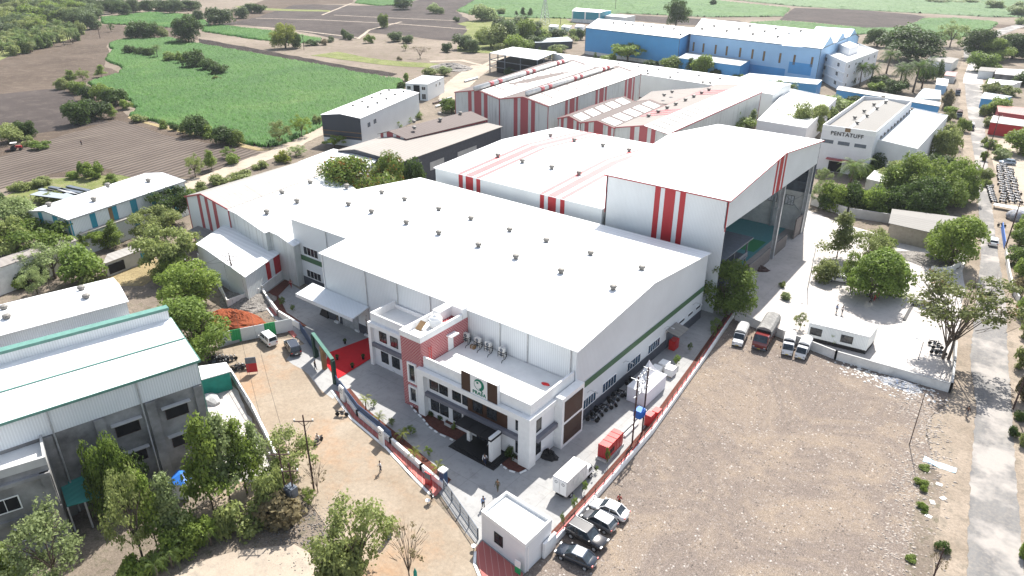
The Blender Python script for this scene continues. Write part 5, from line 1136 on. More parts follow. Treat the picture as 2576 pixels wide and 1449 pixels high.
def crown_mesh(kind, i, mat):
    k = (kind, i, mat.name)
    if k not in CM: me = PROTO[kind][i][0].copy(); me.materials.clear(); me.materials.append(mat); CM[k] = me
    return CM[k]
KN = {'round': 'tree', 'big': 'tree', 'airy': 'tree', 'flat': 'tree', 'tall': 'tree', 'cone': 'conifer', 'bush': 'bush', 'bare': 'bare_tree', 'sparse': 'tree', 'palm': 'palm_tree', 'youngpalm': 'young_palm'}
CAT = {'bush': 'bush', 'palm': 'palm', 'youngpalm': 'palm', 'cone': 'conifer'}
TREES = []
def tree(kind, mat, bx, by, top, w, label, group=None, squash=1.0):
    """tree standing on the ground point seen at (bx, by); crown top seen at row top, crown w pixels wide"""
    b = at(bx, by); h = max(.5, height_at(b, top)); W = 1.12*w*mpp((b.x, b.y, h*.6))
    i = random.randrange(len(PROTO[kind])); me = crown_mesh(kind, i, mat); tm = PROTO[kind][i][1]
    r = thing(KN[kind], label, CAT.get(kind, 'tree'), b, group); r.rotation_euler = (0, 0, random.uniform(0, 6.28))
    sx = W*1.0; r.scale = (sx, sx*random.uniform(.9, 1.1), h)
    for nm, d in (('crown', me), ('trunk', tm)):
        o = bpy.data.objects.new(nm, d); COL.objects.link(o); o.parent = r
    TREES.append(r); return r
def cluster(desc, place, group, rows):
    """several look-alikes: each is told apart by its order from the left"""
    rows = sorted(rows, key=lambda q: q[2])
    for i, (kind, mat, bx, by, top, w) in enumerate(rows):
        lab = ('%s %s, %s from left' % (desc, place, nth(i))) if len(rows) > 1 else desc+' '+place
        tree(kind, mat, bx, by, top, w, lab, group if len(rows) > 1 else None)
D_, M_, B_, O_, Gy = L_dark, L_mid, L_bright, L_olive, L_grey
# fields, upper left
tree('round', D_, 198, 312, 252, 60, 'dark round mango tree standing left of its twin on the brown field', 'mango pair on the brown field')
tree('round', D_, 242, 300, 250, 62, 'spreading mango tree with visible trunk right of its darker twin', 'mango pair on the brown field')
tree('tall', M_, 284, 297, 262, 28, 'slim light green tree just right of the mango pair')
cluster('dark green mango tree', 'in the hedge between brown and cane fields', 'mango hedge beside the cane field', [('round', D_, 232, 252, 213, 46), ('round', M_, 262, 258, 212, 52), ('round', D_, 292, 264, 222, 60), ('round', M_, 205, 235, 203, 40), ('bush', M_, 318, 275, 250, 30)])
cluster('small field tree', 'at the hedge tip by brown field', 'small trees at the hedge tip', [('tall', M_, 182, 210, 176, 32), ('airy', O_, 210, 206, 172, 30), ('round', O_, 158, 224, 196, 30), ('bush', O_, 180, 232, 205, 34)])
tree('tall', M_, 256, 194, 163, 24, 'lone small tree on the bare spit poking into the cane field')
cluster('bushy tree', 'by the parked tractor at the left edge', 'trees by the tractor', [('round', O_, 27, 358, 313, 56), ('round', D_, 67, 346, 302, 44), ('bush', O_, 76, 366, 342, 30)])
tree('bush', B_, 100, 375, 355, 40, 'bright green low weeds right of the tractor')
cluster('tree or bush', 'along the near edge of the cane field', 'trees along the near cane edge', [('round', D_, 493, 340, 292, 62), ('round', D_, 570, 362, 318, 62), ('round', M_, 595, 364, 326, 42), ('bush', M_, 530, 344, 314, 42), ('bush', M_, 415, 322, 302, 26), ('bush', D_, 440, 328, 312, 22), ('bush', O_, 350, 306, 288, 38), ('bush', O_, 468, 333, 308, 28)])
cluster('dark bushy tree', 'on the strip inside the cane field', 'trees on the strip inside the cane field', [('round', D_, 328, 137, 114, 32), ('round', D_, 353, 140, 119, 26), ('round', D_, 377, 143, 120, 27), ('round', M_, 430, 156, 130, 32), ('bush', M_, 457, 162, 131, 22), ('round', D_, 493, 171, 125, 52), ('round', D_, 525, 179, 148, 42), ('round', D_, 553, 189, 160, 42), ('bush', O_, 548, 202, 190, 24)])
tree('palm', L_palm, 397, 147, 113, 34, 'small palm on the strip inside the cane field')
tree('big', D_, 476, 108, 38, 68, 'tallest dark round tree at the top corner of the cane field')
cluster('round tree', 'in the clump above the cane field', 'clump above the cane field', [('round', D_, 343, 98, 53, 54), ('round', D_, 376, 98, 56, 42), ('round', O_, 407, 96, 67, 32)])
cluster('grey-green tree', 'on the field edge beyond the tallest dark tree', 'trees beyond the tallest dark tree', [('round', L_far, 553, 64, 19, 64), ('round', L_far, 607, 46, 15, 34), ('round', L_far, 633, 32, 8, 30), ('round', L_far, 500, 52, 23, 28)])
cluster('hazy tree', 'on the soil between palm grove and green field', 'trees near the palm grove', [('round', L_far, 233, 73, 28, 46), ('flat', L_far, 188, 66, 23, 54), ('airy', L_far, 280, 80, 58, 16), ('round', L_far, 216, 40, 13, 36)])
rows = []
for i in range(16): rows.append(('round' if i % 2 else 'big', D_ if i % 3 else L_far, 245+i*16.5+random.uniform(-4, 4), 38-i*.5+random.uniform(-5, 5)-(8 if i % 2 else 0), 0+random.uniform(-8, 6), random.uniform(30, 46)))
cluster('far dark tree', 'in the belt at the top left', 'far tree belt at the top left', rows)
rows = []
for i in range(64):
    x = random.uniform(-10, 235); y = random.uniform(22, 88) if x < 130 else random.uniform(15, 55); rows.append((random.choice(['round', 'airy', 'flat']), random.choice([L_far, O_, L_far, M_]), x, y+8, y-random.uniform(24, 40), random.uniform(36, 70)))
cluster('hazy grey-green tree', 'in the wood at the top left corner', 'wood at the top left corner', rows)
rows = []
for i in range(70):
    x = random.uniform(-5, 200); y0 = 150-x*.21; y = y0-random.uniform(0, 1)**1.2*(55-x*.12); rows.append(('palm' if i % 4 else 'bush', L_palm if i % 3 else O_, x, y, y-random.uniform(26, 36), random.uniform(22, 34)))
cluster('coconut palm or banana', 'in the grove at the left', 'palm grove at the left', rows)
# middle top
tree('big', L_yellow, 719, 121, 60, 60, 'pale yellow-green tree beside the far cane strip')
tree('round', D_, 745, 121, 84, 28, 'dark small tree touching the pale yellow-green tree')
tree('round', M_, 964, 70, 34, 24, 'small lone tree at the crossing of field paths'); tree('round', D_, 1014, 24, -10, 42, 'dark round tree at the top between brown plots')
tree('round', D_, 655, 33, 10, 30, 'dark round tree at the left end of the far soil plots')
cluster('small dry land bush', 'on the bare ground past the cane field', 'bushes on the bare ground', [('bush', L_far, 869, 98, 73, 22), ('bush', L_far, 881, 100, 84, 18), ('bush', M_, 928, 108, 87, 26), ('round', L_far, 994, 104, 79, 34), ('round', L_far, 1024, 108, 88, 28), ('bush', L_far, 832, 106, 92, 26), ('airy', O_, 1020, 127, 110, 18), ('bare', L_dry, 1057, 147, 113, 56), ('round', D_, 1124, 131, 108, 24), ('bush', D_, 784, 114, 100, 34), ('bush', L_dry, 815, 113, 98, 20), ('bush', L_dry, 1005, 151, 141, 12)])
rows = [('round', L_far, 1172, 124, 85, 52), ('round', L_far, 1190, 131, 96, 34), ('round', O_, 1243, 120, 60, 70), ('round', L_far, 1276, 118, 50, 60), ('round', M_, 1310, 112, 48, 60), ('round', L_far, 1262, 80, 42, 50), ('round', L_far, 1300, 78, 40, 50), ('round', D_, 1338, 105, 62, 50), ('round', M_, 1215, 110, 78, 40), ('round', L_far, 1338, 80, 52, 46), ('bush', M_, 1370, 97, 72, 50), ('bush', D_, 1402, 95, 72, 46), ('round', O_, 1225, 105, 68, 34), ('round', M_, 1295, 130, 88, 56), ('bush', M_, 1440, 88, 72, 40), ('round', L_far, 1320, 100, 70, 60), ('round', D_, 1355, 120, 90, 50), ('bush', O_, 1255, 130, 108, 50)]
cluster('bushy tree', 'in the green thicket behind the unfinished open shed', 'thicket behind the open shed', rows)
cluster('hazy tree', 'beyond the thicket near the far cane', 'far trees near the pylon', [('round', Gy, 1090, 34, 8, 28), ('round', Gy, 1107, 35, 18, 18), ('round', Gy, 1212, 52, 12, 56), ('round', Gy, 1232, 50, 16, 44), ('round', Gy, 1260, 38, 20, 22), ('tall', D_, 1299, 40, 27, 10), ('tall', D_, 1316, 42, 18, 14), ('tall', D_, 1334, 42, 20, 16), ('bush', D_, 1148, 55, 42, 16)])
tree('round', O_, 1087, 191, 170, 44, 'olive bush behind the small pale box building'); tree('round', Gy, 1120, 190, 166, 28, 'grey-green bush right of the olive bush behind the box building')
tree('bush', M_, 1020, 204, 183, 14, 'small shrub at the right tip of the cane field'); tree('bush', D_, 1008, 226, 205, 24, 'dark shrub left of the small pale box building')
tree('airy', M_, 760, 345, 288, 44, 'tree with dark crown by the lane near the charcoal gable'); tree('airy', O_, 705, 362, 304, 60, 'loose pale tree on the lane edge of the cane field'); tree('bush', O_, 797, 316, 290, 20, 'small shrub touching the charcoal gable')
tree('flat', M_, 842, 372, 343, 54, 'spreading shrub in front of the charcoal gable wall')
cluster('bright spreading tree', 'between the charcoal gabled and the brown hall', 'trees beside the brown hall', [('round', B_, 985, 322, 300, 46), ('round', B_, 1012, 308, 290, 48), ('round', M_, 1040, 298, 279, 40), ('bush', B_, 945, 330, 312, 34)])
cluster('lane side bush', 'on the near side of the lane', 'bushes on the near side of the lane', [('bush', L_yellow, 708, 408, 378, 42), ('airy', Gy, 745, 392, 366, 44), ('bush', O_, 553, 466, 440, 52), ('bush', O_, 608, 450, 430, 56), ('bush', O_, 510, 480, 458, 44), ('bush', O_, 655, 425, 405, 40), ('bush', M_, 470, 492, 466, 40)])
F_ = L_flame
_q = at(886, 447, 9.5); _b = pix((_q.x, _q.y, 0)); tree('big', F_, _b[0], _b[1], 391, 158, 'largest orange flowering tree between the white roofs'); _q = at(975, 425, 8); _b = pix((_q.x, _q.y, 0)); tree('big', F_, _b[0], _b[1], 387, 76, 'second orange flowering tree right of the larger one')
tree('round', D_, 1042, 492, 396, 58, 'dark green tree right of the orange flowering trees'); tree('round', F_, 950, 520, 446, 60, 'low orange flowering bush at the edge of the huge roof')
tree('round', B_, 1137, 284, 247, 52, 'bright green tree at the left foot of the striped gables'); tree('round', D_, 1168, 284, 249, 38, 'dark tree right of the bright one at the striped gables')
tree('round', D_, 1252, 330, 287, 50, 'dark shrub at the right end of the brown hall'); tree('round', Gy, 1278, 340, 298, 36, 'grey-green tree between brown hall and striped hall')
tree('round', M_, 1430, 336, 313, 42, 'small tree showing above the striped roof at the left'); tree('airy', O_, 1502, 350, 308, 72, 'yellow-green tree between the two striped halls')
tree('flat', M_, 1578, 156, 110, 76, 'light feathery acacia before the bright blue hall'); tree('airy', O_, 1622, 153, 121, 30, 'thin tree right of the feathery acacia')
cluster('tree', 'along the foot of the blue factories', 'trees at the foot of the blue factories', [('round', M_, 1684, 178, 141, 46), ('tall', D_, 1735, 182, 145, 26), ('round', M_, 1768, 188, 138, 50), ('bush', D_, 1798, 192, 172, 26), ('bush', M_, 1862, 200, 186, 30), ('bush', D_, 1905, 205, 192, 34), ('bush', M_, 1530, 155, 136, 40), ('bush', D_, 1640, 168, 150, 34)])
cluster('dark narrow cypress', 'near the twin-ridged striped factory', 'cypresses near the striped factory', [('cone', D_, 1496, 172, 132, 18), ('cone', D_, 1544, 169, 134, 17), ('cone', D_, 1357, 152, 118, 18), ('cone', D_, 1328, 178, 150, 13)])
cluster('garden tree', 'left of the cypresses by the open shed', 'garden trees by the open shed', [('round', M_, 1346, 177, 140, 28), ('airy', M_, 1380, 160, 122, 34), ('bush', M_, 1305, 182, 155, 32), ('bush', D_, 1285, 190, 170, 30), ('bush', O_, 1398, 140, 118, 30)])
cluster('tree', 'between the far thicket and the bright blue hall', 'trees left of the bright blue hall', [('airy', M_, 1441, 108, 88, 30), ('round', D_, 1461, 100, 72, 24), ('round', Gy, 1405, 131, 112, 42), ('round', M_, 1320, 125, 100, 46), ('bush', D_, 1486, 80, 66, 26)])
tree('big', D_, 1700, 66, -4, 52, 'big dark round tree behind the blue factories'); tree('round', D_, 1793, 14, -2, 16, 'tiny dark tree at the top edge on the far green field')
cluster('orange tinged bush', 'beside the long white warehouse', 'bushes behind the striped hall', [('round', F_, 1681, 224, 203, 48), ('round', Gy, 1718, 222, 196, 32), ('round', O_, 1755, 224, 205, 44), ('bush', M_, 1655, 226, 210, 30)])
tree('big', M_, 1825, 330, 268, 108, 'large bushy tree rising behind the ridge of the tall hangar'); tree('tall', Gy, 1888, 334, 275, 26, 'thin grey tree right of the large bushy tree behind the hangar')
tree('round', M_, 1960, 252, 203, 46, 'green tree beside a palm behind the roof clutter'); tree('palm', L_palm, 1986, 256, 208, 48, 'palm right of the green tree behind the roof clutter'); tree('palm', L_palm, 1953, 330, 278, 46, 'palm behind the far corner of the tall hangar roof')
tree('big', O_, 2010, 345, 258, 62, 'left half of the tall willowy tree pair by the lettered hall', 'willowy pair by the lettered hall'); tree('big', O_, 2048, 340, 262, 58, 'right half of the tall willowy tree pair by the lettered hall', 'willowy pair by the lettered hall')
cluster('green tree', 'on the left side of the lettered hall', 'trees left of the lettered hall', [('round', Gy, 2085, 285, 240, 70), ('round', M_, 2125, 275, 250, 56), ('round', M_, 2078, 310, 270, 50), ('bush', D_, 2155, 262, 240, 46)])
tree('big', D_, 2285, 152, 66, 136, 'huge dark spreading tree behind the white office block'); tree('big', D_, 2205, 118, 72, 56, 'dark tree adjoining the huge spreading one on its left')
cluster('feathery palm', 'right of the white three storey office', 'palms by the white office', [('palm', L_dark, 2229, 185, 125, 64), ('palm', L_dark, 2162, 216, 158, 50), ('palm', L_dark, 2186, 219, 160, 50), ('palm', L_dark, 2260, 228, 165, 60), ('palm', L_dark, 2296, 232, 150, 74), ('palm', L_dark, 2318, 222, 148, 60), ('palm', L_dark, 2275, 210, 158, 60)])
cluster('dark shrub', 'under the palms by the white office', 'shrubs under the palms', [('round', D_, 2133, 214, 180, 30), ('round', D_, 2210, 222, 190, 50), ('round', D_, 2250, 235, 200, 50), ('bush', M_, 2205, 228, 205, 40), ('round', D_, 2330, 205, 165, 40)])
tree('cone', D_, 2358, 203, 150, 24, 'dark conifer by the pale blue roadside hut'); tree('airy', Gy, 2389, 119, 52, 62, 'hazy loose tree in the far green field on the right')
cluster('big rounded tree', 'right of the bright end of the road', 'trees right of the road end', [('big', D_, 2462, 150, 73, 88), ('big', M_, 2500, 155, 95, 70), ('big', D_, 2545, 148, 84, 80), ('round', B_, 2472, 180, 130, 64), ('round', D_, 2580, 150, 90, 60)])
cluster('far tree', 'along the top right horizon strip', 'far trees at the top right', [('round', Gy, 2565, 40, 16, 50), ('round', Gy, 2500, 16, 2, 30), ('round', Gy, 2505, 22, 0, 40), ('bush', Gy, 2430, 8, -2, 60), ('bush', Gy, 2350, 6, -4, 60), ('bush', Gy, 2570, 20, 4, 40), ('bush', Gy, 2570, 62, 44, 30)])
cluster('tree', 'on the left verge of the side road beside the lettered hall', 'left verge trees', [('round', O_, 2370, 408, 325, 64), ('round', O_, 2385, 370, 310, 40), ('round', M_, 2420, 332, 298, 32), ('bush', L_dry, 2375, 275, 225, 32), ('bush', M_, 2390, 288, 268, 30), ('bush', O_, 2390, 305, 280, 24)])
cluster('roadside tree', 'along the right verge near the red shed', 'right verge trees', [('round', M_, 2500, 290, 245, 50), ('bush', O_, 2470, 290, 262, 30), ('bush', O_, 2490, 318, 292, 44), ('round', M_, 2565, 388, 318, 76), ('round', D_, 2572, 215, 178, 54), ('bush', O_, 2490, 235, 205, 40), ('bush', O_, 2530, 240, 215, 46), ('round', M_, 2490, 215, 196, 20), ('bush', M_, 2500, 375, 352, 34), ('bush', O_, 2476, 368, 345, 20), ('bush', Gy, 2510, 400, 372, 50), ('bush', M_, 2472, 405, 380, 16), ('round', O_, 2477, 458, 426, 30), ('bush', O_, 2480, 470, 450, 20)])
rows = [('palm', L_palm, 2132, 482, 402, 92)]
tree('palm', L_palm, 2132, 484, 402, 94, 'large coconut palm right of the tall hangar')
rows = [('round', D_, 2088, 412, 366, 46), ('round', D_, 2190, 436, 384, 62), ('big', M_, 2300, 505, 392, 118), ('big', B_, 2250, 500, 420, 80), ('big', M_, 2395, 500, 402, 90), ('airy', Gy, 2062, 470, 420, 44), ('round', M_, 2168, 450, 412, 50), ('round', D_, 2350, 440, 392, 80), ('flat', O_, 2290, 480, 415, 130)]
cluster('garden tree', 'between the tall hangar and the road', 'garden trees behind the yard wall', rows)
rows = [('airy', Gy, 2060, 520, 455, 54), ('round', M_, 2100, 528, 458, 62), ('round', D_, 2140, 530, 462, 60), ('round', M_, 2180, 536, 470, 62), ('round', B_, 2212, 542, 472, 60), ('round', D_, 2255, 548, 478, 66), ('big', D_, 2310, 548, 452, 110), ('big', M_, 2360, 520, 440, 100), ('big', M_, 2405, 505, 425, 80), ('round', M_, 2225, 530, 480, 50), ('round', D_, 2075, 528, 480, 40), ('round', D_, 2290, 520, 455, 80)]
cluster('dense tree', 'in the row behind the yard boundary wall', 'tree row behind the yard wall', rows)
# yard trees
tree('tall', O_, 2104, 650, 533, 72, 'slender tree with a bare trunk near the hangar opening')
tree('airy', O_, 2180, 660, 575, 100, 'thin crowned tree behind the bright yard tree'); tree('round', M_, 2215, 640, 590, 54, 'small tree behind the bright yard tree on its right')
tree('round', O_, 2078, 705, 655, 60, 'low bushy tree left of the parked white car under trees'); tree('airy', M_, 2139, 728, 635, 74, 'thin tree in front of the white car in the yard')
tree('big', B_, 2190, 748, 628, 128, 'brightest green tree shading people in the concrete yard'); tree('round', B_, 2232, 742, 655, 84, 'right half of the brightest green yard tree clump')
tree('big', M_, 2392, 668, 545, 112, 'large roadside tree at the end of the cream shed'); tree('round', M_, 2355, 650, 560, 60, 'smaller tree left of the large roadside tree')
tree('sparse', L_sparse, 2385, 905, 688, 275, 'widest thin-crowned tree leaning over the yard wall corner'); tree('bare', L_sparse, 2372, 903, 720, 200, 'feathery lower crown at the yard wall corner')
tree('airy', O_, 2012, 828, 788, 32, 'small sapling left of the portable cabin'); tree('airy', M_, 2100, 866, 828, 34, 'small sapling in front of the portable cabin'); tree('bush', O_, 1967, 722, 708, 16, 'little shrub on the yard kerb nearer the hangar'); tree('bush', Gy, 1972, 752, 736, 28, 'little shrub on the yard kerb nearer the trucks')
tree('big', B_, 1826, 790, 666, 120, 'bright green tree at the corner of the huge factory'); tree('airy', B_, 1800, 832, 800, 28, 'young tree inside the boundary wall near the factory corner')
cluster('hedge tree', 'along the right edge of the road', 'trees on the right road edge', [('round', B_, 2562, 620, 570, 50), ('round', B_, 2560, 665, 620, 52), ('round', M_, 2570, 700, 655, 44), ('bush', L_dry, 2566, 745, 700, 36), ('round', M_, 2570, 800, 750, 40), ('bush', O_, 2574, 850, 800, 36), ('bush', O_, 2572, 930, 870, 40), ('bush', L_dry, 2570, 1010, 950, 44), ('bush', D_, 2574, 1060, 1020, 36), ('bush', O_, 2575, 1120, 1085, 30), ('round', M_, 2570, 590, 540, 44), ('bush', M_, 2572, 1400, 1360, 30)])
# left middle
cluster('spreading tree', 'around the old mossy roofed shed', 'trees around the old mossy shed', [('big', Gy, 45, 625, 505, 130), ('flat', O_, 30, 665, 560, 130), ('flat', B_, 110, 660, 565, 150), ('flat', M_, 165, 660, 585, 110), ('flat', M_, 225, 630, 575, 80), ('airy', Gy, 140, 700, 610, 110), ('bush', M_, 45, 722, 690, 60), ('bush', D_, 90, 712, 670, 60), ('round', D_, 5, 530, 486, 32), ('big', O_, 50, 560, 500, 84), ('bush', O_, 112, 512, 488, 74), ('bush', O_, 175, 545, 515, 40), ('airy', Gy, 95, 740, 670, 60)])
tree('round', B_, 215, 712, 622, 94, 'bright round tree at the left of the dry grass plot'); tree('bush', O_, 232, 726, 698, 54, 'low shrubs under the bright tree by the dry grass')
tree('tall', M_, 293, 622, 556, 46, 'upright tree in front of the teal panelled shed'); tree('round', M_, 258, 622, 576, 54, 'bushy tree at the lean-to of the teal panelled shed')
tree('flat', O_, 393, 612, 530, 112, 'layered tree with pale top above the patched hut'); tree('flat', D_, 438, 566, 478, 96, 'layered dark tree between teal shed and striped hall')
tree('flat', O_, 432, 690, 580, 134, 'large layered tree right of the patched hut'); tree('big', M_, 440, 705, 640, 90, 'dark lower tree below the large layered tree')
tree('big', M_, 482, 785, 662, 138, 'broad mid green tree by the leaning wall'); tree('big', L_bright, 500, 905, 753, 152, 'big dense mango tree at the corner of the green-edged roof')
tree('round', M_, 525, 672, 643, 26, 'tiny round tree at the corner of the lean white roof'); tree('bush', M_, 625, 722, 688, 34, 'scrappy bush against the striped low wall')
cluster('weedy bush', 'on the edge of the ploughed field', 'bushes on the ploughed field edge', [('bush', B_, 215, 446, 408, 28), ('bush', M_, 233, 450, 410, 40), ('bush', B_, 246, 440, 406, 26), ('bush', M_, 285, 458, 438, 42), ('bush', O_, 43, 480, 458, 54), ('bush', O_, 115, 465, 445, 50), ('bush', M_, 180, 450, 432, 32), ('bush', O_, 90, 472, 452, 36)])
cluster('sparse sapling', 'beside the lane at the corner of the ploughed field', 'saplings by the lane', [('airy', O_, 492, 445, 388, 44), ('tall', M_, 533, 428, 378, 34), ('bush', M_, 592, 412, 386, 34), ('airy', B_, 575, 398, 370, 38)])
# bottom left
tree('big', B_, 305, 1290, 1098, 104, 'bright yellow-green tree beside the teal lean-to roof'); tree('round', D_, 340, 1275, 1130, 80, 'dark tree behind the bright one by the grey wall')
tree('airy', Gy, 150, 1475, 1288, 200, 'broad grey-green tree at the bottom left before the annex')
cluster('slender neem tree', 'in the row along the grey concrete building', 'neem row along the grey building', [('airy', O_, 362, 1415, 1180, 110), ('tall', M_, 398, 1385, 1180, 80), ('tall', Gy, 452, 1372, 1190, 84), ('tall', M_, 540, 1298, 1046, 105), ('tall', Gy, 580, 1262, 1040, 110), ('tall', M_, 622, 1245, 1055, 84), ('tall', Gy, 652, 1206, 1060, 60)])
tree('big', M_, 10, 1500, 1366, 90, 'bright leafy tree cut off by the bottom left corner')
cluster('leafy bush', 'on the sandy bank at the bottom left', 'bushes on the sandy bank', [('bush', M_, 420, 1425, 1350, 70), ('round', M_, 470, 1390, 1310, 90), ('bush', M_, 515, 1362, 1300, 70), ('bush', O_, 610, 1330, 1262, 100), ('bush', O_, 660, 1300, 1245, 90), ('bush', M_, 340, 1465, 1410, 80), ('round', O_, 690, 1290, 1180, 70), ('bush', O_, 560, 1345, 1275, 60)])
cluster('young banana palm', 'among the dark bushes at the bottom left', 'banana palms at the bottom left', [('youngpalm', B_, 532, 1372, 1298, 66), ('youngpalm', L_palm, 435, 1430, 1350, 70), ('youngpalm', L_palm, 400, 1460, 1380, 70)])
tree('airy', O_, 735, 1212, 1082, 130, 'airy tree behind the leftmost power pole'); tree('airy', M_, 700, 1250, 1160, 70, 'dim tree left of the transformer pole'); tree('bush', L_dry, 690, 1312, 1240, 130, 'dry brown thicket by the power poles'); tree('airy', M_, 777, 1270, 1228, 40, 'small weed tree at the foot of the tall pole'); tree('bare', L_dry, 800, 1240, 1160, 60, 'bare twiggy shrub right of the tall power pole')
tree('airy', O_, 905, 1460, 1262, 190, 'large pale neem tree at the bottom centre'); tree('bush', O_, 860, 1480, 1350, 120, 'looser side crown of the large pale neem')
tree('bare', L_dry, 1030, 1462, 1318, 110, 'bare brown tree at the bottom beside the pale neem')
cluster('roadside weed', 'on the stony bank left of the asphalt', 'weeds on the stony bank', [('bush', M_, 2324, 1180, 1172, 26), ('bush', M_, 2318, 1222, 1206, 30), ('bush', M_, 2322, 1236, 1222, 18), ('bush', M_, 2320, 1278, 1264, 24), ('bush', M_, 2328, 1290, 1280, 20), ('bush', D_, 2365, 1385, 1360, 36), ('bush', M_, 2290, 1410, 1400, 26), ('bare', L_dry, 2345, 1460, 1370, 50), ('bush', D_, 2548, 1100, 1075, 30)])
cluster('young fan-leaved palm', 'in the red earth bed along the street wall', 'young palms along the street wall', [('youngpalm', L_yellow, 921, 1030, 984, 40), ('youngpalm', L_yellow, 955, 1070, 1032, 40), ('youngpalm', L_yellow, 1013, 1112, 1072, 40), ('youngpalm', L_yellow, 1043, 1160, 1118, 42), ('youngpalm', L_yellow, 1102, 1202, 1152, 42)])
cluster('thin planted sapling', 'behind the street wall', 'saplings behind the street wall', [('airy', B_, 940, 1024, 1005, 16), ('airy', B_, 1032, 1095, 1072, 28), ('airy', B_, 985, 1070, 1052, 18), ('airy', B_, 1078, 1148, 1122, 21), ('airy', B_, 712, 770, 745, 15), ('airy', B_, 738, 785, 766, 12)])
cluster('thin planted sapling', 'inside the right boundary wall', 'saplings inside the right wall', [('airy', B_, 1413, 1325, 1288, 11), ('airy', B_, 1444, 1290, 1246, 15), ('airy', B_, 1471, 1240, 1208, 14), ('airy', B_, 1500, 1190, 1170, 9), ('airy', B_, 1527, 1168, 1125, 14), ('airy', B_, 1702, 922, 892, 19), ('airy', B_, 1735, 885, 862, 12), ('airy', B_, 1792, 850, 815, 16)])
cluster('potted leafy shrub', 'at the office front bed', 'shrubs in the office front bed', [('bush', D_, 1290, 1150, 1122, 34), ('bush', M_, 1143, 1080, 1062, 12), ('bush', D_, 1090, 1045, 1032, 22), ('bush', D_, 1112, 1054, 1040, 22), ('bush', D_, 1135, 1064, 1050, 20), ('bush', D_, 1155, 1074, 1060, 20), ('bush', D_, 960, 918, 908, 10), ('bush', D_, 978, 926, 916, 10), ('bush', D_, 996, 936, 926, 10)])
# ------------------------------------------------------------------ walls, fences, gates
def wall_run(name, label, pts, h, th, mat, cap=None, px=True, posts=None, post_mat=None, cat='wall', group=None):
    P = [at(*p) if px else Vector((p[0], p[1], 0)) for p in pts]; r = thing(name, label, cat, P[0], group, True); m = MB()
    for a, b in zip(P, P[1:]):
        d = (b-a).normalized(); a2 = a-d*th*.3; m.bar((a2.x, a2.y, h/2), (b.x, b.y, h/2), th, h)
    m.build('panel' if mat is not None else 'panel', mat, r)
    if cap:
        m = MB()
        for a, b in zip(P, P[1:]): m.bar((a.x, a.y, h+.04), (b.x, b.y, h+.04), th+.08, .08)
        m.build('coping', cap, r)
    if posts:
        for a, b in zip(P, P[1:]):
            n = max(1, int((b-a).length/posts))
            for i in range(n+1):
                p = a.lerp(b, i/n); m = MB(); m.box((p.x-th*.75, p.y-th*.75, 0), (p.x+th*.75, p.y+th*.75, h+.12)); m.build('pier', post_mat or mat, r)
    return r
def railing(parent, P, z0, z1, mat, sp=1.6, th=.05, rails=(.15, .55, .95), bars=None):
    m = MB()
    for a, b in zip(P, P[1:]):
        L = (b-a).length
        for t in rails: z = z0+(z1-z0)*t; m.bar((a.x, a.y, z), (b.x, b.y, z), th)
        n = max(1, int(L/sp))
        for i in range(n+1): p = a.lerp(b, i/n); m.bar((p.x, p.y, z0), (p.x, p.y, z1), th*1.5)
        if bars:
            n = int(L/bars)
            for i in range(n): p = a.lerp(b, i/n); m.bar((p.x, p.y, z0+.1), (p.x, p.y, z1-.1), th*.6)
    return m.build('railing', mat, parent)
SW = [(-71.4, 52.2), (-65.0, 49.9), (-57.2, 48.6), (-50.5, 47.3), (-46.3, 46.6)]
w = wall_run('boundary_wall', 'low white street wall with navy panels in front of the office driveway', SW, .9, .25, white, white, px=False, posts=3.4, cat='wall')
m = MB()
for i, (a, b) in enumerate(zip(SW, SW[1:])):
    if i < 2: m.bar((a[0], a[1]+.1, 1.45), (b[0], b[1]+.1, 1.45), .08, .95)
m.build('navy_panel', navy, w)
for i, (cx_, cy_, lb) in enumerate(((-69.3, 50.9, 'tall white slab with emblem at the gateway end of the street wall'), (-58.0, 47.75, 'tall white slab with round emblem halfway along the street wall'))):
    s = thing('sign_slab', lb, 'sign', (cx_, cy_, 0), None, True); m = MB(); m.box((cx_-.55, cy_-.12, 0), (cx_+.55, cy_+.12, 2.5), rot=R(-12)); m.build('slab', white, s)
    e_ = arc_plate(cx_, 1.75, cy_-.14, .32, .22, -75, 250, (-.04, 0)); e_.build('emblem', steel_dk, s)
s = thing('standee', 'red and dark upright banner board by the street wall', 'banner', (-48.0, 45.9, 0), None, True); m = MB(); m.box((-48.5, 45.8, 0), (-47.5, 45.95, 1.9)); m.build('board', red_paint, s); m = MB(); m.box((-48.45, 45.77, 1.1), (-47.55, 45.799, 1.85)); m.build('print', steel_dk, s)
# red paved verge with white kerb
K = [(-72.6, 51.6), (-65.3, 48.9), (-57.0, 47.5), (-50, 45.6), (-46.2, 44.7)]
zone('red_paving', paver_red, 11, [(x+.2, y+.25) for x, y in K]+[(x, y-.2) for x, y in SW[::-1]], 0, True)
zone('planting_bed', mulch, 10, [(x, y+.15) for x, y in SW]+[(-46.5, 48.2), (-50.5, 49.0), (-57.2, 50.3), (-65, 51.6), (-71, 53.6)], 0, True)
def kerb(label, pts, w_=.28, h=.17, px=False, seg=None):
    P = [at(*p) if px else Vector((*p, 0)) for p in pts]; m = MB()
    for a, b in zip(P, P[1:]):
        if seg:
            n = max(1, int((b-a).length/seg))
            for i in range(n): p, q = a.lerp(b, (i+.08)/n), a.lerp(b, (i+.62)/n); m.bar((p.x, p.y, h/2), (q.x, q.y, h/2), w_, h)
        else: m.bar((a.x, a.y, h/2), (b.x, b.y, h/2), w_, h)
    o = m.build('kerb', white, None); o['kind'] = 'structure'; return o
kerb('', K)
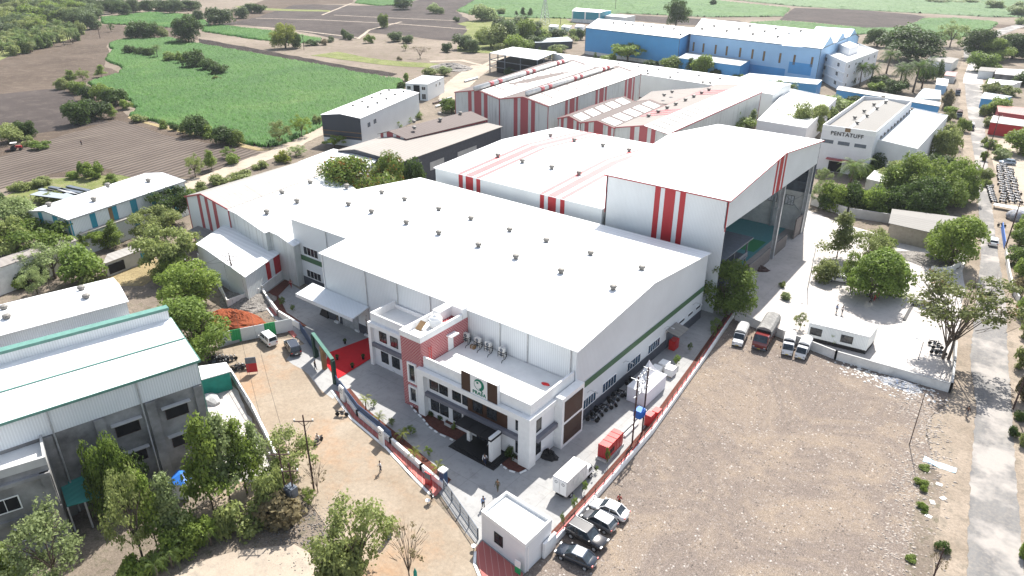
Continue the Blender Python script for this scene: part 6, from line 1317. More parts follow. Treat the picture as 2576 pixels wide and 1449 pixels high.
kerb('', [(-37.0, 41.5), (-36, 40.2), (-31.5, 37.4), (-28, 35)])
zone('red_paving', paver_red, 11, [(-37.3, 42.0), (-35.8, 40.4), (-31.4, 37.6), (-28, 35.3), (-28.5, 37), (-31.3, 42.3), (-37.4, 43.1)], 0, True)
zone('planting_bed', mulch, 10, [oc(*p) for p in ((330, 860), (400, 905), (450, 930), (520, 970), (640, 1010), (735, 1060), (735, 1085), (670, 1130), (590, 1090), (520, 1060), (450, 1010), (410, 960), (345, 895))], 0)
kerb('', [oc(*p) for p in ((325, 865), (345, 900), (410, 965), (450, 1018), (520, 1068), (590, 1098), (665, 1138))], .22, .16, True, .9)
zone('planting_bed', mulch, 10, [oc(*p) for p in ((920, 1255), (985, 1180), (1090, 1240), (1140, 1290), (1060, 1330), (990, 1310))], 0)
kerb('', [oc(*p) for p in ((920, 1262), (990, 1315), (1062, 1337), (1140, 1300))], .22, .16, True, .9)
for i, (px_, py_) in enumerate((oc(590, 1008), oc(1055, 1250))):
    p = at(px_, py_); s = thing('planter_box', ('pale stone planter box left of the entrance canopy', 'pale stone planter box right of the entrance canopy')[i], 'planter', p, None, True); m = MB(); m.box((p.x-.6, p.y-.4, 0), (p.x+.6, p.y+.4, .55)); m.build('box', concrete, s); m = MB(); m.box((p.x-.52, p.y-.32, .551), (p.x+.52, p.y+.32, .6)); m.build('soil', mulch, s)
# sliding gate by the gatehouse
gA, gB = Vector((-46.0, 46.4, 0)), Vector((-37.9, 43.0, 0))
s = thing('sliding_gate', 'long grey sliding barred gate between street wall and gatehouse', 'gate', gA, None, True); railing(s, [gA, gB], .1, 1.7, steel_dk, 2.0, .07, (.02, .5, .97), .22)
for p, lb in ((gA, 'white gate pillar with navy face at the end of the street wall'),):
    s = thing('gate_pillar', lb, 'pillar', (-46.6, 46.9, 0), None, True); m = MB(); m.box((-47.0, 46.7, 0), (-46.3, 47.4, 2.2)); m.build('pillar', navy, s); m = MB(); m.box((-47.1, 46.6, 2.2), (-46.2, 47.5, 2.4)); m.build('cap', white, s)
# portal arch over the second gateway
pa, pb = Vector((-73.6, 53.1, 0)), Vector((-82.0, 56.2, 0)); pm = pa.lerp(pb, .52); d_ = (pb-pa).normalized(); n_ = Vector((d_.y, -d_.x, 0))
arch_dk = plain('arch_dark_green', (.012, .045, .035), .6); arch_lt = plain('arch_green', (.06, .15, .12), .6)
s = thing('gate_arch', 'dark green topped festive gateway arch at the red carpet', 'arch', pa, None, True)
m = MB(); m.bar((pa.x, pa.y, 4.15), (pb.x, pb.y, 4.15), .5, .2); m.build('lintel', arch_lt, s)
for p, w_ in ((pa, .5), (pm, .6), (pb-d_*.3, .7)): m = MB(); m.bar((p.x, p.y, 0), (p.x, p.y, 4.02), w_, .5); m.build('post', arch_dk if w_ != .6 else gold, s)
m = MB(); q = pb+d_*.0; m.bar((pm.x+.5*d_.x, pm.y+.5*d_.y, 3.0), (pb.x-.7*d_.x, pb.y-.7*d_.y, 3.0), .06, 1.7); m.build('banner', steel_dk, s)
wall_run('navy_gate', 'navy gate leaf left of the festive arch', [(-82.6, 56.6), (-90.5, 59.8)], 1.6, .08, navy, px=False, cat='gate')
wall_run('navy_gate', 'navy gate leaf right of the festive arch', [(-73.2, 53.0), (-71.6, 52.4)], 1.7, .08, navy, px=False, cat='gate')
C_ = zone('red_carpet', carpet, 12, [gc(1255, 690), gc(1290, 590), gc(1675, 445), gc(1690, 632), gc(1440, 788), gc(1360, 832)], 0, kind='structure'); del C_['kind']; tag(C_, 'bright red carpet laid from the festive arch to the decorated doorway', 'carpet')
# left part of the boundary: white wall, planting, fence
w = wall_run('boundary_wall', 'white boundary wall running back from the navy gate to the striped shed', [(-91, 60.0), (-97.5, 60.6), (-104.5, 63.0), (-106.7, 64.0)], 1.1, .22, white, white, px=False, posts=3)
w = wall_run('boundary_wall', 'white wall with red base rail between the big factory and the striped lean shed', [(-106.8, 64.0), (-110.6, 72.6)], 1.7, .2, white_dirty, white, px=False)
zone('planting_bed', mulch, 10, [(-106.5, 64.2), (-97.5, 60.9), (-91, 60.3), (-91, 61.4), (-97.5, 62.2), (-104, 65.2), (-107.6, 71.5), (-109.8, 72.4)], 0, True)
zone('red_paving', paver_red, 11, [gc(640, 55), gc(665, 45), gc(850, 240), gc(800, 260)], 0); kerb('', [gc(630, 60), gc(785, 262)], .25, .15, True)
zone('red_paving', paver_red, 11, [gc(900, 385), gc(935, 360), gc(1000, 435), gc(975, 455)], 0)
# right boundary: white wall, red rail fence
RW = [(-31.0, 47.2), (-31.2, 56), (-31.9, 71), (-34.0, 90), (-36.3, 108.6)]
w = wall_run('boundary_wall', 'long white boundary wall with red railing beside the stony truck lot', RW, .85, .22, white, None, px=False)
P = [Vector((x, y, 0)) for x, y in RW]
m = MB()
for a, b in zip(P, P[1:]): m.bar((a.x-.25, a.y, .82), (b.x-.25, b.y, .82), .16, .1)
m.build('red_rail', red_gloss, w); railing(w, [p+Vector((-.1, 0, 0)) for p in P], .85, 1.7, rust, 1.9, .045, (.5, .97))
zone('planting_bed', mulch, 10, [(x-.3, y) for x, y in RW]+[(x-1.3, y) for x, y in RW[::-1]], 0, True)
s = thing('wall_pier', 'short white end wall standing right of the gatehouse', 'wall', (-30.9, 46.8, 0), None, True); m = MB(); m.box((-31.0, 45.2, 0), (-30.7, 47.3, 2.1)); m.build('panel', white, s)
wall_run('boundary_wall', 'grey concrete wall between the stony truck lot and the concrete yard', [(1852, 806), (2100, 905), (2388, 988)], 1.5, .2, white_dirty, concrete, posts=6)
wall_run('boundary_wall', 'grey concrete wall along the road at the yard corner', [(2388, 988), (2396, 930), (2400, 880)], 1.5, .2, concrete, concrete, posts=6)
wall_run('boundary_wall', 'low grey wall inside the yard beneath the thin-crowned tree', [(2296, 766), (2345, 778), (2385, 800)], 1.2, .2, concrete)
wall_run('boundary_wall', 'curved pale wall at the yard entrance beside the roadside tree', [(2340, 686), (2360, 690), (2390, 686), (2412, 672), (2415, 655)], 1.4, .2, white_dirty)
wall_run('boundary_wall', 'mossy grey wall below the tree row behind the concrete yard', [(2040, 515), (2130, 545), (2240, 562)], 2.2, .25, concrete, posts=6)
wall_run('boundary_wall', 'broken pale wall along the right edge of the road', [(2528, 640), (2535, 690), (2545, 735), (2560, 760)], 1.2, .25, white_dirty)
wall_run('boundary_wall', 'blue sheet fence along the right edge of the road', [(2518, 575), (2525, 625)], 1.6, .08, tarp_blue)
wall_run('boundary_wall', 'dark stained wall behind the long white warehouse', [(1500, 172), (1680, 200), (1900, 230)], 2.5, .25, concrete)
w = wall_run('boundary_wall', 'grey compound wall with railing shadow beside the sandy street', [gc(405, 800), gc(500, 960), gc(620, 1160), (683, 1130), (700, 1170)], 1.3, .2, concrete, white)
railing(w, [at(*gc(395, 815)), at(*gc(600, 1150))], 1.3, 2.0, steel_dk, 1.5, .05, (.9,), .25)
# white and green sheet hoarding
hp = [at(605, 862), at(640, 855), at(675, 843), at(735, 828)]
s = thing('hoarding', 'white and green corrugated sheet hoarding by the parked van', 'fence', hp[0], None, True)
a_, b_ = at(560, 868), at(738, 832)
for i, (t0, t1, mt) in enumerate(((0, .13, wall_white), (.13, .27, green_sheet), (.27, .60, wall_white), (.60, .755, green_sheet), (.755, 1, wall_white))):
    p, q = a_.lerp(b_, t0), a_.lerp(b_, t1); m = MB(); m.bar((p.x, p.y, 1.15), (q.x, q.y, 1.15), .08, 2.3); m.build('sheet', mt, s)
wall_run('boundary_wall', 'low rubble wall at the foot of the hoarding', [gc(290, 540), gc(520, 470), gc(700, 430), gc(880, 375)], .4, .3, concrete)
wall_run('boundary_wall', 'leaning pale wall by the broad mid green tree', [(500, 655), (530, 690), (560, 740), (575, 775)], 1.6, .15, white_dirty)
wall_run('boundary_wall', 'grey stained wall in front of the lean striped shed', [(575, 775), (600, 765), (655, 745)], 1.6, .2, white_dirty)
def heap(name, label, cat, px_, py_, rx, ry, h, mat, n=16, rough=.25, group=None):
    c = at(px_, py_); V = []; F = []; k = 22
    for i in range(n+1):
        for j in range(k):
            t = i/n; a = 2*math.pi*j/k; r_ = (1-t)*(1+random.uniform(-.12, .12)); z = h*(1-(1-t)**1.7)*(1+random.uniform(-rough, rough)*.5) if t > 0 else 0
            V.append((c.x+rx*r_*math.cos(a), c.y+ry*r_*math.sin(a), z+.01 if i else -.02))
    m = MB(); m.loft([V[i*k:(i+1)*k] for i in range(n+1)], True); o = m.build(name, mat, None, False); o.location = (0, 0, 0); return tag(o, label, cat, group)
heap('soil_heap', 'heap of bright red earth behind the hoarding', 'soil heap', *gc(470, 310), 7, 3.2, 1.6, red_soil)
heap('rubble_heap', 'grey builders rubble beside the red earth heap', 'rubble', *gc(560, 120), 6, 4.5, .9, ground_mat('rubble', (.28, .26, .24), (.42, .39, .36), (.14, .13, .12), .6, 2, 1, 5, .6, bd=.3))
rubm = MATS['rubble']
heap('rubble_heap', 'grey gravel heap on the bare ground near the open shed', 'rubble', 1135, 172, 12, 9, 2.5, rubm)
heap('rubble_heap', 'rubble heap at the foot of the roadside tree in the yard', 'rubble', 2335, 655, 6, 4, .9, rubm)
heap('rubbish_heap', 'heap of white and blue plastic rubbish beside the yard wall', 'rubbish', 2265, 968, 3.2, 1.6, .6, ground_mat('plastic_rubbish', (.5, .5, .5), (.16, .16, .18), (.2, .3, .5), .9, 2.5, 1, 6, .7))
heap('tarp_heap', 'crumpled black tarpaulin heap against the office side wall', 'tarp', *oc(1260, 1215), 1.5, 1.0, .9, black, 6, .8)
heap('debris_heap', 'dark scrap heap at the hangar opening', 'scrap', 1905, 676, 2.5, 1.6, .8, rust, 8, .8)
# loose stones along the bank
def stones(name, label, pts, n, s0, s1, mat, w_):
    P = [at(*p) for p in pts]; V = []; F = []
    for _ in range(n):
        i = random.randrange(len(P)-1); p = P[i].lerp(P[i+1], random.random()); c = np.array([p.x+random.gauss(0, w_), p.y+random.gauss(0, w_), .02]); s_ = random.uniform(s0, s1)
        q = rng.uniform(-1, 1, (6, 3))*.25+np.array([(1, 0, 0), (0, 1, 0), (-1, 0, 0), (0, -1, 0), (0, 0, 1), (0, 0, -.3)]); b = len(V); V += list(c+q*s_*np.array([1, .8, .6])); F += [(b+x, b+y, b+z) for x, y, z in ((0, 1, 4), (1, 2, 4), (2, 3, 4), (3, 0, 4), (1, 0, 5), (2, 1, 5), (3, 2, 5), (0, 3, 5))]
    o = np_mesh(name, np.array(V), np.array(F), mat); return tag(o, label, 'stones', kind='stuff')
stone_m = ground_mat('stone_light', (.36, .31, .27), (.5, .45, .40), (.25, .22, .2), .8, 2, .5)
stones('loose_stones', 'loose broken stones on the bank of the lot', [(2250, 1449), (2275, 1350), (2290, 1250), (2310, 1180), (2335, 1100), (2310, 1040), (2300, 1000)], 1600, .1, .32, stone_m, 1.5)
stones('loose_stones', 'scattered stones over the lot', [(1450, 1420), (1700, 1200), (1900, 1300), (2100, 1100), (2000, 950), (2250, 1050), (2150, 1400), (1750, 1400), (1650, 1150)], 5200, .05, .15, stone_m, 7)
stones('litter', 'scattered litter and stones by the power poles', [(690, 1320), (760, 1300), (830, 1270), (860, 1330), (800, 1400), (740, 1340)], 900, .05, .2, rubm, 2.2)
stones('litter', 'white litter on the verge of the yard wall', [(2130, 925), (2200, 945), (2260, 975), (2350, 1000)], 420, .1, .38, white_dirty, 1.2)
stones('loose_stones', 'rubble strewn around the striped lean shed', [(600, 770), (640, 755), (690, 770), (720, 800)], 700, .06, .22, rubm, 2.2)
# ------------------------------------------------------------------ vehicles (built facing +X, then placed)
def ring(x, hw, z0, z1, n=14, p=.42):
    out = []
    for k in range(n):
        t = 2*math.pi*(k+.5)/n; c, s = math.cos(t), math.sin(t); out.append((x, hw*math.copysign(abs(c)**p, c), (z0+z1)/2+(z1-z0)/2*math.copysign(abs(s)**p, s)))
    return out
CARP = {}
def paint(name, c, rough=.22):
    if name not in MATS: m = plain(name, c, rough, .0, var=.03, spec=.6); m.node_tree.nodes['Principled BSDF'].inputs['Coat Weight'].default_value = .6
    return MATS[name]
def wheels(root, xs, y, r, w_=.2):
    for x in xs:
        for sy in (-1, 1):
            m = MB(); m.tube([(x, sy*(y-w_), r), (x, sy*y, r)], r, 14); wh = m.build('wheel', tyre, root); m = MB(); m.tube([(x, sy*(y-.02), r), (x, sy*(y+.012), r)], r*.58, 10); m.build('rim', steel, wh)
def car(name, label, cat, col, kind='sedan', loc=(0, 0), rz=0, group=None, roof=None, L=4.4, W=1.74):
    r = thing(name, label, cat, (loc[0], loc[1], .03), group); r.rotation_euler = (0, 0, rz); h = L/2; w_ = W/2
    if kind == 'sedan': B = [(-h, .74, .42, .80), (-h+.12, .9, .3, .98), (-1.3, 1, .24, 1.0), (-.4, 1.0, .2, .98), (.6, 1.0, .2, .96), (1.15, .98, .22, .92), (h-.35, .93, .25, .80), (h-.04, .74, .34, .66)]; G_ = [(-1.72, .97), (-1.0, 1.43), (.28, 1.45), (1.12, .94)]
    elif kind == 'hatch': B = [(-h, .80, .42, .95), (-h+.1, .93, .3, 1.06), (-1.2, 1, .24, 1.06), (-.2, 1.0, .2, 1.04), (.6, 1.0, .2, 1.0), (1.1, .98, .22, .97), (h-.3, .92, .25, .86), (h-.03, .74, .34, .68)]; G_ = [(-h+.12, 1.04), (-h+.55, 1.48), (.25, 1.54), (1.1, .98)]
    elif kind == 'suv': B = [(-h, .84, .5, 1.1), (-h+.08, .96, .36, 1.2), (-1.2, 1, .3, 1.2), (-.2, 1.0, .28, 1.18), (.6, 1.0, .28, 1.14), (1.1, .99, .3, 1.12), (h-.25, .95, .34, 1.04), (h-.02, .82, .42, .86)]; G_ = [(-h+.06, 1.18), (-h+.28, 1.72), (.35, 1.76), (1.05, 1.13)]
    else: B = [(-h, .9, .4, 1.15), (-h+.06, .98, .3, 1.2), (-1, 1, .26, 1.2), (0, 1.0, .26, 1.2), (.9, 1.0, .26, 1.18), (h-.5, .98, .28, 1.1), (h-.1, .9, .32, .95), (h, .8, .4, .8)]; G_ = [(-h+.03, 1.18), (-h+.14, 1.84), (h-1.0, 1.86), (h-.35, 1.08)]
    m = MB(); m.loft([ring(x, w_*k, a, b) for x, k, a, b in B]); m.build('body', col, r, True)
    (x0, z0), (x1, z1), (x2, z2), (x3, z3) = G_; wt = w_*.78; wb = w_*.9
    def gh(x0, x1, x2, x3, wb, wt, zt, zb0, zb1): return [[(x0, -wb, zb0), (x3, -wb, zb1), (x3, wb, zb1), (x0, wb, zb0)], [(x1, -wt, zt), (x2, -wt, zt), (x2, wt, zt), (x1, wt, zt)]]
    m = MB(); m.loft(gh(x0, x1, x2, x3, wb, wt, z1, z0-.06, z3-.06)); m.build('glasshouse', car_glass, r)
    m = MB(); t_ = .055; ov = .03
    m.loft([[(x1-ov-.04, -wt-ov, z1-.02), (x2+ov+.04, -wt-ov, z2-.02), (x2+ov+.04, wt+ov, z2-.02), (x1-ov-.04, wt+ov, z1-.02)], [(x1+.05, -wt+.05, z1+t_), (x2-.02, -wt+.05, z2+t_*.8), (x2-.02, wt-.05, z2+t_*.8), (x1+.05, wt-.05, z1+t_)]])
    m.build('roof', roof or col, r)
    m = MB(); mid = (x1+x2)/2
    for sy in (-1, 1):
        m.bar((x3, sy*wb, z3-.05), (x2, sy*wt, z2), .07); m.bar((x0, sy*wb, z0-.05), (x1, sy*wt, z1), .09 if kind == 'sedan' else .16)
        m.bar((mid+.05, sy*(wb+.005), z0-.04), (mid, sy*(wt+.005), z1), .08)
        if kind != 'sedan': m.bar((x1+.75, sy*(wb+.004), z0-.04), (x1+.7, sy*(wt+.004), z1), .09)
    m.build('pillars', col, r)
    R_ = .31 if kind != 'suv' else .36; wheels(r, (-h+.82, h-.86), w_, R_)
    for sy in (-1, 1):
        m = MB(); m.box((h-.18, sy*w_*.72-.17, .62 if kind != 'suv' else .8), (h-.03, sy*w_*.72+.17, .76 if kind != 'suv' else .96)); m.build('headlight', steel, r)
        m = MB(); m.box((-h-.01, sy*w_*.76-.12, .76), (-h+.1, sy*w_*.76+.12, .92)); m.build('tail_light', red_gloss, r)
        m = MB(); m.box((x3-.25, sy*(w_+.1)-.09, z3), (x3-.1, sy*(w_+.1)+.09, z3+.14)); m.build('mirror', col, r)
    m = MB(); m.box((-h-.03, -.25, .5), (-h+.02, .25, .62)); m.build('number_plate', white, r)
    if kind == 'suv': 
        for sy in (-1, 1): m = MB(); m.tube([(x1+.1, sy*(wt-.02), z1+.1), (x2-.1, sy*(wt-.02), z1+.1)], .025); m.build('roof_rail', steel, r)
    return r
def place2(p_front, p_rear):
    """ground pixels under the front and the rear axle -> position and heading"""
    a, b = at(*p_front), at(*p_rear); c = (a+b)/2; d = a-b; return (c.x, c.y), math.atan2(d.y, d.x)
wp = paint('paint_white', (.78, .78, .78)); dk = paint('paint_dark_blue', (.012, .018, .03)); blk = paint('paint_black', (.015, .015, .018)); gry = paint('paint_grey', (.10, .10, .105)); slv = paint('paint_silver_blue', (.28, .34, .42))
def cpx(name, label, cat, col, kind, fr, re, **k):
    a, b = at(*fr), at(*re); l, rz = place2(fr, re); 
    return car(name, label, cat, col, kind, l, rz, **k)
G_C = 'cars parked at the stony lot by the gatehouse'
cpx('parked_car', 'white sedan, topmost of the cars parked by the gatehouse', 'car', wp, 'sedan', b2(660, 945), b2(808, 1010), group=G_C)
cpx('parked_car', 'dark hatchback with white roof beside the white sedan', 'car', gry, 'hatch', b2(590, 1030), b2(720, 1100), group=G_C, roof=wp, L=4.0)
cpx('parked_car', 'black large suv with roof rails facing the stony lot', 'car', blk, 'suv', b2(640, 1225), b2(490, 1140), group=G_C, L=4.6, W=1.85)
cpx('parked_car', 'dark blue sedan, lowest of the cars parked by the gatehouse', 'car', dk, 'sedan', b2(405, 1295), b2(560, 1365), group=G_C, roof=paint('paint_navy', (.05, .07, .10)))
cpx('parked_van', 'white minivan parked in front of the hoarding', 'van', wp, 'van', gc(710, 470), gc(780, 530), L=3.7, W=1.6)
cpx('parked_car', 'dark blue suv seen from behind near the festive arch', 'car', dk, 'suv', gc(935, 520), gc(995, 620), L=4.5, W=1.8)
cpx('driving_car', 'white hatchback driving along the side road', 'car', wp, 'hatch', m3(1690, 530), m3(1695, 585), L=4.2)
cpx('parked_car', 'white sedan parked under the trees in the concrete yard', 'car', wp, 'sedan', m3(470, 825), m3(590, 845))
cpx('parked_car', 'small blue and white car under the trees by the cream shed road side', 'car', slv, 'hatch', q3(1395, 1235), q3(1370, 1245), L=3.8)
cpx('parked_car', 'silver blue car parked behind the rows of motorcycles', 'car', slv, 'hatch', q3(1755, 1235), q3(1850, 1245), L=4.2)
def truck(label, loc, rz, cabcol, kind, group=None, L=5.5, W=1.9, H=2.4, body=None, top=None, cat='truck', name='parked_truck'):
    r = thing(name, label, cat, (loc[0], loc[1], .03), group); r.rotation_euler = (0, 0, rz); h = L/2; w_ = W/2; cl = 1.6 if L < 7 else 1.9; ch = 1.95 if L < 7 else 2.6
    x0 = h-cl
    m = MB(); sn = .75 if kind == 'pickup' else .12
    m.loft([ring(x0, w_*.95, .5, ch*.96, 14, .3), ring(x0+cl-sn-.55, w_*.95, .5, ch, 14, .3), ring(x0+cl-sn, w_*.95, .5, ch*.62 if kind == 'pickup' else ch*.55, 14, .3), ring(h-.06, w_*.93, .5, ch*.5 if kind == 'pickup' else ch*.5, 14, .3), ring(h, w_*.85, .55, ch*.44, 14, .3)]); m.build('cab', cabcol, r, False)
    m = MB(); a = x0+cl-sn; m.v = [(a-.5, -w_*.8, ch*.955), (a-.5, w_*.8, ch*.955), (a+.02, w_*.88, ch*.60), (a+.02, -w_*.88, ch*.60)]; m.v += [(x+.05, y, z+.03) for x, y, z in m.v]; m.f = [(0, 1, 2, 3), (7, 6, 5, 4), (0, 1, 5, 4), (1, 2, 6, 5), (2, 3, 7, 6), (3, 0, 4, 7)]; m.build('windscreen', car_glass, r)
    for sy in (-1, 1):
        m = MB(); m.box((x0+.35, sy*w_*.95-.02, ch*.58), (x0+1.0, sy*w_*.95+.02, ch*.88)); m.build('side_window', car_glass, r)
        m = MB(); m.box((h-.04, sy*w_*.7-.14, .62), (h+.03, sy*w_*.7+.14, .82)); m.build('headlight', steel, r); m = MB(); m.bar((h-.5, sy*w_*.95, ch*.7), (h-.3, sy*(w_+.2), ch*.7), .03); m.box((h-.34, sy*(w_+.2)-.06, ch*.58), (h-.28, sy*(w_+.2)+.06, ch*.8)); m.build('mirror', black, r)
    m = MB(); m.box((h-.02, -w_*.9, .38), (h+.08, w_*.9, .56)); m.build('bumper', steel_dk if cabcol is not wp else white, r); m = MB(); m.box((h+.081, -.25, .42), (h+.1, .25, .53)); m.build('number_plate', plain('plate_yellow', (.6, .42, .02), .5) if 'plate_yellow' not in MATS else MATS['plate_yellow'], r)
    m = MB(); m.box((-h, -w_*.5, .45), (x0+.1, w_*.5, .7)); m.build('chassis', black, r)
    if kind in ('canvas', 'pickup'):
        m = MB(); m.box((-h, -w_, .7), (x0-.05, w_, 1.35 if L < 7 else 1.7)); m.build('cargo_bed', body or wp, r); zb = 1.35 if L < 7 else 1.7
        m = MB(); rr = []
        for x in np.linspace(-h+.02, x0-.08, 9):
            sag = .04*math.sin(x*7); rr.append([(x, -w_*.98, zb), (x, -w_*.98, H*.82+sag), (x, -w_*.7, H*.95+sag), (x, 0, H+sag), (x, w_*.7, H*.95+sag), (x, w_*.98, H*.82+sag), (x, w_*.98, zb)])
        m.loft(rr); m.build('canvas_cover', top or canvas, r)
        m = MB(); m.box((x0-.07, -w_*.9, zb+.05), (x0-.04, w_*.9, H*.85)); m.build('dark_opening', black, r)
    else:
        m = MB(); m.box((-h, -w_, .75), (x0-.08, w_, H)); m.build('cargo_box', body or wp, r); m = MB()
        for x in np.linspace(-h+.3, x0-.4, 8): m.box((x, -w_-.025, .8), (x+.08, w_+.025, H-.1))
        m.build('box_ribs', body or wp, r)
    wheels(r, (h-.75, -h+1.0) if L < 7 else (h-.9, -h+1.1, -h+2.3), w_, .36 if L < 7 else .5, .28)
    return r
def tpx(label, fr, re, *a, **k): l, rz = place2(fr, re); return truck(label, l, rz, *a, **k)
G_T = 'trucks parked along the yard wall'
redp = paint('paint_red', (.16, .012, .012)); cov = plain('canvas_white', (.62, .62, .62), .85, var=.1, vs_=2)
tpx('white pickup with ribbed grey canvas cover, leftmost of the parked trucks', m2_(1690, 1345), m2_(1745, 1225), wp, 'pickup', G_T, L=4.9, W=1.75, H=2.35, top=canvas)
tpx('large red lorry with torn canvas top beside the canvas covered pickup', (1932-25, 429+455), (1932+8, 429+400), redp, 'canvas', G_T, L=8.2, W=2.4, H=3.3, body=paint('paint_maroon', (.09, .015, .012)), top=plain('canvas_dark', (.22, .215, .205), .85, var=.3, vs_=2))
tpx('white covered mini truck right of the red lorry', m3(135, 1418), m3(160, 1290), wp, 'canvas', G_T, L=4.6, W=1.7, H=2.5, top=cov)
tpx('white covered mini truck, rightmost of the parked trucks', m3(238, 1425), m3(280, 1345), wp, 'canvas', G_T, L=4.4, W=1.65, H=2.4, top=cov)
ct = truck('white container lorry seen from behind beside the red generator', (-34.55, 57.3), R(90), wp, 'box', None, L=6.0, W=1.95, H=2.9, body=white_dirty)
ct.location = (-34.55, 56.5, .09)
m = MB()
for sy in (-.48, .48): m.box((-3.07, sy-.44, .85), (-3.01, sy+.44, 2.8))
m.build('rear_door', white, ct)
for sy in (-.48, .48):
    m = arc_plate(0, 0, 0, .2, .13, 0, 359); m.v = [(-3.075+(.0 if y > -.02 else -.01), sy+x, 2.35+z) for x, y, z in m.v]; m.build('emblem', steel_dk, ct)
tpx('dark open truck driving on the far part of the side road', q3(1425, 745), q3(1430, 690), steel_dk, 'canvas', None, L=5.5, H=2.3, top=rust, name='truck')
tpx('small grey truck coming along the side road', q3(1525, 1010), q3(1530, 950), gry, 'canvas', None, L=5, H=2.2, top=canvas, name='truck')
tpx('dark truck parked at the verge beside the lettered hall wing', q3(1435, 920), q3(1440, 860), steel_dk, 'canvas', None, L=6, H=2.6, top=rust)
# motorcycles
def motorcycle(label, group, col, seatcol):
    r = thing('motorcycle', label, 'motorcycle', (0, 0, 0), group)
    for x in (-.62, .62):
        m = MB(); n = 14; m.loft([[(x+q*math.cos(2*math.pi*k/n), y, .3+q*math.sin(2*math.pi*k/n)) for k in range(n)] for q, y in ((.22, -.05), (.3, -.045), (.3, .045), (.22, .05))]); m.build('wheel', tyre, r)
    m = MB(); m.loft([ring(-.2, .1, .55, .72), ring(.05, .15, .58, .88), ring(.3, .12, .62, .86)]); m.build('tank', col, r, True)
    m = MB(); m.loft([ring(-.85, .09, .72, .82), ring(-.5, .13, .68, .80), ring(-.12, .12, .66, .78)]); m.build('seat', seatcol, r, True)
    m = MB(); m.box((-.15, -.13, .25), (.25, .13, .58)); m.bar((.62, 0, .3), (.42, 0, .95), .07); m.bar((-.62, 0, .3), (-.1, 0, .45), .08); m.build('engine', steel_dk, r)
    m = MB(); m.tube([(.32, -.36, 1.02), (.42, 0, .98), (.32, .36, 1.02)], .022, 5); m.build('handlebar', black, r); m = MB(); m.ball((.55, 0, .86), .1); m.build('headlight', steel, r)
    return r
def bikes(spots, proto_, labels, group):
    for i, ((x, y), rz) in enumerate(spots):
        p = at(x, y, 0); clone(proto_, (p.x, p.y, .09), rz, labels(i), group)
MP = motorcycle('black motorcycle leaning by the street kerb', 'motorcycles', paint('paint_moto_black', (.02, .02, .025)), black)
MW = motorcycle('white-seated motorcycle in the packed lot', 'packed', paint('paint_moto_white', (.75, .75, .76)), plain('dust_cover_white', (.75, .75, .77), .6, var=.06))
p = at(*b1(650, 245)); MP.location = (p.x, p.y, .09); MP.rotation_euler = (0, 0, R(35)); del MP['group']
G_ = 'motorcycles parked against the factory side wall'
yy = [68.3, 69.2, 70.3, 71.1, 72.0, 73.3, 74.1, 75.4, 76.2, 78.9, 80.2]
for i, y in enumerate(yy): clone(MP, (-39.5+random.uniform(-.2, .3), y, .09), R(12+random.uniform(-25, 25)), 'dark motorcycle against the factory side wall, %s from the office' % nth(i), G_)
for i, q in enumerate(((245, 660), (275, 665), (305, 660), (335, 665), (375, 665), (410, 665), (450, 740), (480, 745), (515, 735), (550, 740), (330, 700), (250, 690))):
    p = at(*gc(*q)); clone(MP, (p.x, p.y, .09), R(70+random.uniform(-20, 20)), 'dark motorcycle in the cluster by the grey building kiosk, %s in the row' % nth(i), 'motorcycles by the kiosk')
for i, q in enumerate((m3(1250, 1320), m3(1275, 1350), m3(1262, 1385), m3(1300, 1395))):
    p = at(*q); clone(MP, (p.x, p.y, .09), R(20+random.uniform(-15, 15)), 'black motorcycle under the thin-crowned corner tree, %s from the back' % nth(i), 'motorcycles under the corner tree')
p = at(*m3(1760, 425)); clone(MP, (p.x, p.y, .09), R(10), 'single dark motorcycle on the right shoulder of the road')
mem = bpy.data.objects
rows = [((2482, 560), (2500, 610), 0), None]
k = 0
for rn, (x0_, y0_, x1_, y1_, n) in enumerate(((2485, 468, 2500, 512, 10), (2512, 420, 2524, 512, 17), (2526, 418, 2545, 512, 17), (2540, 430, 2564, 512, 13))):
    a, b = at(x0_, y0_), at(x1_, y1_)
    for i in range(n):
        p = a.lerp(b, i/(n-1)); o = MW if k == 0 else clone(MW, (0, 0, 0)); o.location = (p.x+random.uniform(-.3, .3), p.y+random.uniform(-.2, .2), .09); o.rotation_euler = (0, 0, R(-15)+random.uniform(-.25, .25))
        o['label'] = 'white-topped motorcycle in the packed lot, %s row from left, %s from the back' % (nth(rn), nth(i)); o['group'] = 'motorcycles packed in the lot right of the road'; k += 1
# tractor by the left trees
p = at(44, 378); r = thing('tractor', 'red tractor with canopy parked by the trees at the left edge', 'tractor', (p.x, p.y, .05)); r.rotation_euler = (0, 0, R(60))
for x, q, nm in ((-.8, .75, 'rear_wheel'), (1.0, .42, 'front_wheel')):
    for sy in (-1, 1): m = MB(); m.tube([(x, sy*.55, q), (x, sy*.9, q)], q, 14); m.build(nm, tyre, r)
m = MB(); m.box((-.2, -.3, .7), (1.4, .3, 1.35)); m.build('bonnet', red_paint, r); m = MB(); m.box((-1.3, -.5, .8), (-.3, .5, 1.1)); m.build('seat_deck', red_paint, r)
m = MB(); m.box((-1.4, -.75, 2.25), (.3, .75, 2.35)); m.build('canopy', white_dirty, r); m = MB()
for x in (-1.3, .2):
    for sy in (-.7, .7): m.bar((x, sy, 1.0), (x, sy, 2.25), .06)
m.build('canopy_frame', black, r); m = MB(); m.box((-3.0, -1.0, .3), (-1.5, 1.0, .5)); m.build('harrow', rust, r)

